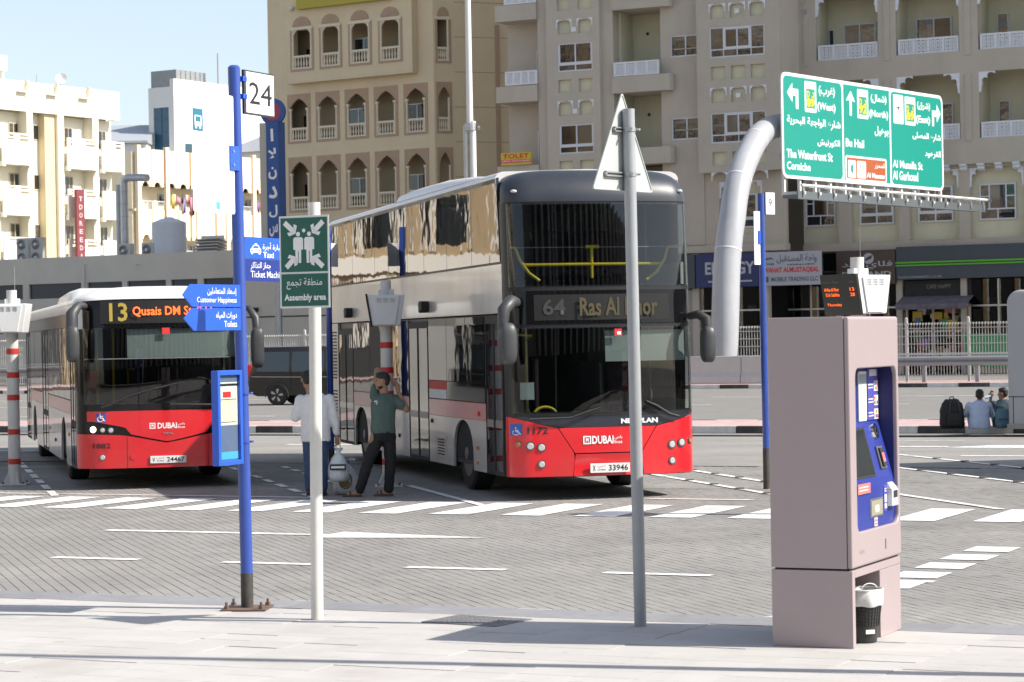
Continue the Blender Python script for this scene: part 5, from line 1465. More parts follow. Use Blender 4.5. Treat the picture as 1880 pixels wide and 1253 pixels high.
def wheel(par, x, y, r=0.5, wd=0.28, out=-1):
    wb = MB()
    prof = [(r * .62, 0.0), (r * .93, 0.0), (r, 0.03), (r, wd - 0.03), (r * .93, wd), (r * .62, wd)]
    rings = []
    for rr, d in prof:
        rings.append([(x + out * (-d), y + rr * math.cos(2 * math.pi * k / 36), r + rr * math.sin(2 * math.pi * k / 36)) for k in range(36)])
    wb.loft([[Vector(q) for q in rg] for rg in rings], cap=False)
    wo = wb.build('wheel', m_tyre, par, smooth=35)
    rb = MB()
    rings = []
    for rr, d in ((r * .64, -0.0), (r * .60, 0.0), (r * .56, .07), (r * .34, .09), (r * .30, .0), (r * .18, -.02), (r * .16, -.03), (0.001, -.03)):
        rings.append([Vector((x + out * (-d), y + rr * math.cos(2 * math.pi * k / 30), r + rr * math.sin(2 * math.pi * k / 30))) for k in range(30)])
    rb.loft(rings)
    for k in range(10):
        a = 2 * math.pi * k / 10
        cy, cz = y + r * .46 * math.cos(a), r + r * .46 * math.sin(a)
        rb.cyl((x + out * -0.085, cy, cz), (x + out * -0.04, cy, cz), 0.022, n=6)
    rb.build('rim', m_rim, wo, smooth=35)
    return wo

def side_panel(mb, poly, x0=0.0, thick=0.04):
    """outline in (y, z) on the left flank"""
    return mb.prism(poly, lambda a, b, d: (x0 + d, a, b), thick)

def arch_poly(y0, y1, zb, zt, ac, ar_, top=None):
    """panel with a wheel arch cut from its lower edge; ac = arch centre y, ar_ = half width, arch height = top"""
    top = top or 1.06
    pts = [(y0, zb), (y0, zt), (y1, zt), (y1, zb)]
    pts += [(ac + ar_, zb)]
    for k in range(13):
        a = math.pi * k / 12
        pts.append((ac + ar_ * math.cos(a), zb + (top - zb) * (math.sin(a) ** 0.62)))
    pts += [(ac - ar_, zb)]
    out = []
    for q in pts:
        if not out or (abs(out[-1][0] - q[0]) + abs(out[-1][1] - q[1])) > 1e-4: out.append(q)
    return out

def pod(mb, c, sx, sy, sz, e=0.5, n=20, m=14, taper=0.0):
    rings = []
    sg = lambda v: (abs(v) ** e) * (1 if v >= 0 else -1)
    for i in range(1, m):
        th = math.pi * i / m
        zz = -sg(math.cos(th))
        rr = abs(math.sin(th)) ** e
        tp = 1 + taper * zz
        rings.append([Vector((c[0] + sx * rr * tp * sg(math.cos(2 * math.pi * k / n)), c[1] + sy * rr * tp * sg(math.sin(2 * math.pi * k / n)), c[2] + sz * zz)) for k in range(n)])
    return mb.loft(rings)

def lamp(par, x, z, r, F, mat=None, name='headlight'):
    y = F(x, z)
    dx = (F(x + .02, z) - F(x - .02, z)) / .04
    nrm = Vector((dx, -1, 0)).normalized()
    c0 = Vector((x, y, z))
    b = MB(); b.cyl(c0 - nrm * .03, c0 + nrm * .012, r, r * .96, 20)
    o = b.build(name, m_ring, par, smooth=40)
    b = MB(); b.cyl(c0 + nrm * .008, c0 + nrm * .02, r * .78, r * .6, 18)
    b.build('lens', mat or m_lens, o, smooth=40)
    return o

def wheelchair(par, x0, x1, z0, z1, F):
    xm, zm = (x0 + x1) / 2, (z0 + z1) / 2
    b = MB(); shell(b, lambda u, w_: (x0 + (x1 - x0) * u, z0 + (z1 - z0) * w_), 4, 2, F, 0.006, 0.005)
    s = b.build('access_sign', m_bluep, par)
    b = MB()
    S = (x1 - x0)
    Y = lambda x: F(x, zm) - 0.011
    def seg(pts, wd):
        for (xa, za), (xb, zb) in zip(pts, pts[1:]):
            xa, za, xb, zb = x0 + S * xa, z0 + S * za, x0 + S * xb, z0 + S * zb
            L = math.hypot(xb - xa, zb - za) or 1
            px, pz = -(zb - za) / L * wd * S / 2, (xb - xa) / L * wd * S / 2
            b.quad((xa + px, Y(xa), za + pz), (xa - px, Y(xa), za - pz), (xb - px, Y(xb), zb - pz), (xb + px, Y(xb), zb + pz))
    seg([(.42, .72), (.44, .42), (.68, .42), (.78, .16), (.88, .2)], .09)
    seg([(.43, .58), (.66, .58)], .07)
    seg([(.42 + .25 * math.cos(rad(a)), .33 + .25 * math.sin(rad(a))) for a in range(120, 370, 25)], .07)
    seg([(.36, .84), (.48, .84)], .12)
    b.build('symbol', m_white, s)
    return s

def bus_logo(par, x0, x1, z0, z1, F):
    h = z1 - z0; wd = x1 - x0
    b = MB()
    ic = h
    def q(xa, xb, za, zb):
        b.quad((xa, F(xa, za) - .007, za), (xb, F(xb, za) - .007, za), (xb, F(xb, zb) - .007, zb), (xa, F(xa, zb) - .007, zb))
    q(x0, x0 + ic, z0, z0 + h * .16); q(x0, x0 + ic, z1 - h * .16, z1); q(x0, x0 + ic * .16, z0 + h * .16, z1 - h * .16); q(x0 + ic * .84, x0 + ic, z0 + h * .16, z1 - h * .16)
    q(x0 + ic * .32, x0 + ic * .68, z0 + h * .42, z0 + h * .72); q(x0 + ic * .28, x0 + ic * .4, z0 + h * .24, z0 + h * .34); q(x0 + ic * .6, x0 + ic * .72, z0 + h * .24, z0 + h * .34)
    o = b.build('emblem', m_white, par)
    front_text('DUBAI', x0 + wd * .225, x0 + wd * .775, z0, z1, F, m_white, par, 0.03, .007)
    front_text('bus', x0 + wd * .80, x1, z0 + h * .02, z0 + h * .42, F, m_white, par, 0.01, .007)
    front_text(ar('باص'), x0 + wd * .80, x1, z0 + h * .5, z1, F, m_white, par, 0.01, .007)

def num_plate(par, x0, x1, z0, z1, F, left, right, small):
    xm = (x0 + x1) / 2
    y = min(F(x0, z0), F(xm, z0), F(x1, z0), F(xm, z1)) - 0.03
    b = MB(); b.box(x0, x1, y, y + 0.02, z0, z1)
    p = b.build('number_plate', m_plate, par, bevel=0.004)
    wd, h = x1 - x0, z1 - z0
    text(right, x0 + wd * .46, x1 - wd * .05, z0 + h * .2, z1 - h * .16, y - .002, m_ink, p, bold=.015)
    text(left, x0 + wd * .06, x0 + wd * .13, z0 + h * .2, z0 + h * .8, y - .002, m_ink, p, bold=.01)
    text(small, x0 + wd * .19, x0 + wd * .38, z0 + h * .25, z0 + h * .42, y - .002, m_ink, p)
    text(ar('دبي'), x0 + wd * .19, x0 + wd * .38, z0 + h * .55, z0 + h * .8, y - .002, m_redp, p)
    return p

def wiper(par, pts, F, off=0.05):
    b = MB()
    P3 = [(x, F(x, z) - off, z) for x, z in pts]
    b.tube(P3, [0.018] * (len(pts) - 1) + [0.01], 6)
    a, c_ = Vector(P3[-2]), Vector(P3[-1])
    d = (c_ - a).normalized()
    o = b.build('wiper', m_trim, par)
    return o

def seat_row(par, x, y, z, mat=None):
    b = MB()
    b.box(x, x + .44, y, y + .42, z + .40, z + .48); b.box(x, x + .44, y + .36, y + .44, z + .45, z + 1.02); b.box(x + .18, x + .26, y + .15, y + .3, z, z + .4)
    return b.build('passenger_seat', mat or m_seat, par, bevel=0.03)

def double_decker(loc, rotz, label):
    t = thing('double_decker_bus', label, 'bus', loc, rotz)
    L, Wd = 13.2, 2.5
    cr = 0.24
    def F(x, z):
        q = (x - 1.25) / 1.25
        y = -0.16 * (1 - q * q)
        xe = min(x, Wd - x)
        if xe < cr: y += cr - math.sqrt(max(0.0, cr * cr - (cr - xe) ** 2))
        if z > 1.05:
            zz = min(z, 3.85) - 1.05
            y += 0.055 * zz - 0.035 * math.sin(math.pi * zz / 2.8)
        return y
    US = [0.5 - 0.5 * math.cos(math.pi * k / 22) for k in range(23)]
    # red bumper in three pieces
    def ztop(x):
        if x < 0.6: return 0.93 + 0.15 * ((0.6 - x) / 0.6) ** 1.1
        if x > 1.9: return 0.93 + 0.14 * ((x - 1.9) / 0.6) ** 1.1
        return 0.93
    def xl(z): return 0.78 + 0.03 * min(1, max(0, (z - 0.31) / 0.28)) if z < 0.59 else 0.81 - 0.22 * (z - 0.59) / 0.34
    def xr(z): return 2.5 - xl(z) + (0.0)
    b = MB(); shell(b, lambda u, w_: (lambda z: (xl(min(z, .93)) - .006 + (0 - xl(min(z, .93)) + .006) * (1 - u), z))(0.31 + w_ * (ztop(u * .6) - 0.31)), 0, 8, F, us=US)
    b.build('bumper_corner', m_red, t, smooth=40)
    b = MB(); shell(b, lambda u, w_: (lambda z: (xr(min(z, .93)) + .006 + (Wd - xr(min(z, .93)) - .006) * u, z))(0.31 + w_ * (ztop(2.5 - (1 - u) * .6) - 0.31)), 0, 8, F, us=US)
    b.build('bumper_corner', m_red, t, smooth=40)
    b = MB(); shell(b, lambda u, w_: (lambda z: (xl(z) + .006 + (xr(z) - xl(z) - .012) * u, z))(0.605 + w_ * 0.325), 12, 6, F, 0.0)
    b.build('front_flap', m_red, t, smooth=40)
    b = MB(); shell(b, lambda u, w_: (lambda z: (xl(z) + .006 + (xr(z) - xl(z) - .012) * u, z))(0.31 + w_ * 0.28), 12, 6, lambda x, z: F(x, z) + 0.02 * math.sin(math.pi * (z - .31) / .28), -0.004)
    b.build('bumper_centre', m_red, t, smooth=40)
    b = MB(); shell(b, lambda u, w_: (Wd * u, 0.30 + w_ * 0.62), 0, 2, F, -0.035, 0.05, US)
    b.build('bumper_backing', m_black, t)
    # dark panel under the windscreen, black surround
    def zdark(x): return ztop(x) + 0.004
    b = MB(); shell(b, lambda u, w_: (Wd * u, zdark(Wd * u) + w_ * (1.125 - zdark(Wd * u))), 0, 4, F, -0.012, 0.03, US)
    b.build('front_panel', m_navyp, t, smooth=40)
    fr = MB()
    for z0, z1 in ((1.08, 1.14), (2.2, 2.27), (2.68, 2.76), (3.80, 3.86)):
        shell(fr, lambda u, w_: (Wd * u, z0 + w_ * (z1 - z0)), 0, 2, F, -0.008, 0.03, US)
    for x0, x1 in ((0.0, 0.07), (2.43, 2.5)):
        shell(fr, lambda u, w_: (x0 + (x1 - x0) * u, 1.1 + w_ * 2.75), 8, 10, F, -0.006, 0.05)
    fr.build('front_frame', m_black, t, smooth=40)
    b = MB(); shell(b, lambda u, w_: (0.04 + 2.42 * u, 1.125 + w_ * 1.09), 0, 10, F, 0.0, 0.006, US)
    b.build('lower_windscreen', g_shield, t, smooth=60)
    b = MB(); shell(b, lambda u, w_: (0.04 + 2.42 * u, 2.745 + w_ * 1.07), 0, 10, F, 0.0, 0.006, US)
    b.build('upper_windscreen', g_shield, t, smooth=60)
    b = MB(); shell(b, lambda u, w_: (0.03 + 2.44 * u, 2.262 + w_ * 0.43), 0, 4, F, 0.0, 0.03, US)
    d = b.build('destination_display', m_gloss, t, smooth=60)
    b = MB(); shell(b, lambda u, w_: (0.32 + 1.81 * u, 2.31 + w_ * 0.33), 14, 3, F, 0.003, 0.003)
    b.build('display_screen', M('display_screen', (0.016, 0.016, 0.016), 0.5, spec=.3), d)
    front_text('64', 0.43, 0.72, 2.375, 2.585, F, m_led_off, d, 0.02, .008)
    front_text('Ras Al Khor', 0.90, 1.96, 2.36, 2.60, F, m_led_dim, d, 0.025, .008)
    # dark cap: rolls back from the windscreen into the roof
    b = MB()
    nu, nw = 26, 10
    rows = []
    for j in range(nw + 1):
        a = math.pi / 2 * j / nw
        z = 3.84 + 0.43 * math.sin(a)
        back = 0.43 * (1 - math.cos(a))
        nar = 0.16 * (1 - math.cos(a)) * 0.9
        rows.append([Vector((nar + (Wd - 2 * nar) * u, F(Wd * u, 3.84) + back, z - 0.07 * (abs(2 * u - 1) ** 6) * math.sin(a))) for u in [0.5 - 0.5 * math.cos(math.pi * k / nu) for k in range(nu + 1)]])
    rows.append([Vector((p.x, 1.0, p.z)) for p in rows[-1]])
    vs = [p for r in rows for p in r]
    fs = [(i * (nu + 1) + k, i * (nu + 1) + k + 1, (i + 1) * (nu + 1) + k + 1, (i + 1) * (nu + 1) + k) for i in range(len(rows) - 1) for k in range(nu)]
    b.add(vs, fs); b.build('front_cap', m_cap, t, smooth=50)
    for x in (0.13, 2.37):
        b = MB(); b.sphere((x, F(x, 3.98) + 0.02, 3.98), 0.035, 10, 6, 1.3, 1, .7); b.build('marker_lamp', m_lens, t, smooth=60)
    # roof
    b = MB()
    prof = [(0.0, 4.19), (0.03, 4.235), (0.10, 4.265), (1.25, 4.30), (2.40, 4.265), (2.47, 4.235), (2.5, 4.19), (2.5, 4.12), (0.0, 4.12)]
    b.prism(prof, lambda a, z, d: (a, 0.62 + d, z), L - 0.62)
    b.build('roof', m_roofw, t, smooth=50)
    b = MB()
    hp = [(0.06, 4.255), (0.10, 4.36), (0.30, 4.43), (1.25, 4.46), (2.2, 4.43), (2.40, 4.36), (2.44, 4.255)]
    rg = [[Vector((0.06 + (x - 0.06), y, 4.25 + (z - 4.25) * h)) for x, z in hp] for y, h in ((1.7, .12), (3.0, .62), (4.6, .95), (6.6, 1.0), (7.3, .8), (7.6, 0.05))]
    b.loft(rg); b.build('roof_fairing', m_roofw, t, smooth=50)
    # flank
    b = MB(); side_panel(b, [(0.40, 2.415), (0.36, 3.055), (L, 3.055), (L, 2.415)]); b.build('flank_band', m_bwhite, t, bevel=0.006)
    b = MB(); side_panel(b, [(0.42, 3.06), (0.60, 4.185), (L, 4.185), (L, 3.06)], 0.012, 0.03); b.build('window_backing', m_black, t)
    ed = [0.44, 2.02, 3.56, 5.10, 6.30, 7.02, 8.9, 10.9, 12.95]
    for k in range(len(ed) - 1):
        y0, y1 = ed[k] + .008, ed[k + 1] - .008
        b = MB(); sk = 0.15 if k == 0 else 0
        side_panel(b, [(y0, 3.085), (y0 + sk, 4.175), (y1, 4.175), (y1, 3.085)], 0.0, 0.012)
        b.build('side_window', g_side, t)
    b = MB(); side_panel(b, [(12.965, 3.085), (12.965, 4.175), (L - .02, 4.175), (L - .02, 3.085)], 0.0, 0.012); b.build('rear_corner', m_bwhite, t)
    for y in (4.88, 11.04):
        b = MB(); b.loft([[Vector((x, y + dy, 2.575 + dz)) for dy, dz in ((-.10, -.06), (.12, -.09), (.14, .05), (.09, .085), (-.10, .075))] for x in (0.01, -0.12)])
        b.build('camera_pod', m_trim, t, bevel=0.015)
    # lower flank: door, panels with arches, glass
    b = MB(); side_panel(b, [(0.26, 1.0), (0.26, 2.40), (L, 2.40), (L, 1.0)], 0.045, 0.02)
    for ya, yb in ((.3, 1.4), (4.9, 6.35), (10.95, 12.45)): b.box(.045, .065, ya, yb, .3, .998)
    bk = b.build('flank_backing', m_black, t)
    b = MB()
    for yc in (2.72, 10.3): b.box(.42, .45, yc - .7, yc + .7, .3, 1.0); b.box(.05, .45, yc - .72, yc - .70, .3, 1.0); b.box(.05, .45, yc + .70, yc + .72, .3, 1.0); b.box(.05, .45, yc - .7, yc + .7, .98, .996)
    b.build('wheel_house', m_trim, t)
    def door(y0, y1, z0, z1):
        d_ = thing('door', None, None); d_.parent = t
        b = MB(); b.box(-0.003, 0.03, y0, y1, z0, z0 + .05); b.box(-0.003, 0.03, y0, y1, z1 - .10, z1)
        ym = (y0 + y1) / 2
        for y in (y0, ym - .022, ym + .022, y1 - .03):
            b.box(-0.003, 0.03, y, y + (.03 if y != ym - .022 else .02), z0 + .05, z1 - .10)
        b.build('door_frame', m_trim, d_)
        for ya, yb in ((y0 + .03, ym - .022), (ym + .042, y1 - .03)):
            b = MB(); b.box(0.004, 0.014, ya, yb, z0 + .05, z1 - .10); b.build('door_glass', g_side, d_)
            b = MB(); b.box(-0.0, 0.006, ya + .02, yb - .02, z0 + .62, z0 + .72); b.build('door_bar', m_alu, d_)
        return d_
    door(0.40, 1.34, 0.30, 2.39)
    door(4.93, 6.32, 0.30, 2.36)
    door(10.98, 12.38, 0.30, 2.30)
    za, zs0, zs1 = 0.30, 0.985, 1.22
    for poly, nm in ((arch_poly(1.37, 4.90, za, zs0, 2.72, 0.62, 0.97), 'skirt'), (arch_poly(6.35, 10.95, za, zs0, 10.3, 0.60, 0.97), 'skirt')):
        b = MB(); side_panel(b, poly); b.build(nm, m_bwhite, t, bevel=0.004)
    b = MB(); side_panel(b, [(12.41, .42), (12.41, 2.40), (L, 2.40), (L, .48), (13.0, .42)]); b.build('engine_panel', m_bwhite, t)
    for y0, y1 in ((1.37, 4.90), (6.35, 10.95)):
        b = MB(); side_panel(b, [(y0, zs0 + .004), (y0, zs1), (y1, zs1), (y1, zs0 + .004)]); b.build('stripe', m_pinkstripe, t)
    # arch linings (red lip of the stripe panel above each arch is part of the stripe)
    for ya, yb in ((1.40, 2.5), (2.52, 3.68), (3.70, 4.88)):
        b = MB(); b.box(0.0, 0.012, ya, yb, 1.50, 2.385); b.build('side_window', g_side, t)
    b = MB(); b.box(0.0, 0.012, 1.40, 4.88, 1.235, 1.49); b.build('sticker_backing', m_gloss, t)
    b = MB(); b.box(-0.004, 0.0, 3.72, 4.86, 1.24, 1.36); b.build('sticker', m_white, t)
    b = MB(); b.box(-0.004, 0.0, 3.72, 4.86, 1.37, 1.49); b.build('sticker', m_redp, t)
    for ya, yb in ((6.36, 7.9), (7.92, 9.45), (9.47, 10.94)):
        b = MB(); b.box(0.0, 0.012, ya, yb, 1.235, 2.385); b.build('side_window', g_side, t)
    b = MB(); b.box(-0.006, 0.0, 3.78, 4.42, 0.38, 0.70); b.build('hatch', m_bwhite, t, bevel=0.004)
    for k in range(6):
        b = MB(); b.box(-0.012, -0.006, 3.88, 4.32, 0.43 + k * .042, 0.447 + k * .042); b.build('vent_slat', m_trim, t)
    for k in range(30):
        z = 0.55 + k * 0.058
        if 1.24 < z < 1.42: continue
        b = MB(); b.box(-0.008, 0.0, 12.55, 13.05, z, z + .026); b.build('vent_slat', m_trim, t)
    for y, z, mt in ((1.75, 1.08, m_redp), (1.82, .62, m_amber), (1.82, .42, m_amber), (4.7, .9, m_trim), (7.1, .6, m_trim), (9.3, .85, m_amber), (9.2, .45, m_trim)):
        b = MB(); b.box(-0.018, 0.0, y - .035, y + .035, z - .03, z + .03); b.build('side_marker', mt, t, bevel=0.008)
    # far flank, back, decks
    b = MB(); b.box(2.46, 2.5, 0.35, L, 0.30, 1.25); b.box(2.46, 2.5, 0.45, L, 2.40, 3.06); b.box(2.46, 2.5, 9.0, L, 1.25, 2.40); b.box(2.46, 2.5, 11.0, L, 3.06, 4.15)
    for y in (1.9, 3.5, 5.1, 6.7, 8.3): b.box(2.46, 2.5, y, y + .08, 1.25, 2.4)
    for y in (2.0, 4.0, 6.0, 8.0): b.box(2.46, 2.5, y, y + .08, 3.06, 4.15)
    b.build('far_flank', m_bwhite, t)
    b = MB(); b.box(2.475, 2.485, 0.4, 9.0, 1.25, 2.40); b.box(2.475, 2.485, 0.6, 11.0, 3.06, 4.15)
    b.build('far_windows', glass('tinted_glass', (0.16, 0.17, 0.17), 1.6), t)
    b = MB(); b.box(0.02, 2.48, L - .05, L, 0.35, 4.2); b.build('rear_wall', m_bwhite, t)
    b = MB(); b.box(0.06, 2.44, 0.14, L - .06, 2.42, 2.52); b.box(0.06, 2.44, 0.30, L - .06, 0.36, 0.42); b.build('deck', m_floor, t)
    b = MB(); b.box(0.06, 2.44, 0.65, L - .06, 4.06, 4.11); b.box(0.06, 2.44, 3.2, 3.26, 0.42, 2.4); b.box(0.06, 2.44, 7.0, 7.06, 2.5, 4.06); b.box(0.05, 0.09, .6, L - .1, 2.52, 4.1); b.box(0.05, 0.09, 1.4, L - .1, .42, 2.4); b.build('lining', m_int, t)
    # cab
    b = MB(); shell(b, lambda u, w_: (0.10 + 2.3 * u, 1.12), 10, 1, lambda x, z: F(x, z) + 0.06, 0, 0.5); b.build('dashboard', m_int, t)
    b = MB(); b.tube([(1.85 + .23 * math.cos(2 * math.pi * k / 20), 0.62 + .12 * math.sin(2 * math.pi * k / 20), 1.34 + .2 * math.sin(2 * math.pi * k / 20)) for k in range(21)], 0.018, 6); b.build('steering_wheel', m_trim, t)
    b = MB(); b.box(1.62, 2.1, 1.15, 1.28, 0.9, 1.75); b.box(1.62, 2.1, .8, 1.2, .85, .95); b.build('driver_seat', m_seat, t, bevel=0.05)
    b = MB(); b.box(1.35, 1.39, 0.55, 1.5, 0.42, 1.75); b.box(1.5, 2.25, 1.6, 1.64, .42, 2.3); b.build('cab_partition', M('cab_partition', (0.10, 0.105, 0.11), 0.5), t)
    b = MB(); shell(b, lambda u, w_: (1.25 + 1.12 * u, 1.77 + w_ * 0.40), 8, 1, lambda x, z: F(x, z) + 0.07, 0, 0.008); b.build('sun_blind', m_blind, t)
    b = MB(); b.tube([(.45, .9, .45), (.45, .9, 2.35)], 0.02, 8); b.tube([(.17, .45, 2.14), (.42, .5, 2.12), (.45, .9, 2.05)], 0.016, 8)
    b.tube([(.46 + .15 * math.cos(a), F(.6, 1.2) + .14, 1.10 + .10 * math.sin(a)) for a in [math.pi * k / 10 for k in range(11)]], 0.018, 8); b.build('grab_rail', m_yel, t)
    b = MB(); shell(b, lambda u, w_: (.13 + .17 * u, 1.30 + w_ * .22), 2, 1, F, -0.012, 0.004); b.build('notice', M('notice', (0.55, 0.6, 0.58), 0.6), t)
    b = MB(); shell(b, lambda u, w_: (1.36 + .10 * u, 2.10 + w_ * .09), 2, 1, F, 0.004, 0.004); b.build('sticker', m_redp, t)
    b = MB(); shell(b, lambda u, w_: (1.395 + .05 * u, 2.115 + w_ * .04), 2, 1, F, 0.009, 0.003); b.build('sticker', m_white, t)
    # upper deck rails behind the glass
    yb = 0.42
    b = MB(); b.tube([(0.30, yb, 3.04), (2.20, yb, 3.04)], 0.022, 8)
    b.tube([(0.07, yb, 3.27), (0.20, yb, 3.26), (0.26, yb, 3.10), (0.38, yb, 2.93), (0.52, yb, 2.83)], 0.022, 8)
    b.tube([(2.42, yb, 3.27), (2.28, yb, 3.26), (2.23, yb, 3.10), (2.12, yb, 2.93), (1.98, yb, 2.83)], 0.022, 8)
    b.tube([(1.23, yb, 3.27), (1.23, yb, 2.86)], 0.022, 8); b.tube([(1.15, yb, 3.27), (1.33, yb, 3.27)], 0.022, 8)
    b.build('front_rail', m_yel, t, smooth=50)
    b = MB(); b.tube([(0.2, yb + .02, 3.265), (2.3, yb + .02, 3.265)], 0.008, 6); b.build('glass_edge', m_alu, t)
    for k, x in enumerate((0.35, 0.82, 1.30, 1.76)):
        for y in (1.5, 2.4, 3.3):
            seat_row(t, x, y, 2.52)
    b = MB(); b.tube([(.66, 1.93, 3.45), (.70, 1.93, 3.52), (.80, 1.93, 3.52), (.84, 1.93, 3.4)], .018, 6); b.tube([(1.4, 1.93, 3.40), (1.44, 1.93, 3.5), (1.56, 1.93, 3.52)], .018, 6); b.build('seat_rail', m_yel, t)
    b = MB(); b.box(0.10, 0.16, 0.5, 0.56, 2.75, 3.8); b.build('pillar_lining', M('pale_lining', (0.5, 0.56, 0.6), 0.6), t)
    # lamps, writing, plate
    for x, z, r, mt in ((0.10, .725, .045, m_amber), (0.235, .705, .06, None), (0.375, .685, .06, None), (0.375, .47, .055, None), (2.40, .72, .045, m_amber), (2.265, .70, .06, None), (2.125, .68, .06, None), (2.125, .47, .055, None)):
        lamp(t, x, z, r, F, mt)
    wheelchair(t, 0.02, 0.14, 0.84, 0.99, F)
    front_text('1172', 0.20, 0.46, 0.855, 0.945, F, m_ink, t, 0.02)
    bus_logo(t, 0.91, 1.43, 0.715, 0.82, F)
    front_text('NEOPLAN', 1.42, 1.93, 0.97, 1.035, lambda x, z: F(x, z) + .012, m_white, t, 0.05)
    num_plate(t, 0.99, 1.52, 0.345, 0.465, F, 'X', '33946', 'DUBAI')
    wiper(t, [(.22, 1.05), (.75, 1.06), (.95, 1.13), (1.12, 1.18)], F, 0.045)
    wiper(t, [(2.22, 1.04), (2.08, 1.08), (1.9, 1.19), (1.76, 1.25)], F, 0.045)
    # mirrors on curved arms
    b = MB(); pod(b, (-0.10, -0.28, 2.02), .115, .14, .27, .6); mo = b.build('mirror', m_mirror, t, smooth=60)
    b = MB(); b.tube([(0.10, 0.05, 2.55), (-0.02, -0.18, 2.56), (-0.14, -0.28, 2.45), (-0.16, -0.26, 2.2)], [.07, .085, .085, .06], 10); b.build('mirror_arm', m_mirror, mo, smooth=60)
    b = MB(); pod(b, (2.60, -0.20, 1.97), .085, .13, .24, .55); mo = b.build('mirror', m_mirror, t, smooth=60)
    b = MB(); b.tube([(2.44, 0.05, 2.34), (2.50, -0.12, 2.36), (2.58, -0.20, 2.30), (2.60, -0.2, 2.1)], [.05, .06, .07, .06], 10); b.build('mirror_arm', m_trim, mo, smooth=60)
    for x in (0.07, 2.43):
        for y in (2.72, 10.3):
            wheel(t, x, y, 0.5, 0.3, -1 if x < 1 else 1)
    b = MB(); b.box(0.08, 2.42, 2.0, 3.4, 0.45, 1.0); b.box(.4, 2.1, .4, L - .3, .30, .40); b.build('chassis', m_int, t)
    return t

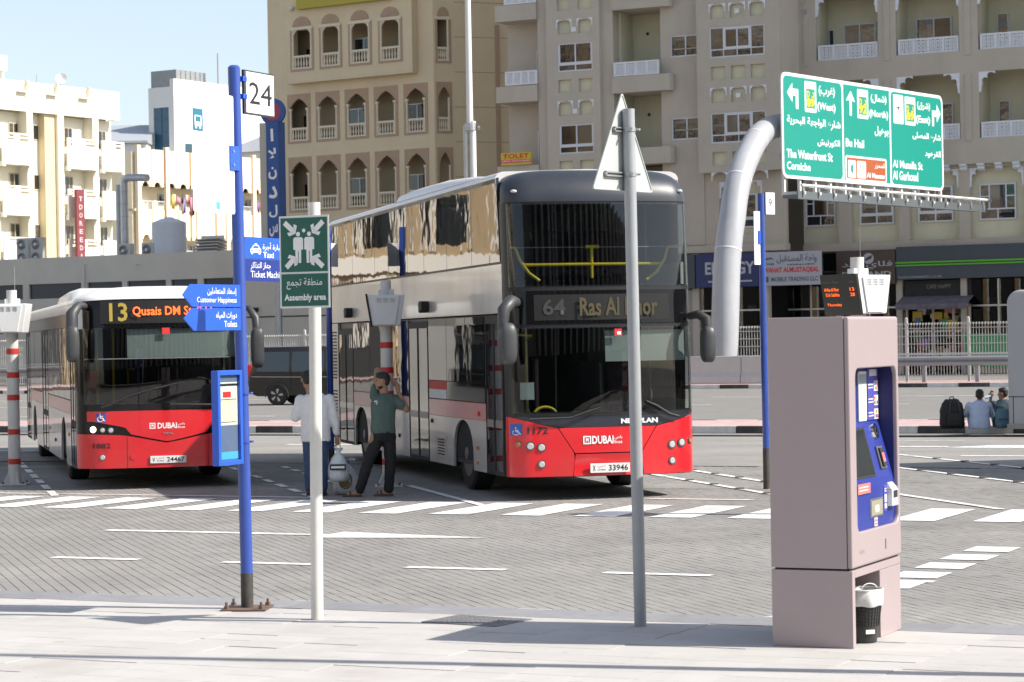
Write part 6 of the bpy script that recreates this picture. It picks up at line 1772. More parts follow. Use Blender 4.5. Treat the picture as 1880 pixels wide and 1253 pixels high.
def single_decker(loc, rotz, label):
    t = thing('single_deck_bus', label, 'bus', loc, rotz)
    L, Wd = 14.2, 2.5
    cr = 0.34
    def F(x, z):
        q = (x - 1.25) / 1.25
        y = -0.15 * (1 - q * q)
        xe = min(x, Wd - x)
        if xe < cr: y += cr - math.sqrt(max(0.0, cr * cr - (cr - xe) ** 2))
        if z > 1.1: y += 0.05 * (z - 1.1) - 0.03 * math.sin(math.pi * min(1, (z - 1.1) / 1.6))
        if z > 2.70: y += 0.9 * (z - 2.70) ** 2 * 4
        return y
    US = [0.5 - 0.5 * math.cos(math.pi * k / 22) for k in range(23)]
    chev = lambda x: 0.66 + 0.125 * min(1, abs(x - 1.27) / 0.62) + 0.02 * min(1, max(0, abs(x - 1.27) - .6) / .5)
    chevt = lambda x: chev(x) + 0.024 + (0.085 + .075 * min(1, (abs(x - 1.27) - .58) / .45) if abs(x - 1.27) > 0.58 else 0.012 * max(0, (abs(x - 1.27) - .3) / .28))
    b = MB(); shell(b, lambda u, w_: (Wd * u, 0.31 + w_ * (chev(Wd * u) - .31)), 0, 6, F, 0.012, 0.04, US); b.build('bumper', m_red, t, smooth=45)
    def rtop(x): return 1.135
    b = MB(); shell(b, lambda u, w_: (0.13 + 2.24 * u, chevt(.13 + 2.24 * u) + w_ * (1.135 - chevt(.13 + 2.24 * u))), 0, 6, F, 0.006, 0.04, [0.5 - 0.5 * math.cos(math.pi * k / 40) for k in range(41)]); b.build('front_flap', m_red, t, smooth=45)
    b = MB(); shell(b, lambda u, w_: (Wd * u, 0.4 + w_ * .85), 0, 6, F, -0.006, 0.04, US); b.build('lamp_band', m_gloss, t, smooth=45)
    fr = MB()
    for z0, z1 in ((1.13, 1.24), (2.33, 2.385)):
        shell(fr, lambda u, w_: (Wd * u, z0 + w_ * (z1 - z0)), 0, 2, F, -0.003, 0.03, US)
    for x0, x1 in ((0.0, 0.11), (2.39, 2.5)):
        shell(fr, lambda u, w_: (x0 + (x1 - x0) * u, 1.1 + w_ * 1.28), 8, 8, F, -0.002, 0.05)
    fr.build('front_frame', m_gloss, t, smooth=45)
    b = MB(); shell(b, lambda u, w_: (0.10 + 2.30 * u, 1.235 + w_ * 1.105), 0, 10, F, 0.0, 0.006, US); b.build('windscreen', g_shield, t, smooth=60)
    b = MB(); shell(b, lambda u, w_: (lambda z: (0.10 + .03 * w_ + (2.30 - .06 * w_) * u, z))(2.38 + w_ * .385), 0, 4, F, 0.0, 0.03, US); d = b.build('destination_display', m_gloss, t, smooth=60)
    b = MB(); shell(b, lambda u, w_: (0.34 + 1.9 * u, 2.40 + w_ * .33), 14, 3, F, 0.003, 0.003); b.build('display_screen', M('display_screen'), d)
    front_text('13', 0.47, 0.73, 2.43, 2.70, F, M('led_13', (0.34, .25, .04), .6, emit=(.75, .50, .08), estr=.10), d, 0.02, .008)
    front_text('Qusais DM Staff H', 0.80, 1.95, 2.49, 2.645, F, m_led_o, d, 0.02, .008)
    # cream roof front
    b = MB()
    nu, nw = 26, 8
    rows = []
    for j in range(nw + 1):
        a = math.pi / 2 * j / nw
        z = 2.755 + 0.19 * math.sin(a); back = 0.45 * (1 - math.cos(a)); nar = 0.16 * (1 - math.cos(a))
        rows.append([Vector((nar + (Wd - 2 * nar) * u, F(Wd * u, 2.70) + back, z - 0.12 * abs(2 * u - 1) ** 4 * (0.3 + 0.7 * math.sin(a)))) for u in [0.5 - 0.5 * math.cos(math.pi * k / nu) for k in range(nu + 1)]])
    rows.append([Vector((p.x, 1.6, p.z + .02)) for p in rows[-1]])
    vs = [p for r in rows for p in r]
    b.add(vs, [(i * (nu + 1) + k, i * (nu + 1) + k + 1, (i + 1) * (nu + 1) + k + 1, (i + 1) * (nu + 1) + k) for i in range(len(rows) - 1) for k in range(nu)])
    b.build('front_roof', m_roofw, t, smooth=50)
    b = MB()
    for s_ in (0, 1):
        pr = [(0, 2.38), (-.02, 2.56), (0.0, 2.70), (.10, 2.80)]
        shell(b, lambda u, w_: ((0.0 + .10 * u) if s_ == 0 else (2.5 - .10 * u), 2.33 + w_ * .42), 6, 4, F, 0.004, 0.06)
    b.build('roof_pillar', m_roofw, t, smooth=50)
    b = MB(); prof = [(0.0, 2.60), (-0.015, 2.70), (0.02, 2.745), (0.12, 2.79), (1.25, 2.83), (2.38, 2.79), (2.48, 2.745), (2.515, 2.70), (2.5, 2.60), (2.5, 2.56), (0, 2.56)]
    b.prism(prof, lambda a, z, d_: (a, 0.5 + d_, z), L - .5); b.build('roof', m_roofw, t, smooth=50)
    b = MB()
    for y0, y1, h in ((0.75, 3.2, .17), (4.4, 8.2, .26)):
        b.loft([[Vector((x, y, 2.78 + z * hh)) for x, z in ((.22, 0), (.28, .6), (.45, 1), (2.05, 1), (2.22, .6), (2.28, 0))] for y, hh in ((y0, .02), (y0 + .4, h * .8), (y0 + .9, h), (y1 - .3, h), (y1, .02))])
    b.build('roof_fairing', m_roofw, t, smooth=50)
    # flank
    b = MB(); b.box(0.045, .065, .4, L, 1.07, 2.56)
    for ya, yb in ((.42, 1.45), (7.0, 8.7), (12.65, 14.15)): b.box(.045, .065, ya, yb, .28, 1.068)
    b.build('flank_backing', m_black, t)
    b = MB()
    for yc in (3.15, 11.35): b.box(.42, .45, yc - .7, yc + .7, .3, 1.0); b.box(.05, .45, yc - .72, yc - .70, .3, 1.0); b.box(.05, .45, yc + .70, yc + .72, .3, 1.0); b.box(.05, .45, yc - .7, yc + .7, .98, .996)
    b.build('wheel_house', m_trim, t)
    b = MB(); side_panel(b, [(0.42, 2.37), (0.42, 2.58), (L, 2.58), (L, 2.37)], 0.0, .03); b.build('cant_rail', m_gloss, t)
    def door(y0, y1, z0, z1):
        d_ = thing('door', None, None); d_.parent = t
        b = MB(); b.box(-0.003, 0.03, y0, y1, z0, z0 + .05); b.box(-0.003, 0.03, y0, y1, z1 - .08, z1)
        ym = (y0 + y1) / 2
        for y in (y0, ym - .02, y1 - .03): b.box(-0.003, 0.03, y, y + .03, z0 + .05, z1 - .08)
        b.build('door_frame', m_trim, d_)
        for ya, yb in ((y0 + .03, ym - .02), (ym + .01, y1 - .03)):
            b = MB(); b.box(0.004, 0.014, ya, yb, z0 + .05, z1 - .08); b.build('door_glass', g_side, d_)
            b = MB(); b.box(-0.0, 0.006, ya + .02, yb - .02, z0 + .60, z0 + .70); b.build('door_bar', m_trim, d_)
    door(0.45, 1.42, .29, 2.36); door(7.05, 8.65, .28, 2.36); door(12.7, 14.1, .28, 2.36)
    for poly in (arch_poly(1.45, 7.02, .28, 1.06, 3.15, .62, .98), arch_poly(8.68, 12.68, .28, 1.06, 11.35, .62, .98)):
        b = MB(); side_panel(b, poly); b.build('skirt', m_bwhite, t, bevel=.004)
    for y0, y1 in ((1.45, 7.02), (8.68, 12.68)):
        b = MB(); side_panel(b, [(y0, 1.064), (y0, 1.265), (y1, 1.265), (y1, 1.064)]); b.build('stripe', m_pinkstripe, t)
        nwin = 4 if y0 < 5 else 3
        for k in range(nwin):
            ya = y0 + (y1 - y0) * k / nwin; yb = y0 + (y1 - y0) * (k + 1) / nwin
            b = MB(); b.box(0, .012, ya + .01, yb - .01, 1.28, 2.36); b.build('side_window', g_side, t)
    for y, z, mt in ((1.85, .75, m_amber), (5.1, .55, m_trim), (6.6, .7, m_amber)):
        b = MB(); b.box(-0.018, 0.0, y - .035, y + .035, z - .03, z + .03); b.build('side_marker', mt, t, bevel=.008)
    b = MB(); b.box(2.46, 2.5, .45, L, .3, 1.2); b.box(2.46, 2.5, 9, L, 1.2, 2.56); b.box(2.46, 2.5, .6, L, 2.35, 2.56)
    for y in (2, 4, 6, 8): b.box(2.46, 2.5, y, y + .08, 1.2, 2.4)
    b.build('far_flank', m_bwhite, t)
    b = MB(); b.box(2.475, 2.485, .5, 9, 1.2, 2.36); b.build('far_windows', glass('tinted_glass'), t)
    b = MB(); b.box(.02, 2.48, L - .05, L, .35, 2.7); b.build('rear_wall', m_bwhite, t)
    b = MB(); b.box(.06, 2.44, .4, L - .06, .36, .42); b.box(.06, 2.44, .55, L - .06, 2.50, 2.55); b.box(.05, .09, 1.5, L - .1, .42, 2.5); b.box(.06, 2.44, 6.0, 6.06, .42, 2.5); b.build('lining', m_int, t)
    b = MB(); shell(b, lambda u, w_: (.12 + 2.26 * u, 1.24), 10, 1, lambda x, z: F(x, z) + .06, 0, .5); b.build('dashboard', m_int, t)
    b = MB(); b.tube([(1.85 + .23 * math.cos(2 * math.pi * k / 20), .7 + .12 * math.sin(2 * math.pi * k / 20), 1.38 + .2 * math.sin(2 * math.pi * k / 20)) for k in range(21)], .018, 6); b.build('steering_wheel', m_trim, t)
    b = MB(); b.box(1.62, 2.1, 1.2, 1.33, .9, 1.8); b.build('driver_seat', m_seat, t, bevel=.05)
    b = MB(); shell(b, lambda u, w_: (.72 + 1.66 * u, 1.90 + w_ * .42), 10, 1, lambda x, z: F(x, z) + .06, 0, .008); b.build('sun_blind', m_blind, t)
    b = MB(); shell(b, lambda u, w_: (.11 + 2.28 * u, 1.885 + w_ * .012), 12, 1, F, .004, .004); b.build('glass_edge', m_alu, t)
    b = MB(); b.tube([(.36, .9, .45), (.36, .9, 2.4)], .02, 8); b.tube([(.62, 1.2, .45), (.62, 1.2, 2.4)], .02, 8); b.tube([(.9, 1.9, 1.5), (.9, 1.9, 1.72), (1.0, 1.9, 1.72)], .018, 6); b.build('grab_rail', m_yel, t)
    b = MB(); b.box(.2, .36, .75, .86, 1.45, 1.72); b.build('ticket_validator', m_redp, t, bevel=.02)
    for x in (.4, .9, 1.4, 1.85):
        for y in (3.2, 4.2): seat_row(t, x, y, .42)
    b = MB(); shell(b, lambda u, w_: (1.22 + .11 * u, 2.24 + w_ * .09), 2, 1, F, .004, .004); b.build('sticker', m_redp, t)
    for x, z, r, mt in ((.22, .875, .05, None), (.345, .865, .042, None), (.46, .86, .046, None), (2.28, .875, .05, None), (2.145, .865, .042, None), (.34, .47, .05, None), (2.16, .47, .05, None)):
        o = lamp(t, x, z, r, F, mt)
    y = F(.22, .875)
    b = MB(); b.cyl((.215, y - .012, .875), (.215, y - .034, .875), .046, .036, 16)
    b.build('lit_headlight', M('lit_lamp', (.9, .8, .6), .3, emit=(1, .86, .6), estr=3.2), t, smooth=40)
    wheelchair(t, .25, .40, .975, 1.115, F)
    front_text('1882', .20, .45, .60, .675, F, m_ink, t, .02, .018)
    bus_logo(t, 1.01, 1.52, .87, .955, F)
    front_text('VDL', 1.2, 1.36, .785, .815, F, m_alu, t, .05, .012)
    num_plate(t, 1.01, 1.53, .37, .475, F, 'V', '24467', 'DUBAI')
    for x in (.78, 1.72):
        b = MB(); yy = F(x, .48) - .014; b.cyl((x, yy, .48), (x, yy - .004, .48), .05, n=18); b.build('tow_cover', m_red, t)
    b = MB(); yy = F(.69, .55) - .0145; b.box(.687, .693, yy, yy + .003, .32, .76); yy = F(1.86, .55) - .0145; b.box(1.857, 1.863, yy, yy + .003, .32, .76); b.build('panel_gap', m_trim, t)
    wiper(t, [(.33, 1.19), (.45, 1.22), (.75, 1.36), (1.1, 1.45), (1.5, 1.54)], F, .045)
    wiper(t, [(2.3, 1.17), (1.9, 1.20), (1.3, 1.22)], F, .045)
    b = MB(); pod(b, (-.07, -.18, 2.12), .10, .14, .27, .6); mo = b.build('mirror', m_mirror, t, smooth=60)
    b = MB(); b.tube([(.14, .12, 2.66), (.03, -.08, 2.67), (-.07, -.17, 2.55), (-.08, -.18, 2.3)], [.05, .06, .09, .09], 10); b.build('mirror_arm', m_mirror, mo, smooth=60)
    b = MB(); pod(b, (2.60, -.15, 2.02), .09, .13, .30, .5); mo = b.build('mirror', m_mirror, t, smooth=60)
    b = MB(); b.tube([(2.38, .12, 2.60), (2.5, -.05, 2.60), (2.58, -.15, 2.45), (2.6, -.15, 2.2)], [.04, .05, .06, .06], 10); b.build('mirror_arm', m_mirror, mo, smooth=60)
    for x in (.07, 2.43):
        for yw in (3.15, 11.35): wheel(t, x, yw, .49, .3, -1 if x < 1 else 1)
    b = MB(); b.box(.08, 2.42, 2.5, 3.8, .45, 1.0); b.box(.4, 2.1, .45, L - .3, .29, .38); b.build('chassis', m_int, t)
    return t

BROT = math.atan2(CY, CX)
dd = double_decker((-0.03, 30.78, 0), BROT, 'red and silver double decker bus with amber Ras Al Khor sign and dark roof cap')
sd = single_decker((-6.28, 34.72, 0), BROT, 'white and red single deck bus number 13 with orange lettering over its windscreen')
# ------------------------------------------------------------------ street furniture near the camera

p24 = thing('bus_stop_pole', 'tall blue bus stop pole with number 24 plate, direction signs and timetable case', 'bus stop sign', (-2.0, 17.88, 0.12), rad(64.85))
b = MB(); b.cyl((0, 0, 0.26), (-.0127, .027, 4.02), .0455, .0455, 28); b.build('pole', m_pblue, p24, smooth=40)
b = MB(); b.lathe([(.0455, 0), (.03, .016), (0.001, .02)], (-.0127, .027, 4.02), 24); b.build('pole_cap', m_pblue, p24, smooth=60)
b = MB(); b.cyl((0, 0, 0), (0, 0, .265), .0462, .0462, 24); b.build('pole_foot', m_blackp, p24, smooth=40)
b = MB(); b.box(-.17, .17, -.17, .17, 0, .012); b.build('base_plate', m_rust, p24, rot=(0, 0, rad(20)), bevel=.003)
for x, y in ((-.13, -.13), (.13, -.13), (.13, .13), (-.13, .13)):
    b = MB(); b.cyl((x, y, .01), (x, y, .034), .02, n=6); b.cyl((x, y, .03), (x, y, .062), .010, n=8); o = b.build('anchor_bolt', m_rust, p24, rot=(0, 0, rad(20)))
def plate(par, name, x0, x1, z0, z1, mat, y0=-.012, th=.008, r=0, bevel=.0015):
    b = MB()
    if r: b.xz(rrect(x0, x1, z0, z1, r), y0, y0 + th)
    else: b.box(x0, x1, y0, y0 + th, z0, z1)
    return b.build(name, mat, par, bevel=bevel)
Z0 = -.12
n24 = plate(p24, 'number_sign', .05, .485, 3.80 + Z0, 4.13 + Z0, m_dk, -.02, .02)
plate(n24, 'number_panel', .075, .475, 3.812 + Z0, 4.118 + Z0, m_swhite, -.024, .004)
text('24', .115, .44, 3.882 + Z0, 4.045 + Z0, -.026, m_ink, n24, 'numeral')
for z in (4.06, 3.93):
    b = MB(); b.box(.03, .085, -.026, .03, z - .018 + Z0, z + .018 + Z0); b.cyl((.06, -.03, z + Z0), (.06, -.026, z + Z0), .007, n=8); b.build('bracket', m_sblue, n24)
tb = plate(p24, 'route_board', -.65, -.085, 3.045 + Z0, 3.92 + Z0, m_swhite, -.008, .006, r=.02)
ic = plate(tb, 'bus_symbol', -.642, -.51, 3.63 + Z0, 3.79 + Z0, m_teal, -.0105, .002)
b = MB()
b.xz(rrect(-.622, -.532, 3.662 + Z0, 3.742 + Z0, .012), -.0122, -.011); b.box(-.615, -.595, -.0122, -.011, 3.645 + Z0, 3.664 + Z0); b.box(-.56, -.54, -.0122, -.011, 3.645 + Z0, 3.664 + Z0)
b.build('bus_shape', m_swhite, ic)
plate(ic, 'bus_window', -.61, -.544, 3.695 + Z0, 3.733 + Z0, m_teal, -.0130, .0006, bevel=0)
lines(tb, -.40, -.14, (3.70 + Z0, 3.66 + Z0), .012)
lines(tb, -.20, -.14, (3.545 + Z0,), .008)
lines(tb, -.35, -.32, (3.355 + Z0,), .02)
lines(tb, -.45, -.30, (3.20 + Z0, 3.185 + Z0, 3.14 + Z0, 3.125 + Z0), .007)
lines(tb, -.22, -.12, (3.22 + Z0, 3.205 + Z0, 3.16 + Z0, 3.145 + Z0), .007)
lines(tb, -.61, -.42, (3.10 + Z0, 3.085 + Z0, 3.07 + Z0), .006)
plate(tb, 'cyan_patch', -.345, -.295, 3.075 + Z0, 3.125 + Z0, m_cyan, -.0095, .0015, bevel=0)
b = MB()
for k in range(7): b.box(-.63, -.11, -.0092, -.008, 3.25 + k * .055 + Z0, 3.2515 + k * .055 + Z0)
b.build('rule_lines', M('pale_print', (.68, .68, .68), .6), tb)
o = plate(tb, 'board_clamp', -.155, -.03, 3.37 + Z0, 3.55 + Z0, m_sblue, -.02, .03)
for z in (3.41, 3.51):
    b = MB(); b.cyl((-.115, -.026, z + Z0), (-.115, -.02, z + Z0), .012, n=8); b.build('screw', m_galv, o)
# right hand plates
tx = plate(p24, 'taxi_sign', .03, .625, 2.723 + Z0, 2.885 + Z0, m_sblue, -.014, .012)
text(ar('سيارة أجرة'), .285, .60, 2.785 + Z0, 2.85 + Z0, -.0155, m_white, tx, bold=.01)
text('Taxi', .29, .445, 2.733 + Z0, 2.778 + Z0, -.0155, m_white, tx, bold=.02)
b = MB()
b.xz([(.108, 2.768 + Z0), (.262, 2.768 + Z0), (.262, 2.795 + Z0), (.245, 2.803 + Z0), (.225, 2.826 + Z0), (.15, 2.826 + Z0), (.128, 2.803 + Z0), (.108, 2.795 + Z0)], -.0155, -.0145)
b.box(.17, .205, -.0155, -.0145, 2.828 + Z0, 2.838 + Z0); b.box(.12, .145, -.0155, -.0145, 2.757 + Z0, 2.769 + Z0); b.box(.225, .25, -.0155, -.0145, 2.757 + Z0, 2.769 + Z0)
cs = b.build('car_symbol', m_white, tx)
b = MB(); b.xz([(.142, 2.803 + Z0), (.232, 2.803 + Z0), (.22, 2.819 + Z0), (.155, 2.819 + Z0)], -.0162, -.0156); b.box(.12, .14, -.0162, -.0156, 2.78 + Z0, 2.79 + Z0); b.box(.23, .25, -.0162, -.0156, 2.78 + Z0, 2.79 + Z0); b.build('car_window', m_sblue, cs)
tk = plate(p24, 'ticket_sign', .03, .625, 2.555 + Z0, 2.718 + Z0, m_snavy, -.014, .012)
text(ar('جهاز التذاكر'), .108, .40, 2.64 + Z0, 2.70 + Z0, -.0155, m_white, tk, bold=.006)
text('Ticket Machine', .108, .605, 2.583 + Z0, 2.632 + Z0, -.0155, m_white, tk, bold=.004)
# arrow plates
b = MB(); b.xz([(-.82, 2.445 + Z0), (-.70, 2.36 + Z0), (-.03, 2.36 + Z0), (-.03, 2.525 + Z0), (-.72, 2.522 + Z0)], -.014, -.004)
a1 = b.build('arrow_sign', m_sblue, p24, bevel=.002)
text(ar('إسعاد المتعاملين'), -.50, -.10, 2.438 + Z0, 2.50 + Z0, -.0155, m_white, a1, bold=.01)
text('Customer Happiness', -.637, -.10, 2.38 + Z0, 2.432 + Z0, -.0155, m_white, a1, bold=.008)
b = MB(); b.xz([(-.81, 2.275 + Z0), (-.68, 2.188 + Z0), (-.03, 2.188 + Z0), (-.03, 2.352 + Z0), (-.70, 2.35 + Z0)], -.014, -.004)
a2 = b.build('arrow_sign', m_sblue, p24, bevel=.002)
text(ar('دورات المياه'), -.385, -.10, 2.268 + Z0, 2.325 + Z0, -.0155, m_white, a2, bold=.01)
text('Toilets', -.275, -.10, 2.213 + Z0, 2.258 + Z0, -.0155, m_white, a2, bold=.008)
# timetable case
cx0, cx1, cz0, cz1 = -.40, -.06, 1.20 + Z0, 1.895 + Z0
b = MB(); b.box(cx0, cx0 + .035, -.03, .03, cz0, cz1); b.box(cx1 - .035, cx1, -.03, .03, cz0, cz1); b.box(cx0 + .035, cx1 - .035, -.03, .03, cz0, cz0 + .035); b.box(cx0 + .035, cx1 - .035, -.03, .03, cz1 - .035, cz1)
cs = b.build('timetable_case', m_sblue, p24, bevel=.004)
plate(cs, 'backing', cx0 + .035, cx1 - .035, cz0 + .035, cz1 - .035, M('case_backing', (.12, .17, .27), .5), -.004, .02)
hh = cz1 - cz0
sh = plate(cs, 'timetable', cx0 + .055, cx1 - .04, cz1 - hh * .58, cz1 - hh * .125, M('timetable_sheet', (.74, .73, .60), .6), -.0065, .002)
plate(sh, 'header', cx0 + .055, cx1 - .04, cz1 - hh * .165, cz1 - hh * .14, m_ink, -.0078, .001, bevel=0)
plate(sh, 'red_mark', cx0 + .10, cx1 - .13, cz1 - hh * .285, cz1 - hh * .225, m_redp, -.0078, .001, bevel=0)
lines(sh, cx0 + .07, cx1 - .06, [cz1 - hh * (.32 + .021 * k) for k in range(11)], .006, m_yprint, -.0078)
lines(sh, cx0 + .07, cx1 - .06, [cz1 - hh * .31, cz1 - hh * .55], .006, m_ink, -.0078)
plate(cs, 'notice_strip', cx0 + .055, cx1 - .04, cz0 + hh * .06, cz0 + hh * .14, m_cyan, -.0065, .002)
plate(cs, 'case_glass', cx0 + .036, cx1 - .036, cz0 + .036, cz1 - .036, glass('clear_pane', (.93, .94, .95), 1.35), -.024, .003)
for z in (1.72, 1.36):
    b = MB(); b.cyl((-.004, .006, z + Z0 - .008), (-.004, .006, z + Z0 + .008), .051, n=20); b.cyl((.04, -.03, z + Z0), (.075, -.03, z + Z0), .008, n=8); b.box(-.07, -.03, -.01, .01, z + Z0 - .008, z + Z0 + .008); b.build('pole_clamp', m_pblue, p24)

# assembly point sign
ap = thing('assembly_sign', 'green assembly area sign with two people and four arrows on a white pole', 'sign', (-1.42, 17.13, 0.12), -TH)
b = MB(); b.cyl((0, 0, 0), (.027, .012, 2.965), .0435, .0435, 28); b.build('pole', m_wpole, ap, smooth=40)
yb_ = -.062
fr_ = plate(ap, 'sign_plate', -.222, .185, 2.335 - .12, 2.99 - .12, M('sign_border', (.70, .71, .68), .5), yb_, .004)
plate(fr_, 'symbol_field', -.208, .171, 2.592 - .12, 2.976 - .12, m_green, yb_ - .002, .002, bevel=0)
plate(fr_, 'text_field', -.208, .171, 2.349 - .12, 2.578 - .12, m_green, yb_ - .002, .002, bevel=0)
yt = yb_ - .0035
text('Assembly area', -.185, .155, 2.375 - .12, 2.435 - .12, yt, m_swhite, fr_, bold=.03)
text(ar('منطقة تجمع'), -.165, .125, 2.468 - .12, 2.548 - .12, yt, m_swhite, fr_, bold=.006)
m_sym = m_swhite
def arrow(b, x0, z0, x1, z1, wd, hd):
    d = Vector((x1 - x0, z1 - z0)); L = d.length; d /= L; p = Vector((-d.y, d.x))
    A = Vector((x0, z0)); T = Vector((x1, z1)); N = T - d * hd * .55
    q = lambda v: (v.x, yt, v.y)
    b.quad(q(A + p * wd), q(A - p * wd), q(T - d * hd * .45 - p * wd), q(T - d * hd * .45 + p * wd))
    b.quad(q(T), q(T - d * hd * .45), q(T - d * hd * 1.25 + p * hd * .9), q(T - d * hd * .62 + p * hd * 1.1))
    b.quad(q(T), q(T - d * hd * .62 - p * hd * 1.1), q(T - d * hd * 1.25 - p * hd * .9), q(T - d * hd * .45))
for x0, z0, x1, z1 in ((-.175, 2.945, -.085, 2.865), (.14, 2.945, .05, 2.865), (-.165, 2.625, -.085, 2.70), (.135, 2.625, .05, 2.70)):
    b = MB(); arrow(b, x0, z0 - .12, x1, z1 - .12, .019, .045); b.build('arrow_symbol', m_sym, fr_)
for xm in (-.065, .025):
    b = MB(); zc = lambda z: z - .12
    b.xz([(xm - .022, zc(2.655)), (xm - .003, zc(2.655)), (xm - .003, zc(2.74)), (xm + .003, zc(2.74)), (xm + .003, zc(2.655)), (xm + .022, zc(2.655)), (xm + .024, zc(2.75)), (xm + .040, zc(2.75)), (xm + .040, zc(2.825)), (xm + .030, zc(2.838)), (xm - .030, zc(2.838)), (xm - .040, zc(2.825)), (xm - .040, zc(2.75)), (xm - .024, zc(2.75))], yt, yt + .001)
    b.xz([(xm + .0165 * math.cos(2 * math.pi * k / 14), zc(2.86) + .0165 * math.sin(2 * math.pi * k / 14)) for k in range(14)], yt, yt + .001)
    b.build('person_symbol', m_sym, fr_)
b = MB(); b.xz([(-.018 + .014 * math.cos(2 * math.pi * k / 14), 2.885 - .12 + .014 * math.sin(2 * math.pi * k / 14)) for k in range(14)], yt, yt + .001); b.build('person_symbol', m_sym, fr_)
for z in (2.45, 2.9):
    b = MB(); b.cyl((.02, .012, z - .13), (.02, .012, z - .11), .047, n=20); b.box(-.05, .09, -.058, -.03, z - .13, z - .11); b.build('pole_clamp', m_galv, ap)

# warning sign seen from behind
ws = thing('warning_sign', 'pale back of a triangular road sign clamped to a grey pole', 'sign', (.84, 16.38, 0.12), rad(52))
b = MB(); b.cyl((0, 0, 0), (-.013, .016, 3.52), .0415, .0415, 28); b.build('pole', m_gpole, ws, smooth=40)
m_tri = M('sign_back', (0.44, 0.475, 0.46), 0.5, var=0.03, dirt=(.5, .53, .5), dscale=3, damt=.3)
def tri(sc_):
    P = [(-.385, 3.085), (.325, 3.085), (-.025, 3.76)]
    cx_, cz_ = -.028, 3.31
    out = []
    for i in range(3):
        a, c_, d_ = Vector(P[i - 1]), Vector(P[i]), Vector(P[(i + 1) % 3])
        u, v_ = (a - c_).normalized() * .03, (d_ - c_).normalized() * .03
        for k in range(5):
            t_ = k / 4; q = (c_ + u) * (1 - t_) ** 2 + c_ * 2 * t_ * (1 - t_) + (c_ + v_) * t_ ** 2
            out.append((cx_ + (q.x - cx_) * sc_, cz_ + (q.y - cz_) * sc_ - .12))
    return out
b = MB(); b.xz(tri(1.0), .062, .066); tp = b.build('sign_plate', m_tri, ws, bevel=.001)
b = MB()
o_, i_ = tri(1.0), tri(.97)
for k in range(len(o_)):
    k2 = (k + 1) % len(o_)
    b.add([(o_[k][0], .062, o_[k][1]), (o_[k2][0], .062, o_[k2][1]), (o_[k2][0], .056, o_[k2][1]), (o_[k][0], .056, o_[k][1]), (i_[k][0], .056, i_[k][1]), (i_[k2][0], .056, i_[k2][1]), (i_[k2][0], .062, i_[k2][1]), (i_[k][0], .062, i_[k][1])], [(0, 1, 2, 3), (3, 2, 5, 4), (4, 5, 6, 7)])
b.build('sign_rim', m_tri, tp)
b = MB(); b.xz(tri(.99), .0665, .0675); b.build('sign_face', m_redp, tp)
for z, xa in ((3.50, -.14), (3.195, -.25)):
    zz = z - .12
    b = MB(); b.cyl((-.012, .015, zz - .014), (-.012, .015, zz + .014), .0465, n=22)
    b.box(xa, .05, .04, .058, zz - .018, zz - .008); b.box(xa, .05, .04, .058, zz + .006, zz + .016); b.box(xa, xa + .012, .04, .058, zz - .018, zz + .016)
    for x in (-.05, .03): b.cyl((x, -.045, zz), (x, -.02, zz), .009, n=6)
    b.build('pole_clamp', m_galv, ws, smooth=40)

# ------------------------------------------------------------------ ticket machine
k_ = thing('ticket_machine', 'tall dusty pink ticket machine with a blue recessed console, open base', 'ticket machine', (2.1, 15.01, 0.12), rad(64.85))
KW, KD, KT, KS = 1.09, .535, 2.075, .485
def plate_hole(mb, X0, X1, Z0_, Z1, inner, y0, y1):
    n = len(inner)
    cx_ = sum(q[0] for q in inner) / n; cz_ = sum(q[1] for q in inner) / n
    angs = []
    for (x, z) in inner: angs.append((math.atan2(z - cz_, x - cx_), x, z))
    for x, z in ((X0, Z0_), (X1, Z0_), (X1, Z1), (X0, Z1)):
        a = math.atan2(z - cz_, x - cx_)
        i = min(range(n), key=lambda k: abs((angs[k][0] - a + math.pi) % (2 * math.pi) - math.pi))
        angs[i] = (a, angs[i][1], angs[i][2])
    out = []
    for a, x, z in angs:
        dx, dz = math.cos(a), math.sin(a)
        tt = min(((X1 - cx_) / dx if dx > 1e-9 else (X0 - cx_) / dx if dx < -1e-9 else 1e9), ((Z1 - cz_) / dz if dz > 1e-9 else (Z0_ - cz_) / dz if dz < -1e-9 else 1e9))
        out.append((cx_ + dx * tt, cz_ + dz * tt))
    vs = [(x, y0, z) for x, z in out] + [(x, y0, z) for x, z in inner] + [(x, y1, z) for x, z in inner] + [(x, y1, z) for x, z in out]
    fs = []
    for k in range(n):
        q = (k + 1) % n
        fs += [(k, q, n + q, n + k), (n + k, n + q, 2 * n + q, 2 * n + k), (2 * n + k, 2 * n + q, 3 * n + q, 3 * n + k), (3 * n + k, 3 * n + q, q, k)]
    return mb.add(vs, fs)
RX0, RX1, RZ0, RZ1 = .125, 1.045, .715, 1.745
hole = rrect(RX0, RX1, RZ0, RZ1, .065, 8)
b = MB(); plate_hole(b, 0.0, KW, KS + .012, KT, hole, 0.0, .035); b.build('front_panel', m_kpink, k_, bevel=.012, seg=3)
b = MB(); b.box(0.0, .02, .037, KD, KS + .012, KT); b.build('side_panel', m_kpink, k_, bevel=.004)
b = MB(); b.box(KW - .02, KW, .037, KD, KS + .012, KT); b.build('side_panel', m_kpink, k_, bevel=.004)
b = MB(); b.box(.021, KW - .021, .037, KD, KT - .025, KT - .001); b.build('top_panel', m_kpink, k_)
b = MB(); b.box(.021, KW - .021, KD - .02, KD - .001, KS + .012, KT - .03); b.build('back_panel', m_kpink, k_)
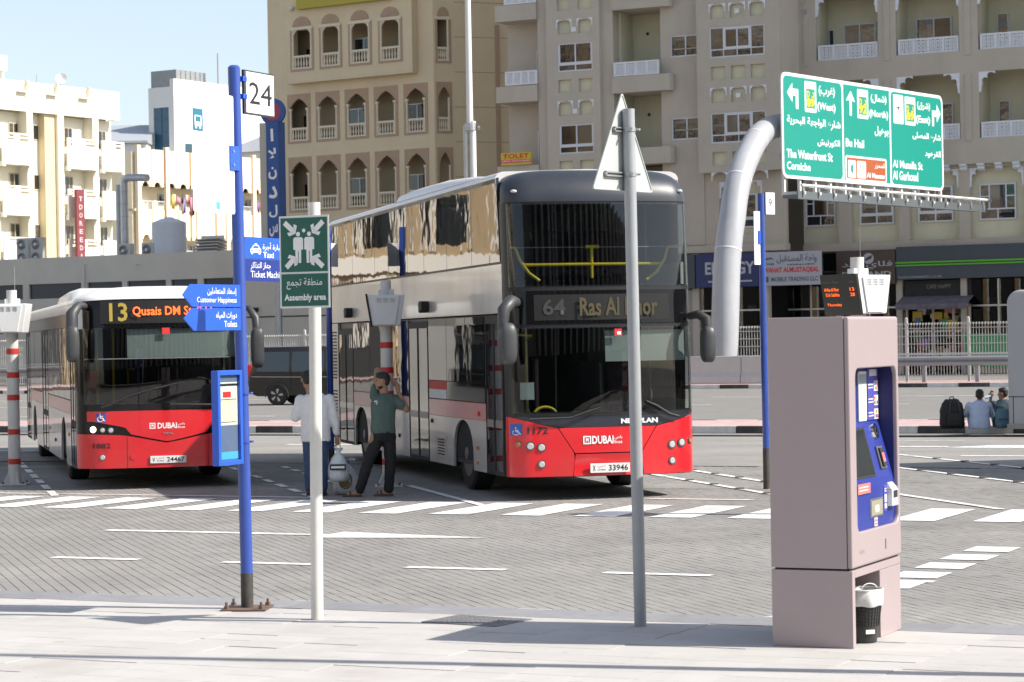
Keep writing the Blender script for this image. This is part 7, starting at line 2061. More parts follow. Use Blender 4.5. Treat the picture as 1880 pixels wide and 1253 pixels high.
# base: side plate, right leg, back
b = MB(); b.box(0.002, .06, .004, KD, 0, KS); b.build('base_side', m_kpink, k_, bevel=.004)
b = MB(); b.box(.60, KW - .02, .004, KD - .02, 0, KS - .05); b.build('base_leg', m_kpink, k_, bevel=.004)
b = MB(); b.box(.061, KW - .02, .004, .03, KS - .048, KS); b.build('base_header', m_kpink, k_, bevel=.003)
b = MB(); b.box(.40, .599, .18, KD - .03, 0, KS - .05); b.build('plinth', m_conc, k_)
b = MB(); b.box(.02, KW - .02, .02, KD - .02, KS + .001, KS + .011); b.build('shadow_gap', m_trim, k_)
# console
b = MB()
prof = [(.14, 1.745), (.14, 1.40), (.125, 1.36), (.04, 1.03), (.03, .98), (.03, .715)]
n = len(prof)
vs = [(RX0, y, z) for y, z in prof] + [(RX1, y, z) for y, z in prof]
fs = [(i, i + 1, n + i + 1, n + i) for i in range(n - 1)]
b.add(vs, fs)
cons = b.build('console', m_kblue, k_)
so_ = cons.modifiers.new('solid', 'SOLIDIFY'); so_.thickness = .004; so_.offset = 0
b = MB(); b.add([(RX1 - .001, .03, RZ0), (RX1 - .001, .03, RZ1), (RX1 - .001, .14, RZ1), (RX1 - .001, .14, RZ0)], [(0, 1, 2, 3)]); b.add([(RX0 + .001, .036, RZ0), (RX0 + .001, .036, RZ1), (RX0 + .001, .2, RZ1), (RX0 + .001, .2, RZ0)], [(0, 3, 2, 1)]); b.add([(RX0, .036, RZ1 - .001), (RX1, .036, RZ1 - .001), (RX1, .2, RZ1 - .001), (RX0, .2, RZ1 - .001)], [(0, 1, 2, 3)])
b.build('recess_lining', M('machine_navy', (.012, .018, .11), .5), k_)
def slope(x, s_, off=0.0):
    """point on the sloping console: s_ 0 at its top edge, 1 at its foot"""
    y = .125 + (.04 - .125) * s_; z = 1.36 + (1.03 - 1.36) * s_
    nx = Vector((0, -.968, .249)).normalized()
    return Vector((x, y, z)) + nx * off
def on_slope(name, x0, x1, s0, s1, mat, th=.006, par=None, off=0.0):
    b = MB(); P = [slope(x0, s1, off), slope(x1, s1, off), slope(x1, s0, off), slope(x0, s0, off)]; Q = [slope(x0, s1, off + th), slope(x1, s1, off + th), slope(x1, s0, off + th), slope(x0, s0, off + th)]
    b.add(P + Q, [(0, 3, 2, 1), (4, 5, 6, 7), (0, 1, 5, 4), (1, 2, 6, 5), (2, 3, 7, 6), (3, 0, 4, 7)])
    return b.build(name, mat, par or k_)
scr = on_slope('touch_screen', .18, .66, .02, .97, m_trim, .008)
on_slope('screen_glass', .20, .64, .06, .93, M('screen_off', (.012, .017, .017), .12, spec=.6, coat=.3), .002, scr, .008)
tt_ = plate(k_, 'fare_table', .60, .775, 1.395, 1.72, M('fare_sheet', (.66, .68, .58), .5), .125, .012, r=.01)
plate(tt_, 'fare_header', .61, .765, 1.635, 1.70, M('fare_grey', (.28, .32, .36), .5), .1235, .001, bevel=0)
lines(tt_, .62, .755, [1.42 + .021 * q for q in range(10)], .008, m_yprint, .1237)
ip = plate(k_, 'instruction_panel', .80, 1.035, 1.395, 1.735, M('instruction_violet', (.075, .075, .36), .45), .125, .012)
plate(ip, 'brand_sticker', .84, 1.0, 1.685, 1.728, M('pale_sticker', (.66, .60, .62), .5), .1235, .001, bevel=0)
for q, z in enumerate((1.585, 1.49, 1.40)):
    pp = plate(ip, 'picture', .935, 1.025, z, z + .068, M('picture_paper', (.62, .62, .52), .5), .1235, .001, bevel=0)
    for j in range(5):
        plate(pp, 'picture_mark', .940 + (j % 3) * .028, .962 + (j % 3) * .028, z + .008 + (j // 3) * .03, z + .03 + (j // 3) * .03, [m_yprint, m_amber, m_grayt, m_bluep, m_redp][(j + q) % 5], .1226, .0008, bevel=0)
    lines(ip, .81, .92, (z + .02, z + .04), .009, m_swhite, .1237)
b = MB(); c0 = slope(.88, .12); nn = Vector((0, -.968, .249)).normalized(); b.cyl(c0, c0 + nn * .018, .058, .052, 24); cn = b.build('coin_slot', m_chrome, k_, smooth=40)
b = MB(); b.cyl(c0 + nn * .018, c0 + nn * .0185, .026, n=16); b.box(c0.x - .003, c0.x + .003, c0.y - .025, c0.y - .019, c0.z - .01, c0.z + .025); b.build('slot', m_trim, cn)
cr_ = on_slope('card_reader', .80, .93, .42, .86, M('reader_grey', (.10, .10, .105), .5), .014)
on_slope('card_slot', .83, .90, .46, .82, m_trim, .012, cr_, .014)
on_slope('red_label', .84, .89, .56, .74, M('coral_print', (.66, .18, .16), .5), .003, cr_, .026)
pr_ = plate(k_, 'red_flyer', .20, .47, .945, 1.01, M('coral_print'), .018, .006)
lines(pr_, .22, .42, (.965, .985), .008, m_swhite, .0168)
b = MB(); b.loft([[Vector((x, y, z)) for x, y in ((.86, -.012), (1.0, -.012), (1.0, .06), (.86, .06))] for z in (.83, .94)] ); b.loft([[Vector((x, y, .94)) for x, y in ((.86, -.012), (1.0, -.012), (1.0, .06), (.86, .06))], [Vector((x, y, .985)) for x, y in ((.88, .02), (.98, .02), (.98, .07), (.88, .07))]])
pt_ = b.build('card_terminal', M('terminal_grey', (.60, .61, .61), .4), k_, bevel=.006)
plate(pt_, 'terminal_screen', .885, .975, .885, .932, m_trim, -.0145, .002, bevel=0)
plate(pt_, 'terminal_keys', .885, .975, .84, .875, M('key_white', (.7, .7, .68), .5), -.0145, .002, bevel=0)
dp = plate(k_, 'ticket_tray', .48, .76, .78, .90, m_alu, .022, .01)
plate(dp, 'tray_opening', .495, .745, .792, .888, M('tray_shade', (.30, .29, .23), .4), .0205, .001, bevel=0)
plate(dp, 'tray_flap', .58, .66, .81, .855, m_yprint, .0195, .001, bevel=0)
lb = plate(k_, 'label_strip', .79, .86, .80, .965, M('instruction_violet'), .024, .006)
plate(lb, 'label', .80, .85, .86, .91, m_swhite, .0228, .001, bevel=0)
plate(lb, 'label', .80, .85, .82, .85, m_swhite, .0228, .001, bevel=0)
lines(lb, .80, .85, (.93, .945), .007, m_swhite, .0228)
lb = plate(k_, 'label_strip', .56, .63, .72, .775, M('pale_sticker'), .022, .006)
plate(lb, 'label', .57, .62, .73, .742, M('coral_print'), .0208, .001, bevel=0)
plate(lb, 'label', .57, .62, .75, .765, M('coral_print'), .0208, .001, bevel=0)
b = MB(); b.box(.715, .735, -.004, .0, .565, .63); b.build('lock', M('lock_grey', (.2, .2, .2), .4), k_)
text('KiOSK', .16, .26, .575, .60, -.001, M('faint_print', (.36, .30, .31), .5), k_)
# bin under the machine
wb_ = thing('waste_bin', 'small mesh waste bin with a white liner under the ticket machine', 'bin', (2.1 + VX * .37 - RX * .05, 15.01 + VY * .37 - RY * .05, .12), 0.3)
b = MB(); b.lathe([(.082, 0), (.086, .02), (.097, .105), (.1145, .245), (.112, .245), (.094, .105), (.08, .01)], n=28); b.build('base', M('bin_black', (.03, .03, .03), .5, var=.2, vscale=12), wb_, smooth=40)
b = MB(); b.box(-.03, .03, -.101, -.090, .06, .085); b.build('badge', m_swhite, wb_)
b = MB()
for k in range(30):
    a = 2 * math.pi * k / 30
    b.tube([(.0985 * math.cos(a), .0985 * math.sin(a), .105), (.121 * math.cos(a), .121 * math.sin(a), .28)], .0022, 4)
for k in range(7):
    z = .115 + k * .022; r = .0985 + .0225 * (z - .105) / .175
    b.tube([(r * math.cos(2 * math.pi * q / 24), r * math.sin(2 * math.pi * q / 24), z) for q in range(25)], .002, 4)
b.build('wire_basket', m_trim, wb_)
b = MB(); prof = [(.118, .232), (.1235, .24), (.126, .28), (.128, .335), (.126, .337), (.12, .32), (.11, .24)]
rg = [[Vector(((r + (.004 * math.sin(7 * a) + .002 * math.sin(17 * a + z * 40))) * math.cos(a), (r + (.004 * math.sin(7 * a))) * math.sin(a), z + .004 * math.sin(5 * a))) for a in [2 * math.pi * k / 40 for k in range(40)]] for r, z in prof]
b.loft(rg, cap=False); b.build('bin_liner', M('bin_bag', (.72, .72, .70), .45, var=.08, vscale=30), wb_, smooth=60)
b = MB(); b.tube([(.128 * math.cos(2 * math.pi * q / 28), .128 * math.sin(2 * math.pi * q / 28), .337) for q in range(29)], .005, 6); b.tube([(.06 + .05 * math.cos(a), .03, .335 + .03 * math.sin(a)) for a in [math.pi * k / 8 for k in range(9)]], .004, 5); b.build('rim', m_swhite, wb_, smooth=60)

# ------------------------------------------------------------------ bay number nine
p9 = thing('bus_stop_pole', 'slim blue bus stop pole with number 9 plate beside the ticket machine', 'bus stop sign', (3.40, 32.45, 0), rad(64.85 - 28), group='bus stop poles along the bays')
b = MB(); b.cyl((0, 0, .55), (-.01, .01, 3.98), .045, .045, 18); b.build('pole', m_pblue, p9, smooth=40)
b = MB(); b.cyl((0, 0, 0), (0, 0, .55), .047, .047, 18); b.build('pole_foot', m_blackp, p9, smooth=40)
q = plate(p9, 'number_sign', .045, .22, 3.695, 4.0, m_dk, -.02, .02); plate(q, 'number_panel', .05, .215, 3.70, 3.995, m_swhite, -.023, .003)
text('9', .10, .16, 3.80, 3.91, -.0245, m_ink, q, 'numeral')
q = plate(p9, 'route_board', -.16, -.05, 3.02, 3.74, m_swhite, -.01, .01); plate(q, 'board_clamp', -.09, -.03, 3.30, 3.48, m_sblue, -.02, .03)
b = MB(); b.box(-.02, .09, -.05, .05, 0, .012); b.build('base_plate', m_rust, p9)
p8 = thing('bus_stop_pole', 'dark blue bus stop pole seen behind the white assembly sign pole', 'bus stop sign', (-3.03, 40.0, 0), rad(64.85), group='bus stop poles along the bays')
b = MB(); b.cyl((0, 0, 0.3), (0, 0, 3.98), .05, .05, 16); b.build('pole', M('pole_blue_shade'), p8, smooth=40) if False else b.build('pole', m_pblue, p8, smooth=40)
b = MB(); b.cyl((0, 0, 0), (0, 0, .3), .052, .052, 16); b.build('pole_foot', m_blackp, p8, smooth=40)
q = plate(p8, 'number_sign', .05, .30, 3.33, 3.72, m_swhite, -.02, .02)

# ------------------------------------------------------------------ arrival displays on striped posts
def display(loc, rz, label, stripes=True, lit=True):
    """local x: along the white side, the screen faces -x"""
    t = thing('arrival_display', label, 'information display', loc, rz, group='arrival displays on striped posts')
    b = MB(); b.cyl((0, 0, .02), (0, 0, 2.3), .092, .088, 22); b.cyl((0, 0, 2.74), (0, 0, 2.95), .078, .078, 20); b.build('post', m_dpost, t, smooth=40)
    for z in (.31, .76, 1.28, 1.62, 1.98):
        b = MB(); b.cyl((0, 0, z), (0, 0, z + .085), .0945, .0940, 22); b.build('red_band', m_dred, t, smooth=40)
    b = MB(); b.box(-.2, .2, -.2, .2, 0, .02); b.build('base_plate', m_dpost, t)
    for a in range(4):
        b = MB(); b.add([(.09, -.012, .02), (.18, -.012, .02), (.09, -.012, .2), (.09, .012, .02), (.18, .012, .02), (.09, .012, .2)], [(0, 1, 2), (3, 5, 4), (0, 3, 4, 1), (1, 4, 5, 2), (2, 5, 3, 0)]); b.build('gusset', m_dpost, t, rot=(0, 0, math.pi / 2 * a + .5))
    for x, y in ((.15, .15), (-.15, .15), (-.15, -.15), (.15, -.15)):
        b = MB(); b.cyl((x, y, .02), (x, y, .05), .018, n=6); b.build('anchor_bolt', m_rust, t)
    hw = .31
    b = MB()
    b.loft([[Vector((-.20, -hw, 2.30)), Vector((.20, -hw + .04, 2.30)), Vector((.20, hw - .04, 2.30)), Vector((-.20, hw, 2.30))], [Vector((-.27, -hw, 2.74)), Vector((.27, -hw + .04, 2.74)), Vector((.27, hw - .04, 2.74)), Vector((-.27, hw, 2.74))]])
    c_ = b.build('housing', m_dwhite, t, bevel=.012)
    b = MB(); y0, y1 = -hw - .012, -hw + .02
    b.loft([[Vector((-.12, y0, 2.315)), Vector((.13, y0 + .02, 2.315)), Vector((.13, y1 + .03, 2.315)), Vector((-.12, y1, 2.315))], [Vector((-.19, y0, 2.715)), Vector((.20, y0 + .02, 2.715)), Vector((.20, y1 + .03, 2.715)), Vector((-.19, y1, 2.715))]])
    sp = b.build('side_cover', m_dwhite, c_, bevel=.006)
    for i in range(3):
        for j in range(4):
            b = MB(); x = -.13 + i * .095; z = 2.63 + j * .018; b.box(x, x + .07, y0 - .004 + .02 * (x + .2) / .4, y0 + .012 + .02 * (x + .2) / .4, z, z + .006); b.build('vent', M('vent_grey', (.3, .3, .31), .6), sp) if False else None
    vb = MB()
    for i in range(3):
        for j in range(4):
            x = -.13 + i * .095; z = 2.63 + j * .018; yy = y0 + .02 * (x + .2) / .4; vb.box(x, x + .07, yy - .003, yy + .01, z, z + .006)
    vb.build('vents', M('vent_grey', (.3, .3, .31), .6), c_)
    sx = lambda z: -.20 - .07 * (z - 2.30) / .44
    b = MB(); b.add([(sx(2.29) - .02, -hw - .01, 2.285), (sx(2.29) - .02, hw + .01, 2.285), (sx(2.75) - .02, hw + .01, 2.755), (sx(2.75) - .02, -hw - .01, 2.755), (sx(2.29) + .01, -hw - .01, 2.285), (sx(2.29) + .01, hw + .01, 2.285), (sx(2.75) + .01, hw + .01, 2.755), (sx(2.75) + .01, -hw - .01, 2.755)], [(0, 3, 2, 1), (4, 5, 6, 7), (0, 1, 5, 4), (1, 2, 6, 5), (2, 3, 7, 6), (3, 0, 4, 7)])
    s_ = b.build('screen', m_dscr, c_)
    fr_ = ((sx(2.30) - .023, hw, 2.30), (0, -1, 0), Vector((-.07, 0, .44)).normalized())
    for bd, a0, a1, z0, z1 in (('Time to Next', .03, .30, .36, .385), ('min', .50, .58, .36, .385)):
        text(bd, a0, a1, z0, z1, 0, M('faint_led', (.2, .2, .18), .6), s_, frame=fr_)
    if lit:
        for bd, a0, a1, z0, z1 in (('64 Ras Al Khor', .04, .30, .265, .305), ('E16 Sabkha', .06, .30, .205, .245), ('13', .49, .57, .265, .305), ('28', .49, .57, .205, .245), ('Thursday', .06, .32, .085, .125)):
            text(bd, a0, a1, z0, z1, 0, m_led_o, s_, frame=fr_, bold=.02)
    b = MB(); b.box(-.10, .12, -.06, .06, 2.742, 2.82); b.build('sensor_rail', m_dwhite, t, bevel=.008)
    b = MB(); b.tube([(0.05, 0, 2.82), (.05, 0, 3.3)], .004, 5); b.build('aerial', m_galv, t)
    return t
display((-1.80, 34.51, 0), rad(3), 'arrival display on a red and white post behind the man in green', lit=False)
display((-7.58, 36.53, 0), rad(2), 'arrival display on a red and white post in front of bus 13', lit=False)
d3 = display((3.97, 27.6, 0), rad(32), 'arrival display with lit orange lines above the ticket machine')
# a lamp column outside the picture on the right throws its thin shadow over the pavement
lp = thing('lamp_column', 'tall grey lamp column standing on the pavement beyond the right edge', 'street lamp', (4.9, 13.22, .12))
b = MB(); b.cyl((0, 0, 0), (0, 0, 9.5), .085, .06, 16); b.build('column', m_gpole, lp, smooth=40)
b = MB(); b.tube([(0, 0, 9.4), (.3, .5, 9.8), (.6, 1.1, 9.9)], .04, 8); b.box(.45, .75, 1.0, 1.6, 9.86, 9.96); b.build('lamp_head', m_gpole, lp)
# ------------------------------------------------------------------ people, bags
m_skin = M('skin', (0.30, 0.165, 0.10), 0.55, var=.06, vscale=14)
m_hair = M('hair', (0.012, 0.010, 0.009), 0.6, var=.4, vscale=60, bump=.5, bscale=120, bdist=.004)
def cap(mb, p0, p1, r0, r1, n=14, flat=None):
    """tapered limb with round ends; flat = (direction, factor) squeezes it"""
    p0, p1 = Vector(p0), Vector(p1)
    ax = (p1 - p0).normalized() if (p1 - p0).length > 1e-6 else Vector((0, 0, 1))
    u = Vector((0, 0, 1)) if abs(ax.z) < .9 else Vector((1, 0, 0))
    if flat: u = Vector(flat[0])
    a = u.cross(ax).normalized(); b_ = ax.cross(a)
    f = flat[1] if flat else 1
    rings = []
    for k in range(1, 5):
        th = math.pi / 2 * k / 4; rings.append((p0 - ax * r0 * math.cos(th), r0 * math.sin(th)))
    for k in range(0, 4):
        th = math.pi / 2 * k / 4; rings.append((p1 + ax * r1 * math.sin(th), r1 * math.cos(th)))
    mb.loft([[c + a * (math.cos(2 * math.pi * k / n) * r) + b_ * (math.sin(2 * math.pi * k / n) * r * f) for k in range(n)] for c, r in rings])
def ell(mb, c, rx, ry, rz, rot=None, n=18, m=12):
    mt = Matrix.Translation(c) @ (rot.to_4x4() if rot else Matrix.Identity(4))
    rings = []
    for i in range(1, m):
        th = math.pi * i / m
        rings.append([mt @ Vector((rx * math.sin(th) * math.cos(2 * math.pi * k / n), ry * math.sin(th) * math.sin(2 * math.pi * k / n), -rz * math.cos(th))) for k in range(n)])
    mb.loft(rings)
def torso(mb, secs, n=22):
    """secs: (centre, half width, half depth, facing angle)"""
    rings = []
    for c, hw, hd, a in secs:
        c = Vector(c); u = Vector((math.cos(a), math.sin(a), 0)); v_ = Vector((-math.sin(a), math.cos(a), 0))
        rings.append([c + u * hw * (abs(math.cos(t)) ** .8 * (1 if math.cos(t) > 0 else -1)) + v_ * hd * (abs(math.sin(t)) ** .8 * (1 if math.sin(t) > 0 else -1)) for t in [2 * math.pi * k / n for k in range(n)]])
    mb.loft(rings)
def fuse(mb, name, mat, par, vox=.012, smooth=4, noise_=None):
    """one continuous surface from overlapping volumes"""
    o = mb.build(name, mat, par)
    r = o.modifiers.new('fuse', 'REMESH'); r.mode = 'VOXEL'; r.voxel_size = vox; r.use_smooth_shade = True
    s = o.modifiers.new('smooth', 'SMOOTH'); s.factor = .5; s.iterations = smooth
    if noise_:
        tx = bpy.data.textures.new('folds', 'CLOUDS'); tx.noise_scale = noise_[0]
        d = o.modifiers.new('folds', 'DISPLACE'); d.texture = tx; d.strength = noise_[1]; d.mid_level = .5
    bpy.context.view_layer.update()
    me = bpy.data.meshes.new_from_object(o.evaluated_get(bpy.context.evaluated_depsgraph_get()))
    o.modifiers.clear(); o.data = me
    me.polygons.foreach_set('use_smooth', [True] * len(me.polygons))
    return o
def head(mb, c, fx, s=1.0, tilt=0):
    """head centred at c looking along angle fx (in the ground plane)"""
    c = Vector(c); R_ = Matrix.Rotation(fx, 3, 'Z')
    P = lambda x, y, z: c + R_ @ Vector((x * s, y * s, z * s))
    ell(mb, P(-.008, 0, .022), .094 * s, .076 * s, .098 * s, R_)
    ell(mb, P(.028, 0, -.045), .062 * s, .056 * s, .070 * s, R_)
    cap(mb, P(.075, 0, .018), P(.100, 0, -.022), .009 * s, .014 * s)       # nose
    cap(mb, P(.052, -.018, -.088), P(.052, .018, -.088), .026 * s, .026 * s)  # chin
    cap(mb, P(.078, -.016, -.052), P(.078, .016, -.052), .011 * s, .011 * s)  # lips
    for sy in (-1, 1):
        cap(mb, P(-.008, sy * .078, .012), P(-.014, sy * .080, -.022), .013 * s, .010 * s)   # ears
        cap(mb, P(.072, sy * .02, .034), P(.062, sy * .05, .03), .012 * s, .010 * s)   # brows
def hair_cap(mb, c, fx, s=1.0):
    c = Vector(c); R_ = Matrix.Rotation(fx, 3, 'Z')
    P = lambda x, y, z: c + R_ @ Vector((x * s, y * s, z * s))
    ell(mb, P(-.014, 0, .055), .098 * s, .082 * s, .078 * s, R_)
    ell(mb, P(-.052, 0, .010), .058 * s, .072 * s, .080 * s, R_)
    ell(mb, P(.045, 0, .092), .04 * s, .055 * s, .024 * s, R_)
def hand(mb, w_, d, side, s=1.0, curl=.5, pn=None):
    """palm from the wrist w_ along d; pn = palm normal; five separate fingers"""
    w_ = Vector(w_); d = Vector(d).normalized()
    pn = Vector(pn).normalized() if pn else Vector((0, -1, 0))
    sd = d.cross(pn).normalized() * side
    pn = sd.cross(d).normalized() * side
    cap(mb, w_, w_ + d * .085 * s, .028 * s, .038 * s, flat=(sd, .5) if False else None)
    for k, L in enumerate((.062, .072, .068, .052)):
        b0 = w_ + d * .088 * s + sd * ((k - 1.5) * .021 * s)
        d1 = (d + pn * curl * .6).normalized(); d2 = (d + pn * curl * 1.8).normalized()
        m_ = b0 + d1 * L * .55 * s; cap(mb, b0 - d * .02 * s, m_, .0098 * s, .009 * s, 8); cap(mb, m_, m_ + d2 * L * .5 * s, .009 * s, .0075 * s, 8)
    tb_ = w_ + d * .035 * s - sd * .028 * s
    t1 = tb_ + (d * .6 - sd * .8 + pn * .3).normalized() * .04 * s
    cap(mb, tb_, t1, .0125 * s, .0105 * s, 8); cap(mb, t1, t1 + (d - sd * .2 + pn * .4).normalized() * .03 * s, .0105 * s, .008 * s, 8)
def eyes(par, c, fx, s=1.0):
    c = Vector(c); R_ = Matrix.Rotation(fx, 3, 'Z')
    for sy in (-1, 1):
        b = MB(); p = c + R_ @ Vector((.070 * s, sy * .032 * s, .014 * s)); b.sphere(p, .012 * s, 8, 6, 1, 1, .6); b.build('eye', M('eye', (.05, .04, .035), .2), par, smooth=60)

# --- the man in green, stretching
mg = thing('person', 'man in a green t-shirt and black trousers stretching his arms behind his head', 'person', (-1.80, 32.30, 0), 0)
FX = rad(186)
HC = (.045, .0, 1.545)
b = MB(); head(b, HC, FX, 1.0)
cap(b, (.06, .01, 1.49), (.075, .02, 1.33), .056, .064)
torso(b, [((.06, .02, .90), .135, .10, rad(25)), ((.06, .02, 1.1), .145, .105, rad(25)), ((.07, .02, 1.28), .165, .105, rad(25)), ((.075, .02, 1.36), .10, .07, rad(25))])
SL, EL, WL = (.215, .05, 1.285), (.372, .04, 1.155), (.262, .07, 1.385)
SR, ER, WR = (-.055, .05, 1.34), (-.025, .20, 1.685), (.175, .14, 1.565)
cap(b, SL, EL, .052, .041); cap(b, EL, WL, .043, .029); cap(b, SR, ER, .052, .042); cap(b, ER, WR, .043, .029)
hand(b, WL, (-.10, .25, 1), 1, 1.0, .5, (-.8, .3, .2)); hand(b, WR, (.45, -.25, -.6), -1, 1.0, .6, (.3, -.5, .4))
for kx, fx_, kz, px_ in ((-.145, -.305, .46, -.03), (.135, .10, .46, .14)):
    pass
HL, KL, FL = (-.02, .0, .88), (-.155, -.02, .47), (-.31, -.02, .075)
HR, KR, FR = (.125, .03, .88), (.140, .03, .47), (.105, .03, .075)
for h_, q, f_ in ((HL, KL, FL), (HR, KR, FR)):
    cap(b, h_, q, .085, .06); cap(b, q, f_, .058, .04)
    cap(b, (f_[0] + .02, f_[1], .045), (f_[0] - .13, f_[1] - .015, .032), .036, .030)
body = fuse(b, 'body', m_skin, mg, .0085, 3)
b = MB(); hair_cap(b, HC, FX); fuse(b, 'hair', m_hair, body, .008, 3, (.02, .008))
b = MB(); R_ = Matrix.Rotation(FX, 3, 'Z'); cB = Vector(HC)
ell(b, cB + R_ @ Vector((.020, 0, -.078)), .060, .058, .034, R_); fuse(b, 'beard', m_hair, body, .007, 2)
eyes(body, HC, FX)
m_gsh = M('green_cotton', (0.075, 0.118, 0.102), 0.85, var=.10, vscale=5, bump=.5, bscale=14, bdist=.012)
b = MB()
A_ = rad(25)
torso(b, [((.055, .01, .845), .168, .120, A_), ((.05, .01, .90), .170, .122, A_), ((.05, .01, 1.02), .162, .118, A_), ((.055, .015, 1.15), .168, .12, A_), ((.07, .02, 1.26), .182, .12, A_), ((.075, .02, 1.335), .15, .10, A_), ((.08, .02, 1.375), .082, .07, A_)])
cap(b, SL, (.30, .045, 1.215), .072, .070); cap(b, SR, (-.045, .11, 1.46), .070, .064)
sh_ = fuse(b, 'shirt', m_gsh, mg, .010, 4, (.10, .020))
b = MB(); b.tube([(-.055, -.118, 1.272), (-.03, -.122, 1.285), (-.01, -.119, 1.27), (-.028, -.121, 1.255), (-.02, -.12, 1.235)], .008, 5); b.build('print', m_swhite, sh_)
m_btr = M('black_cotton', (0.011, 0.011, 0.012), 0.85, var=.2, vscale=8, bump=.4, bscale=12, bdist=.012)
b = MB()
torso(b, [((.06, .01, .90), .150, .110, A_), ((.06, .01, .80), .165, .118, A_), ((.055, .01, .74), .15, .11, A_)])
for h_, q, f_ in (((-.015, .0, .80), KL, (-.275, -.02, .10)), ((.125, .03, .80), KR, (.11, .03, .09))):
    cap(b, h_, q, .098, .078); cap(b, q, f_, .078, .066)
fuse(b, 'trousers', m_btr, mg, .011, 4, (.08, .018))
m_sand_ = M('sandal_leather', (.09, .05, .035), .6)
for f_ in (FL, FR):
    b = MB(); b.loft([[Vector((f_[0] + x, f_[1] + y, z)) for x, y in ((.07, -.03), (.06, .035), (-.08, .045), (-.19, .02), (-.195, -.035), (-.08, -.05))] for z in (0.002, .03)])
    b.tube([(f_[0] - .09, f_[1] - .05, .03), (f_[0] - .10, f_[1] - .015, .075), (f_[0] - .08, f_[1] + .045, .03)], .014, 6)
    b.tube([(f_[0] - .14, f_[1] - .04, .03), (f_[0] - .14, f_[1] - .01, .062), (f_[0] - .13, f_[1] + .035, .03)], .012, 6); b.build('sandal', m_sand_, mg, bevel=.004)

# --- the man in white, seen from behind
mw = thing('person', 'man in a long white shirt and blue jeans seen from behind the white pole', 'person', (-2.68, 32.6, 0), 0)
HC = (-.105, .03, 1.575)
b = MB(); head(b, HC, rad(105)); cap(b, (-.085, .0, 1.5), (-.04, -.01, 1.36), .056, .066)
torso(b, [((0, 0, .9), .14, .10, 0), ((0, 0, 1.15), .15, .11, 0), ((0, 0, 1.33), .16, .10, 0), ((0, 0, 1.38), .09, .07, 0)])
SL, EL, WL = (-.195, .0, 1.305), (-.275, .02, 1.07), (-.20, .24, 1.10)
SR, ER, WR = (.195, .0, 1.305), (.255, .01, 1.04), (.285, .03, .80)
cap(b, SL, EL, .05, .042); cap(b, EL, WL, .04, .029); cap(b, SR, ER, .05, .042); cap(b, ER, WR, .04, .029)
hand(b, WL, (.1, 1, .2), -1, 1, .5, (0, 0, -1)); hand(b, WR, (.05, 0, -1), 1, 1, 1.1, (-1, 0, 0))
for x, y in ((-.095, .0), (.085, .06)):
    cap(b, (x * .95, 0, .88), (x, y * .5 - .01, .47), .082, .058); cap(b, (x, y * .5 - .01, .47), (x, y, .08), .055, .04); cap(b, (x, y - .03, .045), (x, y + .13, .035), .034, .03)
body = fuse(b, 'body', m_skin, mw, .0085, 3)
b = MB(); hair_cap(b, HC, rad(105)); fuse(b, 'hair', m_hair, body, .008, 3, (.02, .008))
eyes(body, HC, rad(105))
m_wsh = M('white_cotton', (.66, .66, .67), .85, var=.04, vscale=5, bump=.5, bscale=12, bdist=.012)
b = MB()
torso(b, [((0, 0, .74), .20, .135, 0), ((0, 0, .85), .20, .135, 0), ((0, 0, 1.05), .195, .13, 0), ((0, 0, 1.22), .205, .125, 0), ((0, 0, 1.33), .18, .10, 0), ((0, 0, 1.40), .085, .07, 0)])
cap(b, SL, EL, .075, .064); cap(b, EL, (-.23, .14, 1.09), .062, .052); cap(b, SR, ER, .075, .062); cap(b, ER, (.28, .025, .86), .060, .050)
fuse(b, 'shirt', m_wsh, mw, .011, 4, (.10, .022))
m_jean = M('denim', (.035, .065, .135), .85, var=.15, vscale=9, bump=.4, bscale=16, bdist=.01)
b = MB(); torso(b, [((0, 0, .92), .145, .105, 0), ((0, 0, .78), .155, .11, 0)])
for x, y in ((-.095, .0), (.085, .06)):
    cap(b, (x, 0, .80), (x, y * .5 - .01, .47), .095, .075); cap(b, (x, y * .5 - .01, .47), (x, y, .11), .074, .062)
fuse(b, 'jeans', m_jean, mw, .011, 4, (.07, .016))
for x, y in ((-.095, .0), (.085, .06)):
    b = MB(); cap(b, (x, y - .05, .05), (x, y + .12, .045), .042, .038); b.box(x - .045, x + .045, y - .09, y + .16, 0.002, .025); b.build('shoe', M('dark_leather', (.03, .025, .022), .5), mw, smooth=50)

# --- carrier bags
m_poly = M('white_polythene', (.62, .64, .66), .35, spec=.5, var=.06, vscale=14, bump=.8, bscale=18, bdist=.02)
def carrier(name, loc, h, wd, label, handles, marks):
    t = thing(name, label, 'plastic bag', loc, 0)
    b = MB(); n = 26; rg = []
    for z, r in ((0, .62), (.03, .86), (.15, 1.0), (.35, .98), (.55, .86), (.72, .62), (.84, .36), (.90, .20), (.94, .24), (1.0, .42)):
        rg.append([Vector((wd / 2 * r * (1 + .05 * math.sin(5 * a + z * 7) + .04 * math.sin(9 * a - z * 11)) * math.cos(a), wd / 2 * .75 * r * (1 + .06 * math.sin(4 * a + z * 9)) * math.sin(a), z * h + (.02 * math.sin(3 * a) if z > .95 else 0))) for a in [2 * math.pi * k / n for k in range(n)]])
    b.loft(rg); b.build('bag', m_poly, t, smooth=70)
    if handles:
        b = MB()
        for sx in (-1, 1): b.tube([(sx * .01, 0, .90 * h), (sx * .07, 0, 1.0 * h), (sx * .13, 0, 1.0 * h), (sx * .10, 0, .96 * h)], .016, 6)
        b.build('handles', m_poly, t, smooth=60)
    for m_ in marks:
        m_(t)
    return t
m_gold = M('gold_print', (.22, .16, .05), .5)
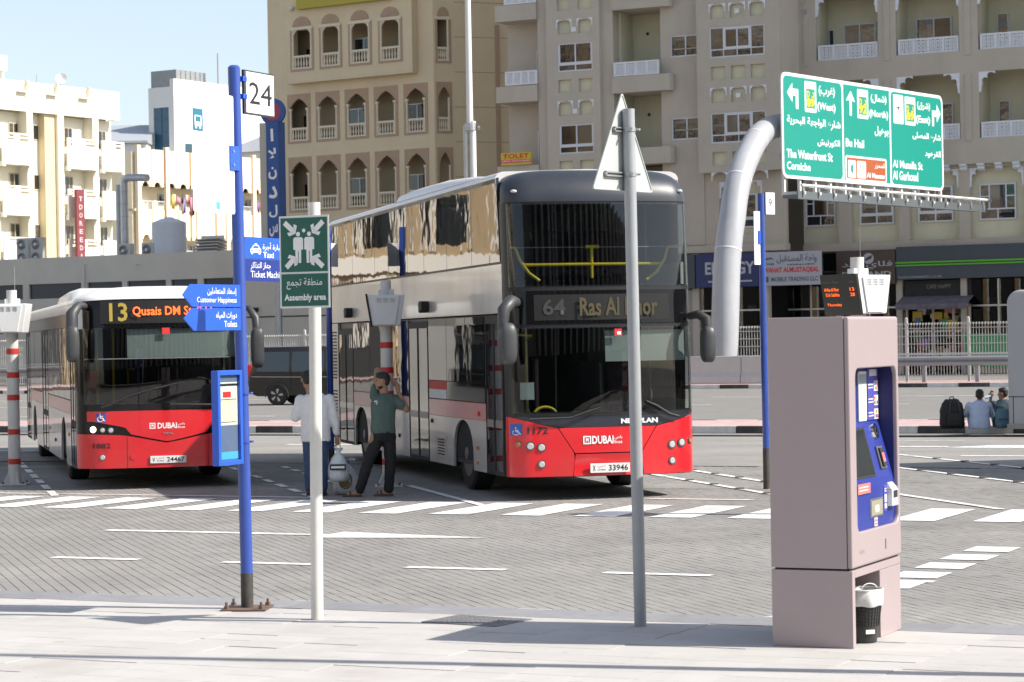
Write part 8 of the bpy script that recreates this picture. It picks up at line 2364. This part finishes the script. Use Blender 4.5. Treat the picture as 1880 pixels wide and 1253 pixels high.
def mk1(t):
    text('S', -.06, .06, .10, .30, -.155, m_gold, t, bold=.09); text('CITY', -.07, .07, .42, .46, -.118, m_ink, t, bold=.03)
    b = MB(); b.tube([(.085 * math.cos(a), -.152, .20 + .115 * math.sin(a)) for a in [2 * math.pi * k / 18 for k in range(19)]], .010, 4); b.build('print_ring', m_gold, t)
carrier('carrier_bag', (-2.30, 32.9, 0), .47, .36, 'knotted white carrier bag with a gold letter standing on the paving', True, [mk1])
def mk2(t):
    b = MB(); b.box(-.11, .11, -.125, -.115, .16, .24); b.build('print', m_ink, t); b = MB(); b.box(-.09, .09, -.127, -.125, .185, .215); b.build('print', m_swhite, t)
    b = MB(); b.tube([(-.03, 0, .43), (-.02, 0, .6), (.02, 0, .6), (.03, 0, .43)], .008, 5); b.build('handles', m_poly, t)
carrier('carrier_bag', (-2.38, 32.62, .19), .44, .29, 'white carrier bag with a black band hanging from the hand of the man in white', False, [mk2])

# --- two men resting on the strip between the roads
def seated(loc, label, hc, fx, shirt, trou, arm):
    t = thing('person', label, 'person', loc, 0)
    b = MB(); head(b, hc, fx); c = Vector(hc)
    cap(b, c + Vector((0, 0, -.08)), (hc[0] * .7, hc[1] * .7, .50), .055, .065)
    torso(b, [((0, 0, .08), .16, .12, 0), ((0, .0, .25), .15, .11, 0), ((0, .02, .42), .165, .105, 0), ((hc[0] * .5, .03, .52), .10, .07, 0)])
    L = []
    for sx in (-1, 1):
        k = Vector((sx * .17 + .06, .38, .34)); f = Vector((sx * .14 + .08, .55, .05))
        L.append((sx, k, f)); cap(b, (sx * .09, .02, .12), k, .085, .06); cap(b, k, f, .055, .04); cap(b, f + Vector((0, -.02, 0)), f + Vector((0, .12, -.01)), .034, .03)
    S = {}
    for sx in (-1, 1):
        s_ = Vector((sx * .19, .02, .46))
        if sx == 1: e, w_ = Vector(arm[0]), Vector(arm[1])
        else: e, w_ = Vector((-.24, .18, .26)), Vector((-.10, .36, .34))
        S[sx] = (s_, e, w_); cap(b, s_, e, .05, .042); cap(b, e, w_, .041, .029); hand(b, w_, (w_ - e), sx, 1, .7, (0, -1, 0))
    body = fuse(b, 'body', m_skin, t, .010, 3)
    b = MB(); hair_cap(b, hc, fx); fuse(b, 'hair', m_hair, body, .009, 3, (.02, .01)); eyes(body, hc, fx)
    b = MB(); torso(b, [((0, 0, .0), .22, .17, 0), ((0, 0, .12), .215, .16, 0), ((0, .0, .27), .19, .135, 0), ((0, .02, .42), .20, .125, 0), ((hc[0] * .4, .03, .50), .14, .09, 0), ((hc[0] * .6, .03, .55), .08, .07, 0)])
    for sx in (-1, 1):
        s_, e, w_ = S[sx]; cap(b, s_, e, .072, .06)
        if shirt is not m_tee: cap(b, e, e + (w_ - e) * .75, .058, .048)
    fuse(b, 'shirt', shirt, t, .012, 4, (.09, .022))
    b = MB()
    for sx, k, f in L: cap(b, (sx * .09, .02, .12), k, .10, .08); cap(b, k, f + Vector((0, 0, .05)), .078, .066)
    fuse(b, 'trousers', trou, t, .012, 4, (.08, .018))
    for sx, k, f in L:
        b = MB(); cap(b, f + Vector((0, -.03, -.01)), f + Vector((0, .13, -.01)), .040, .036); b.build('shoe', M('dark_leather'), t, smooth=50)
    return t
m_tee = M('dark_teal_cotton', (.022, .045, .060), .85, var=.1, vscale=6, bump=.4, bscale=14, bdist=.01)
m_pale = M('pale_blue_cotton', (.42, .50, .66), .85, var=.06, vscale=6, bump=.5, bscale=12, bdist=.012)
seated((9.20, 47.55, .146), 'man in a pale blue shirt sitting on the ground with his back turned', (.03, .06, .645), rad(70), m_pale, m_pale, ((.30, .22, .26), (.16, .40, .22)))
seated((9.78, 48.05, .146), 'man in a dark t-shirt sitting on the ground drinking from a bottle', (.0, .03, .66), rad(150), m_tee, m_jean, ((-.26, .10, .36), (-.22, .12, .58)))
bt = thing('bottle', 'clear plastic water bottle held to the mouth of the seated man', 'bottle', (9.60, 48.16, .755), 0)
b = MB(); b.tube([(.01, 0, .03), (-.02, 0, .015), (-.06, 0, .0), (-.16, 0, -.03)], [.012, .014, .032, .032], 12); b.build('bottle', M('water_bottle', (.45, .58, .66), .15, spec=.7), bt, smooth=50)
bb = thing('backpack', 'large black backpack standing beside the seated man in pale blue', 'backpack', (8.70, 47.75, .146), .15)
m_bpk = M('backpack_nylon', (.014, .014, .015), .8, var=.3, vscale=9, bump=.5, bscale=16, bdist=.01)
b = MB(); torso(b, [((0, 0, .0), .22, .14, 0), ((0, 0, .08), .25, .17, 0), ((0, 0, .35), .24, .16, 0), ((.0, 0, .50), .20, .13, 0), ((0, 0, .58), .12, .08, 0)]); fuse(b, 'bag', m_bpk, bb, .014, 3, (.1, .03))
b = MB(); torso(b, [((0, -.16, .05), .15, .06, 0), ((0, -.17, .18), .16, .07, 0), ((0, -.165, .30), .14, .05, 0)]); fuse(b, 'front_pocket', m_bpk, bb, .014, 3)
b = MB(); b.tube([(-.10, -.155, .10), (-.11, -.175, .35), (-.07, -.12, .55)], .014, 6); b.tube([(.10, -.155, .10), (.11, -.175, .35), (.07, -.12, .55)], .014, 6); b.tube([(-.05, 0, .57), (-.03, 0, .625), (.03, 0, .625), (.05, 0, .57)], .012, 6); b.build('strap', M('strap_brown', (.05, .045, .035), .8), bb)
b2_ = thing('backpack', 'teal backpack leaning between the seated man in dark t-shirt and the pylon', 'backpack', (10.0, 47.55, .146), -.1)
m_tbp = M('teal_nylon', (.10, .19, .235), .8, var=.15, vscale=9, bump=.5, bscale=16, bdist=.01)
b = MB(); torso(b, [((0, 0, .0), .15, .10, 0), ((0, 0, .06), .17, .12, 0), ((0, 0, .26), .16, .11, 0), ((.0, 0, .38), .12, .08, 0)]); fuse(b, 'bag', m_tbp, b2_, .012, 3, (.08, .02)); b2_.location = (9.66, 47.45, .146)
b = MB(); b.box(-.12, .12, -.135, -.12, .17, .19); b.build('seam', m_snavy, b2_)
b2_['label'] = 'teal backpack standing right behind the seated man in the dark t-shirt'
# a second double decker stands beyond the right edge and throws its shadow over the bays
table = {}
for o_ in bpy.data.objects:
    if o_.parent: table.setdefault(o_.parent.name, []).append(o_)
d2_ = copy_tree(dd, None, table)
p_ = QT(18.95, 19.9)
d2_.location = (p_.x, p_.y, 0)
d2_['label'] = 'second double decker bus leaving its bay beyond the right edge'
dd['group'] = d2_['group'] = 'double decker buses in the bays'

# nothing lies deeper than thing > part > sub-part
bpy.context.view_layer.update()
for o_ in list(bpy.data.objects):
    chain = [o_]
    while chain[-1].parent: chain.append(chain[-1].parent)
    if len(chain) > 3:
        up_ = chain[-2]
        ml = o_.matrix_local.copy()
        q_ = o_.parent
        while q_ != up_:
            ml = q_.matrix_local @ ml; q_ = q_.parent
        o_.parent = up_
        o_.matrix_local = ml
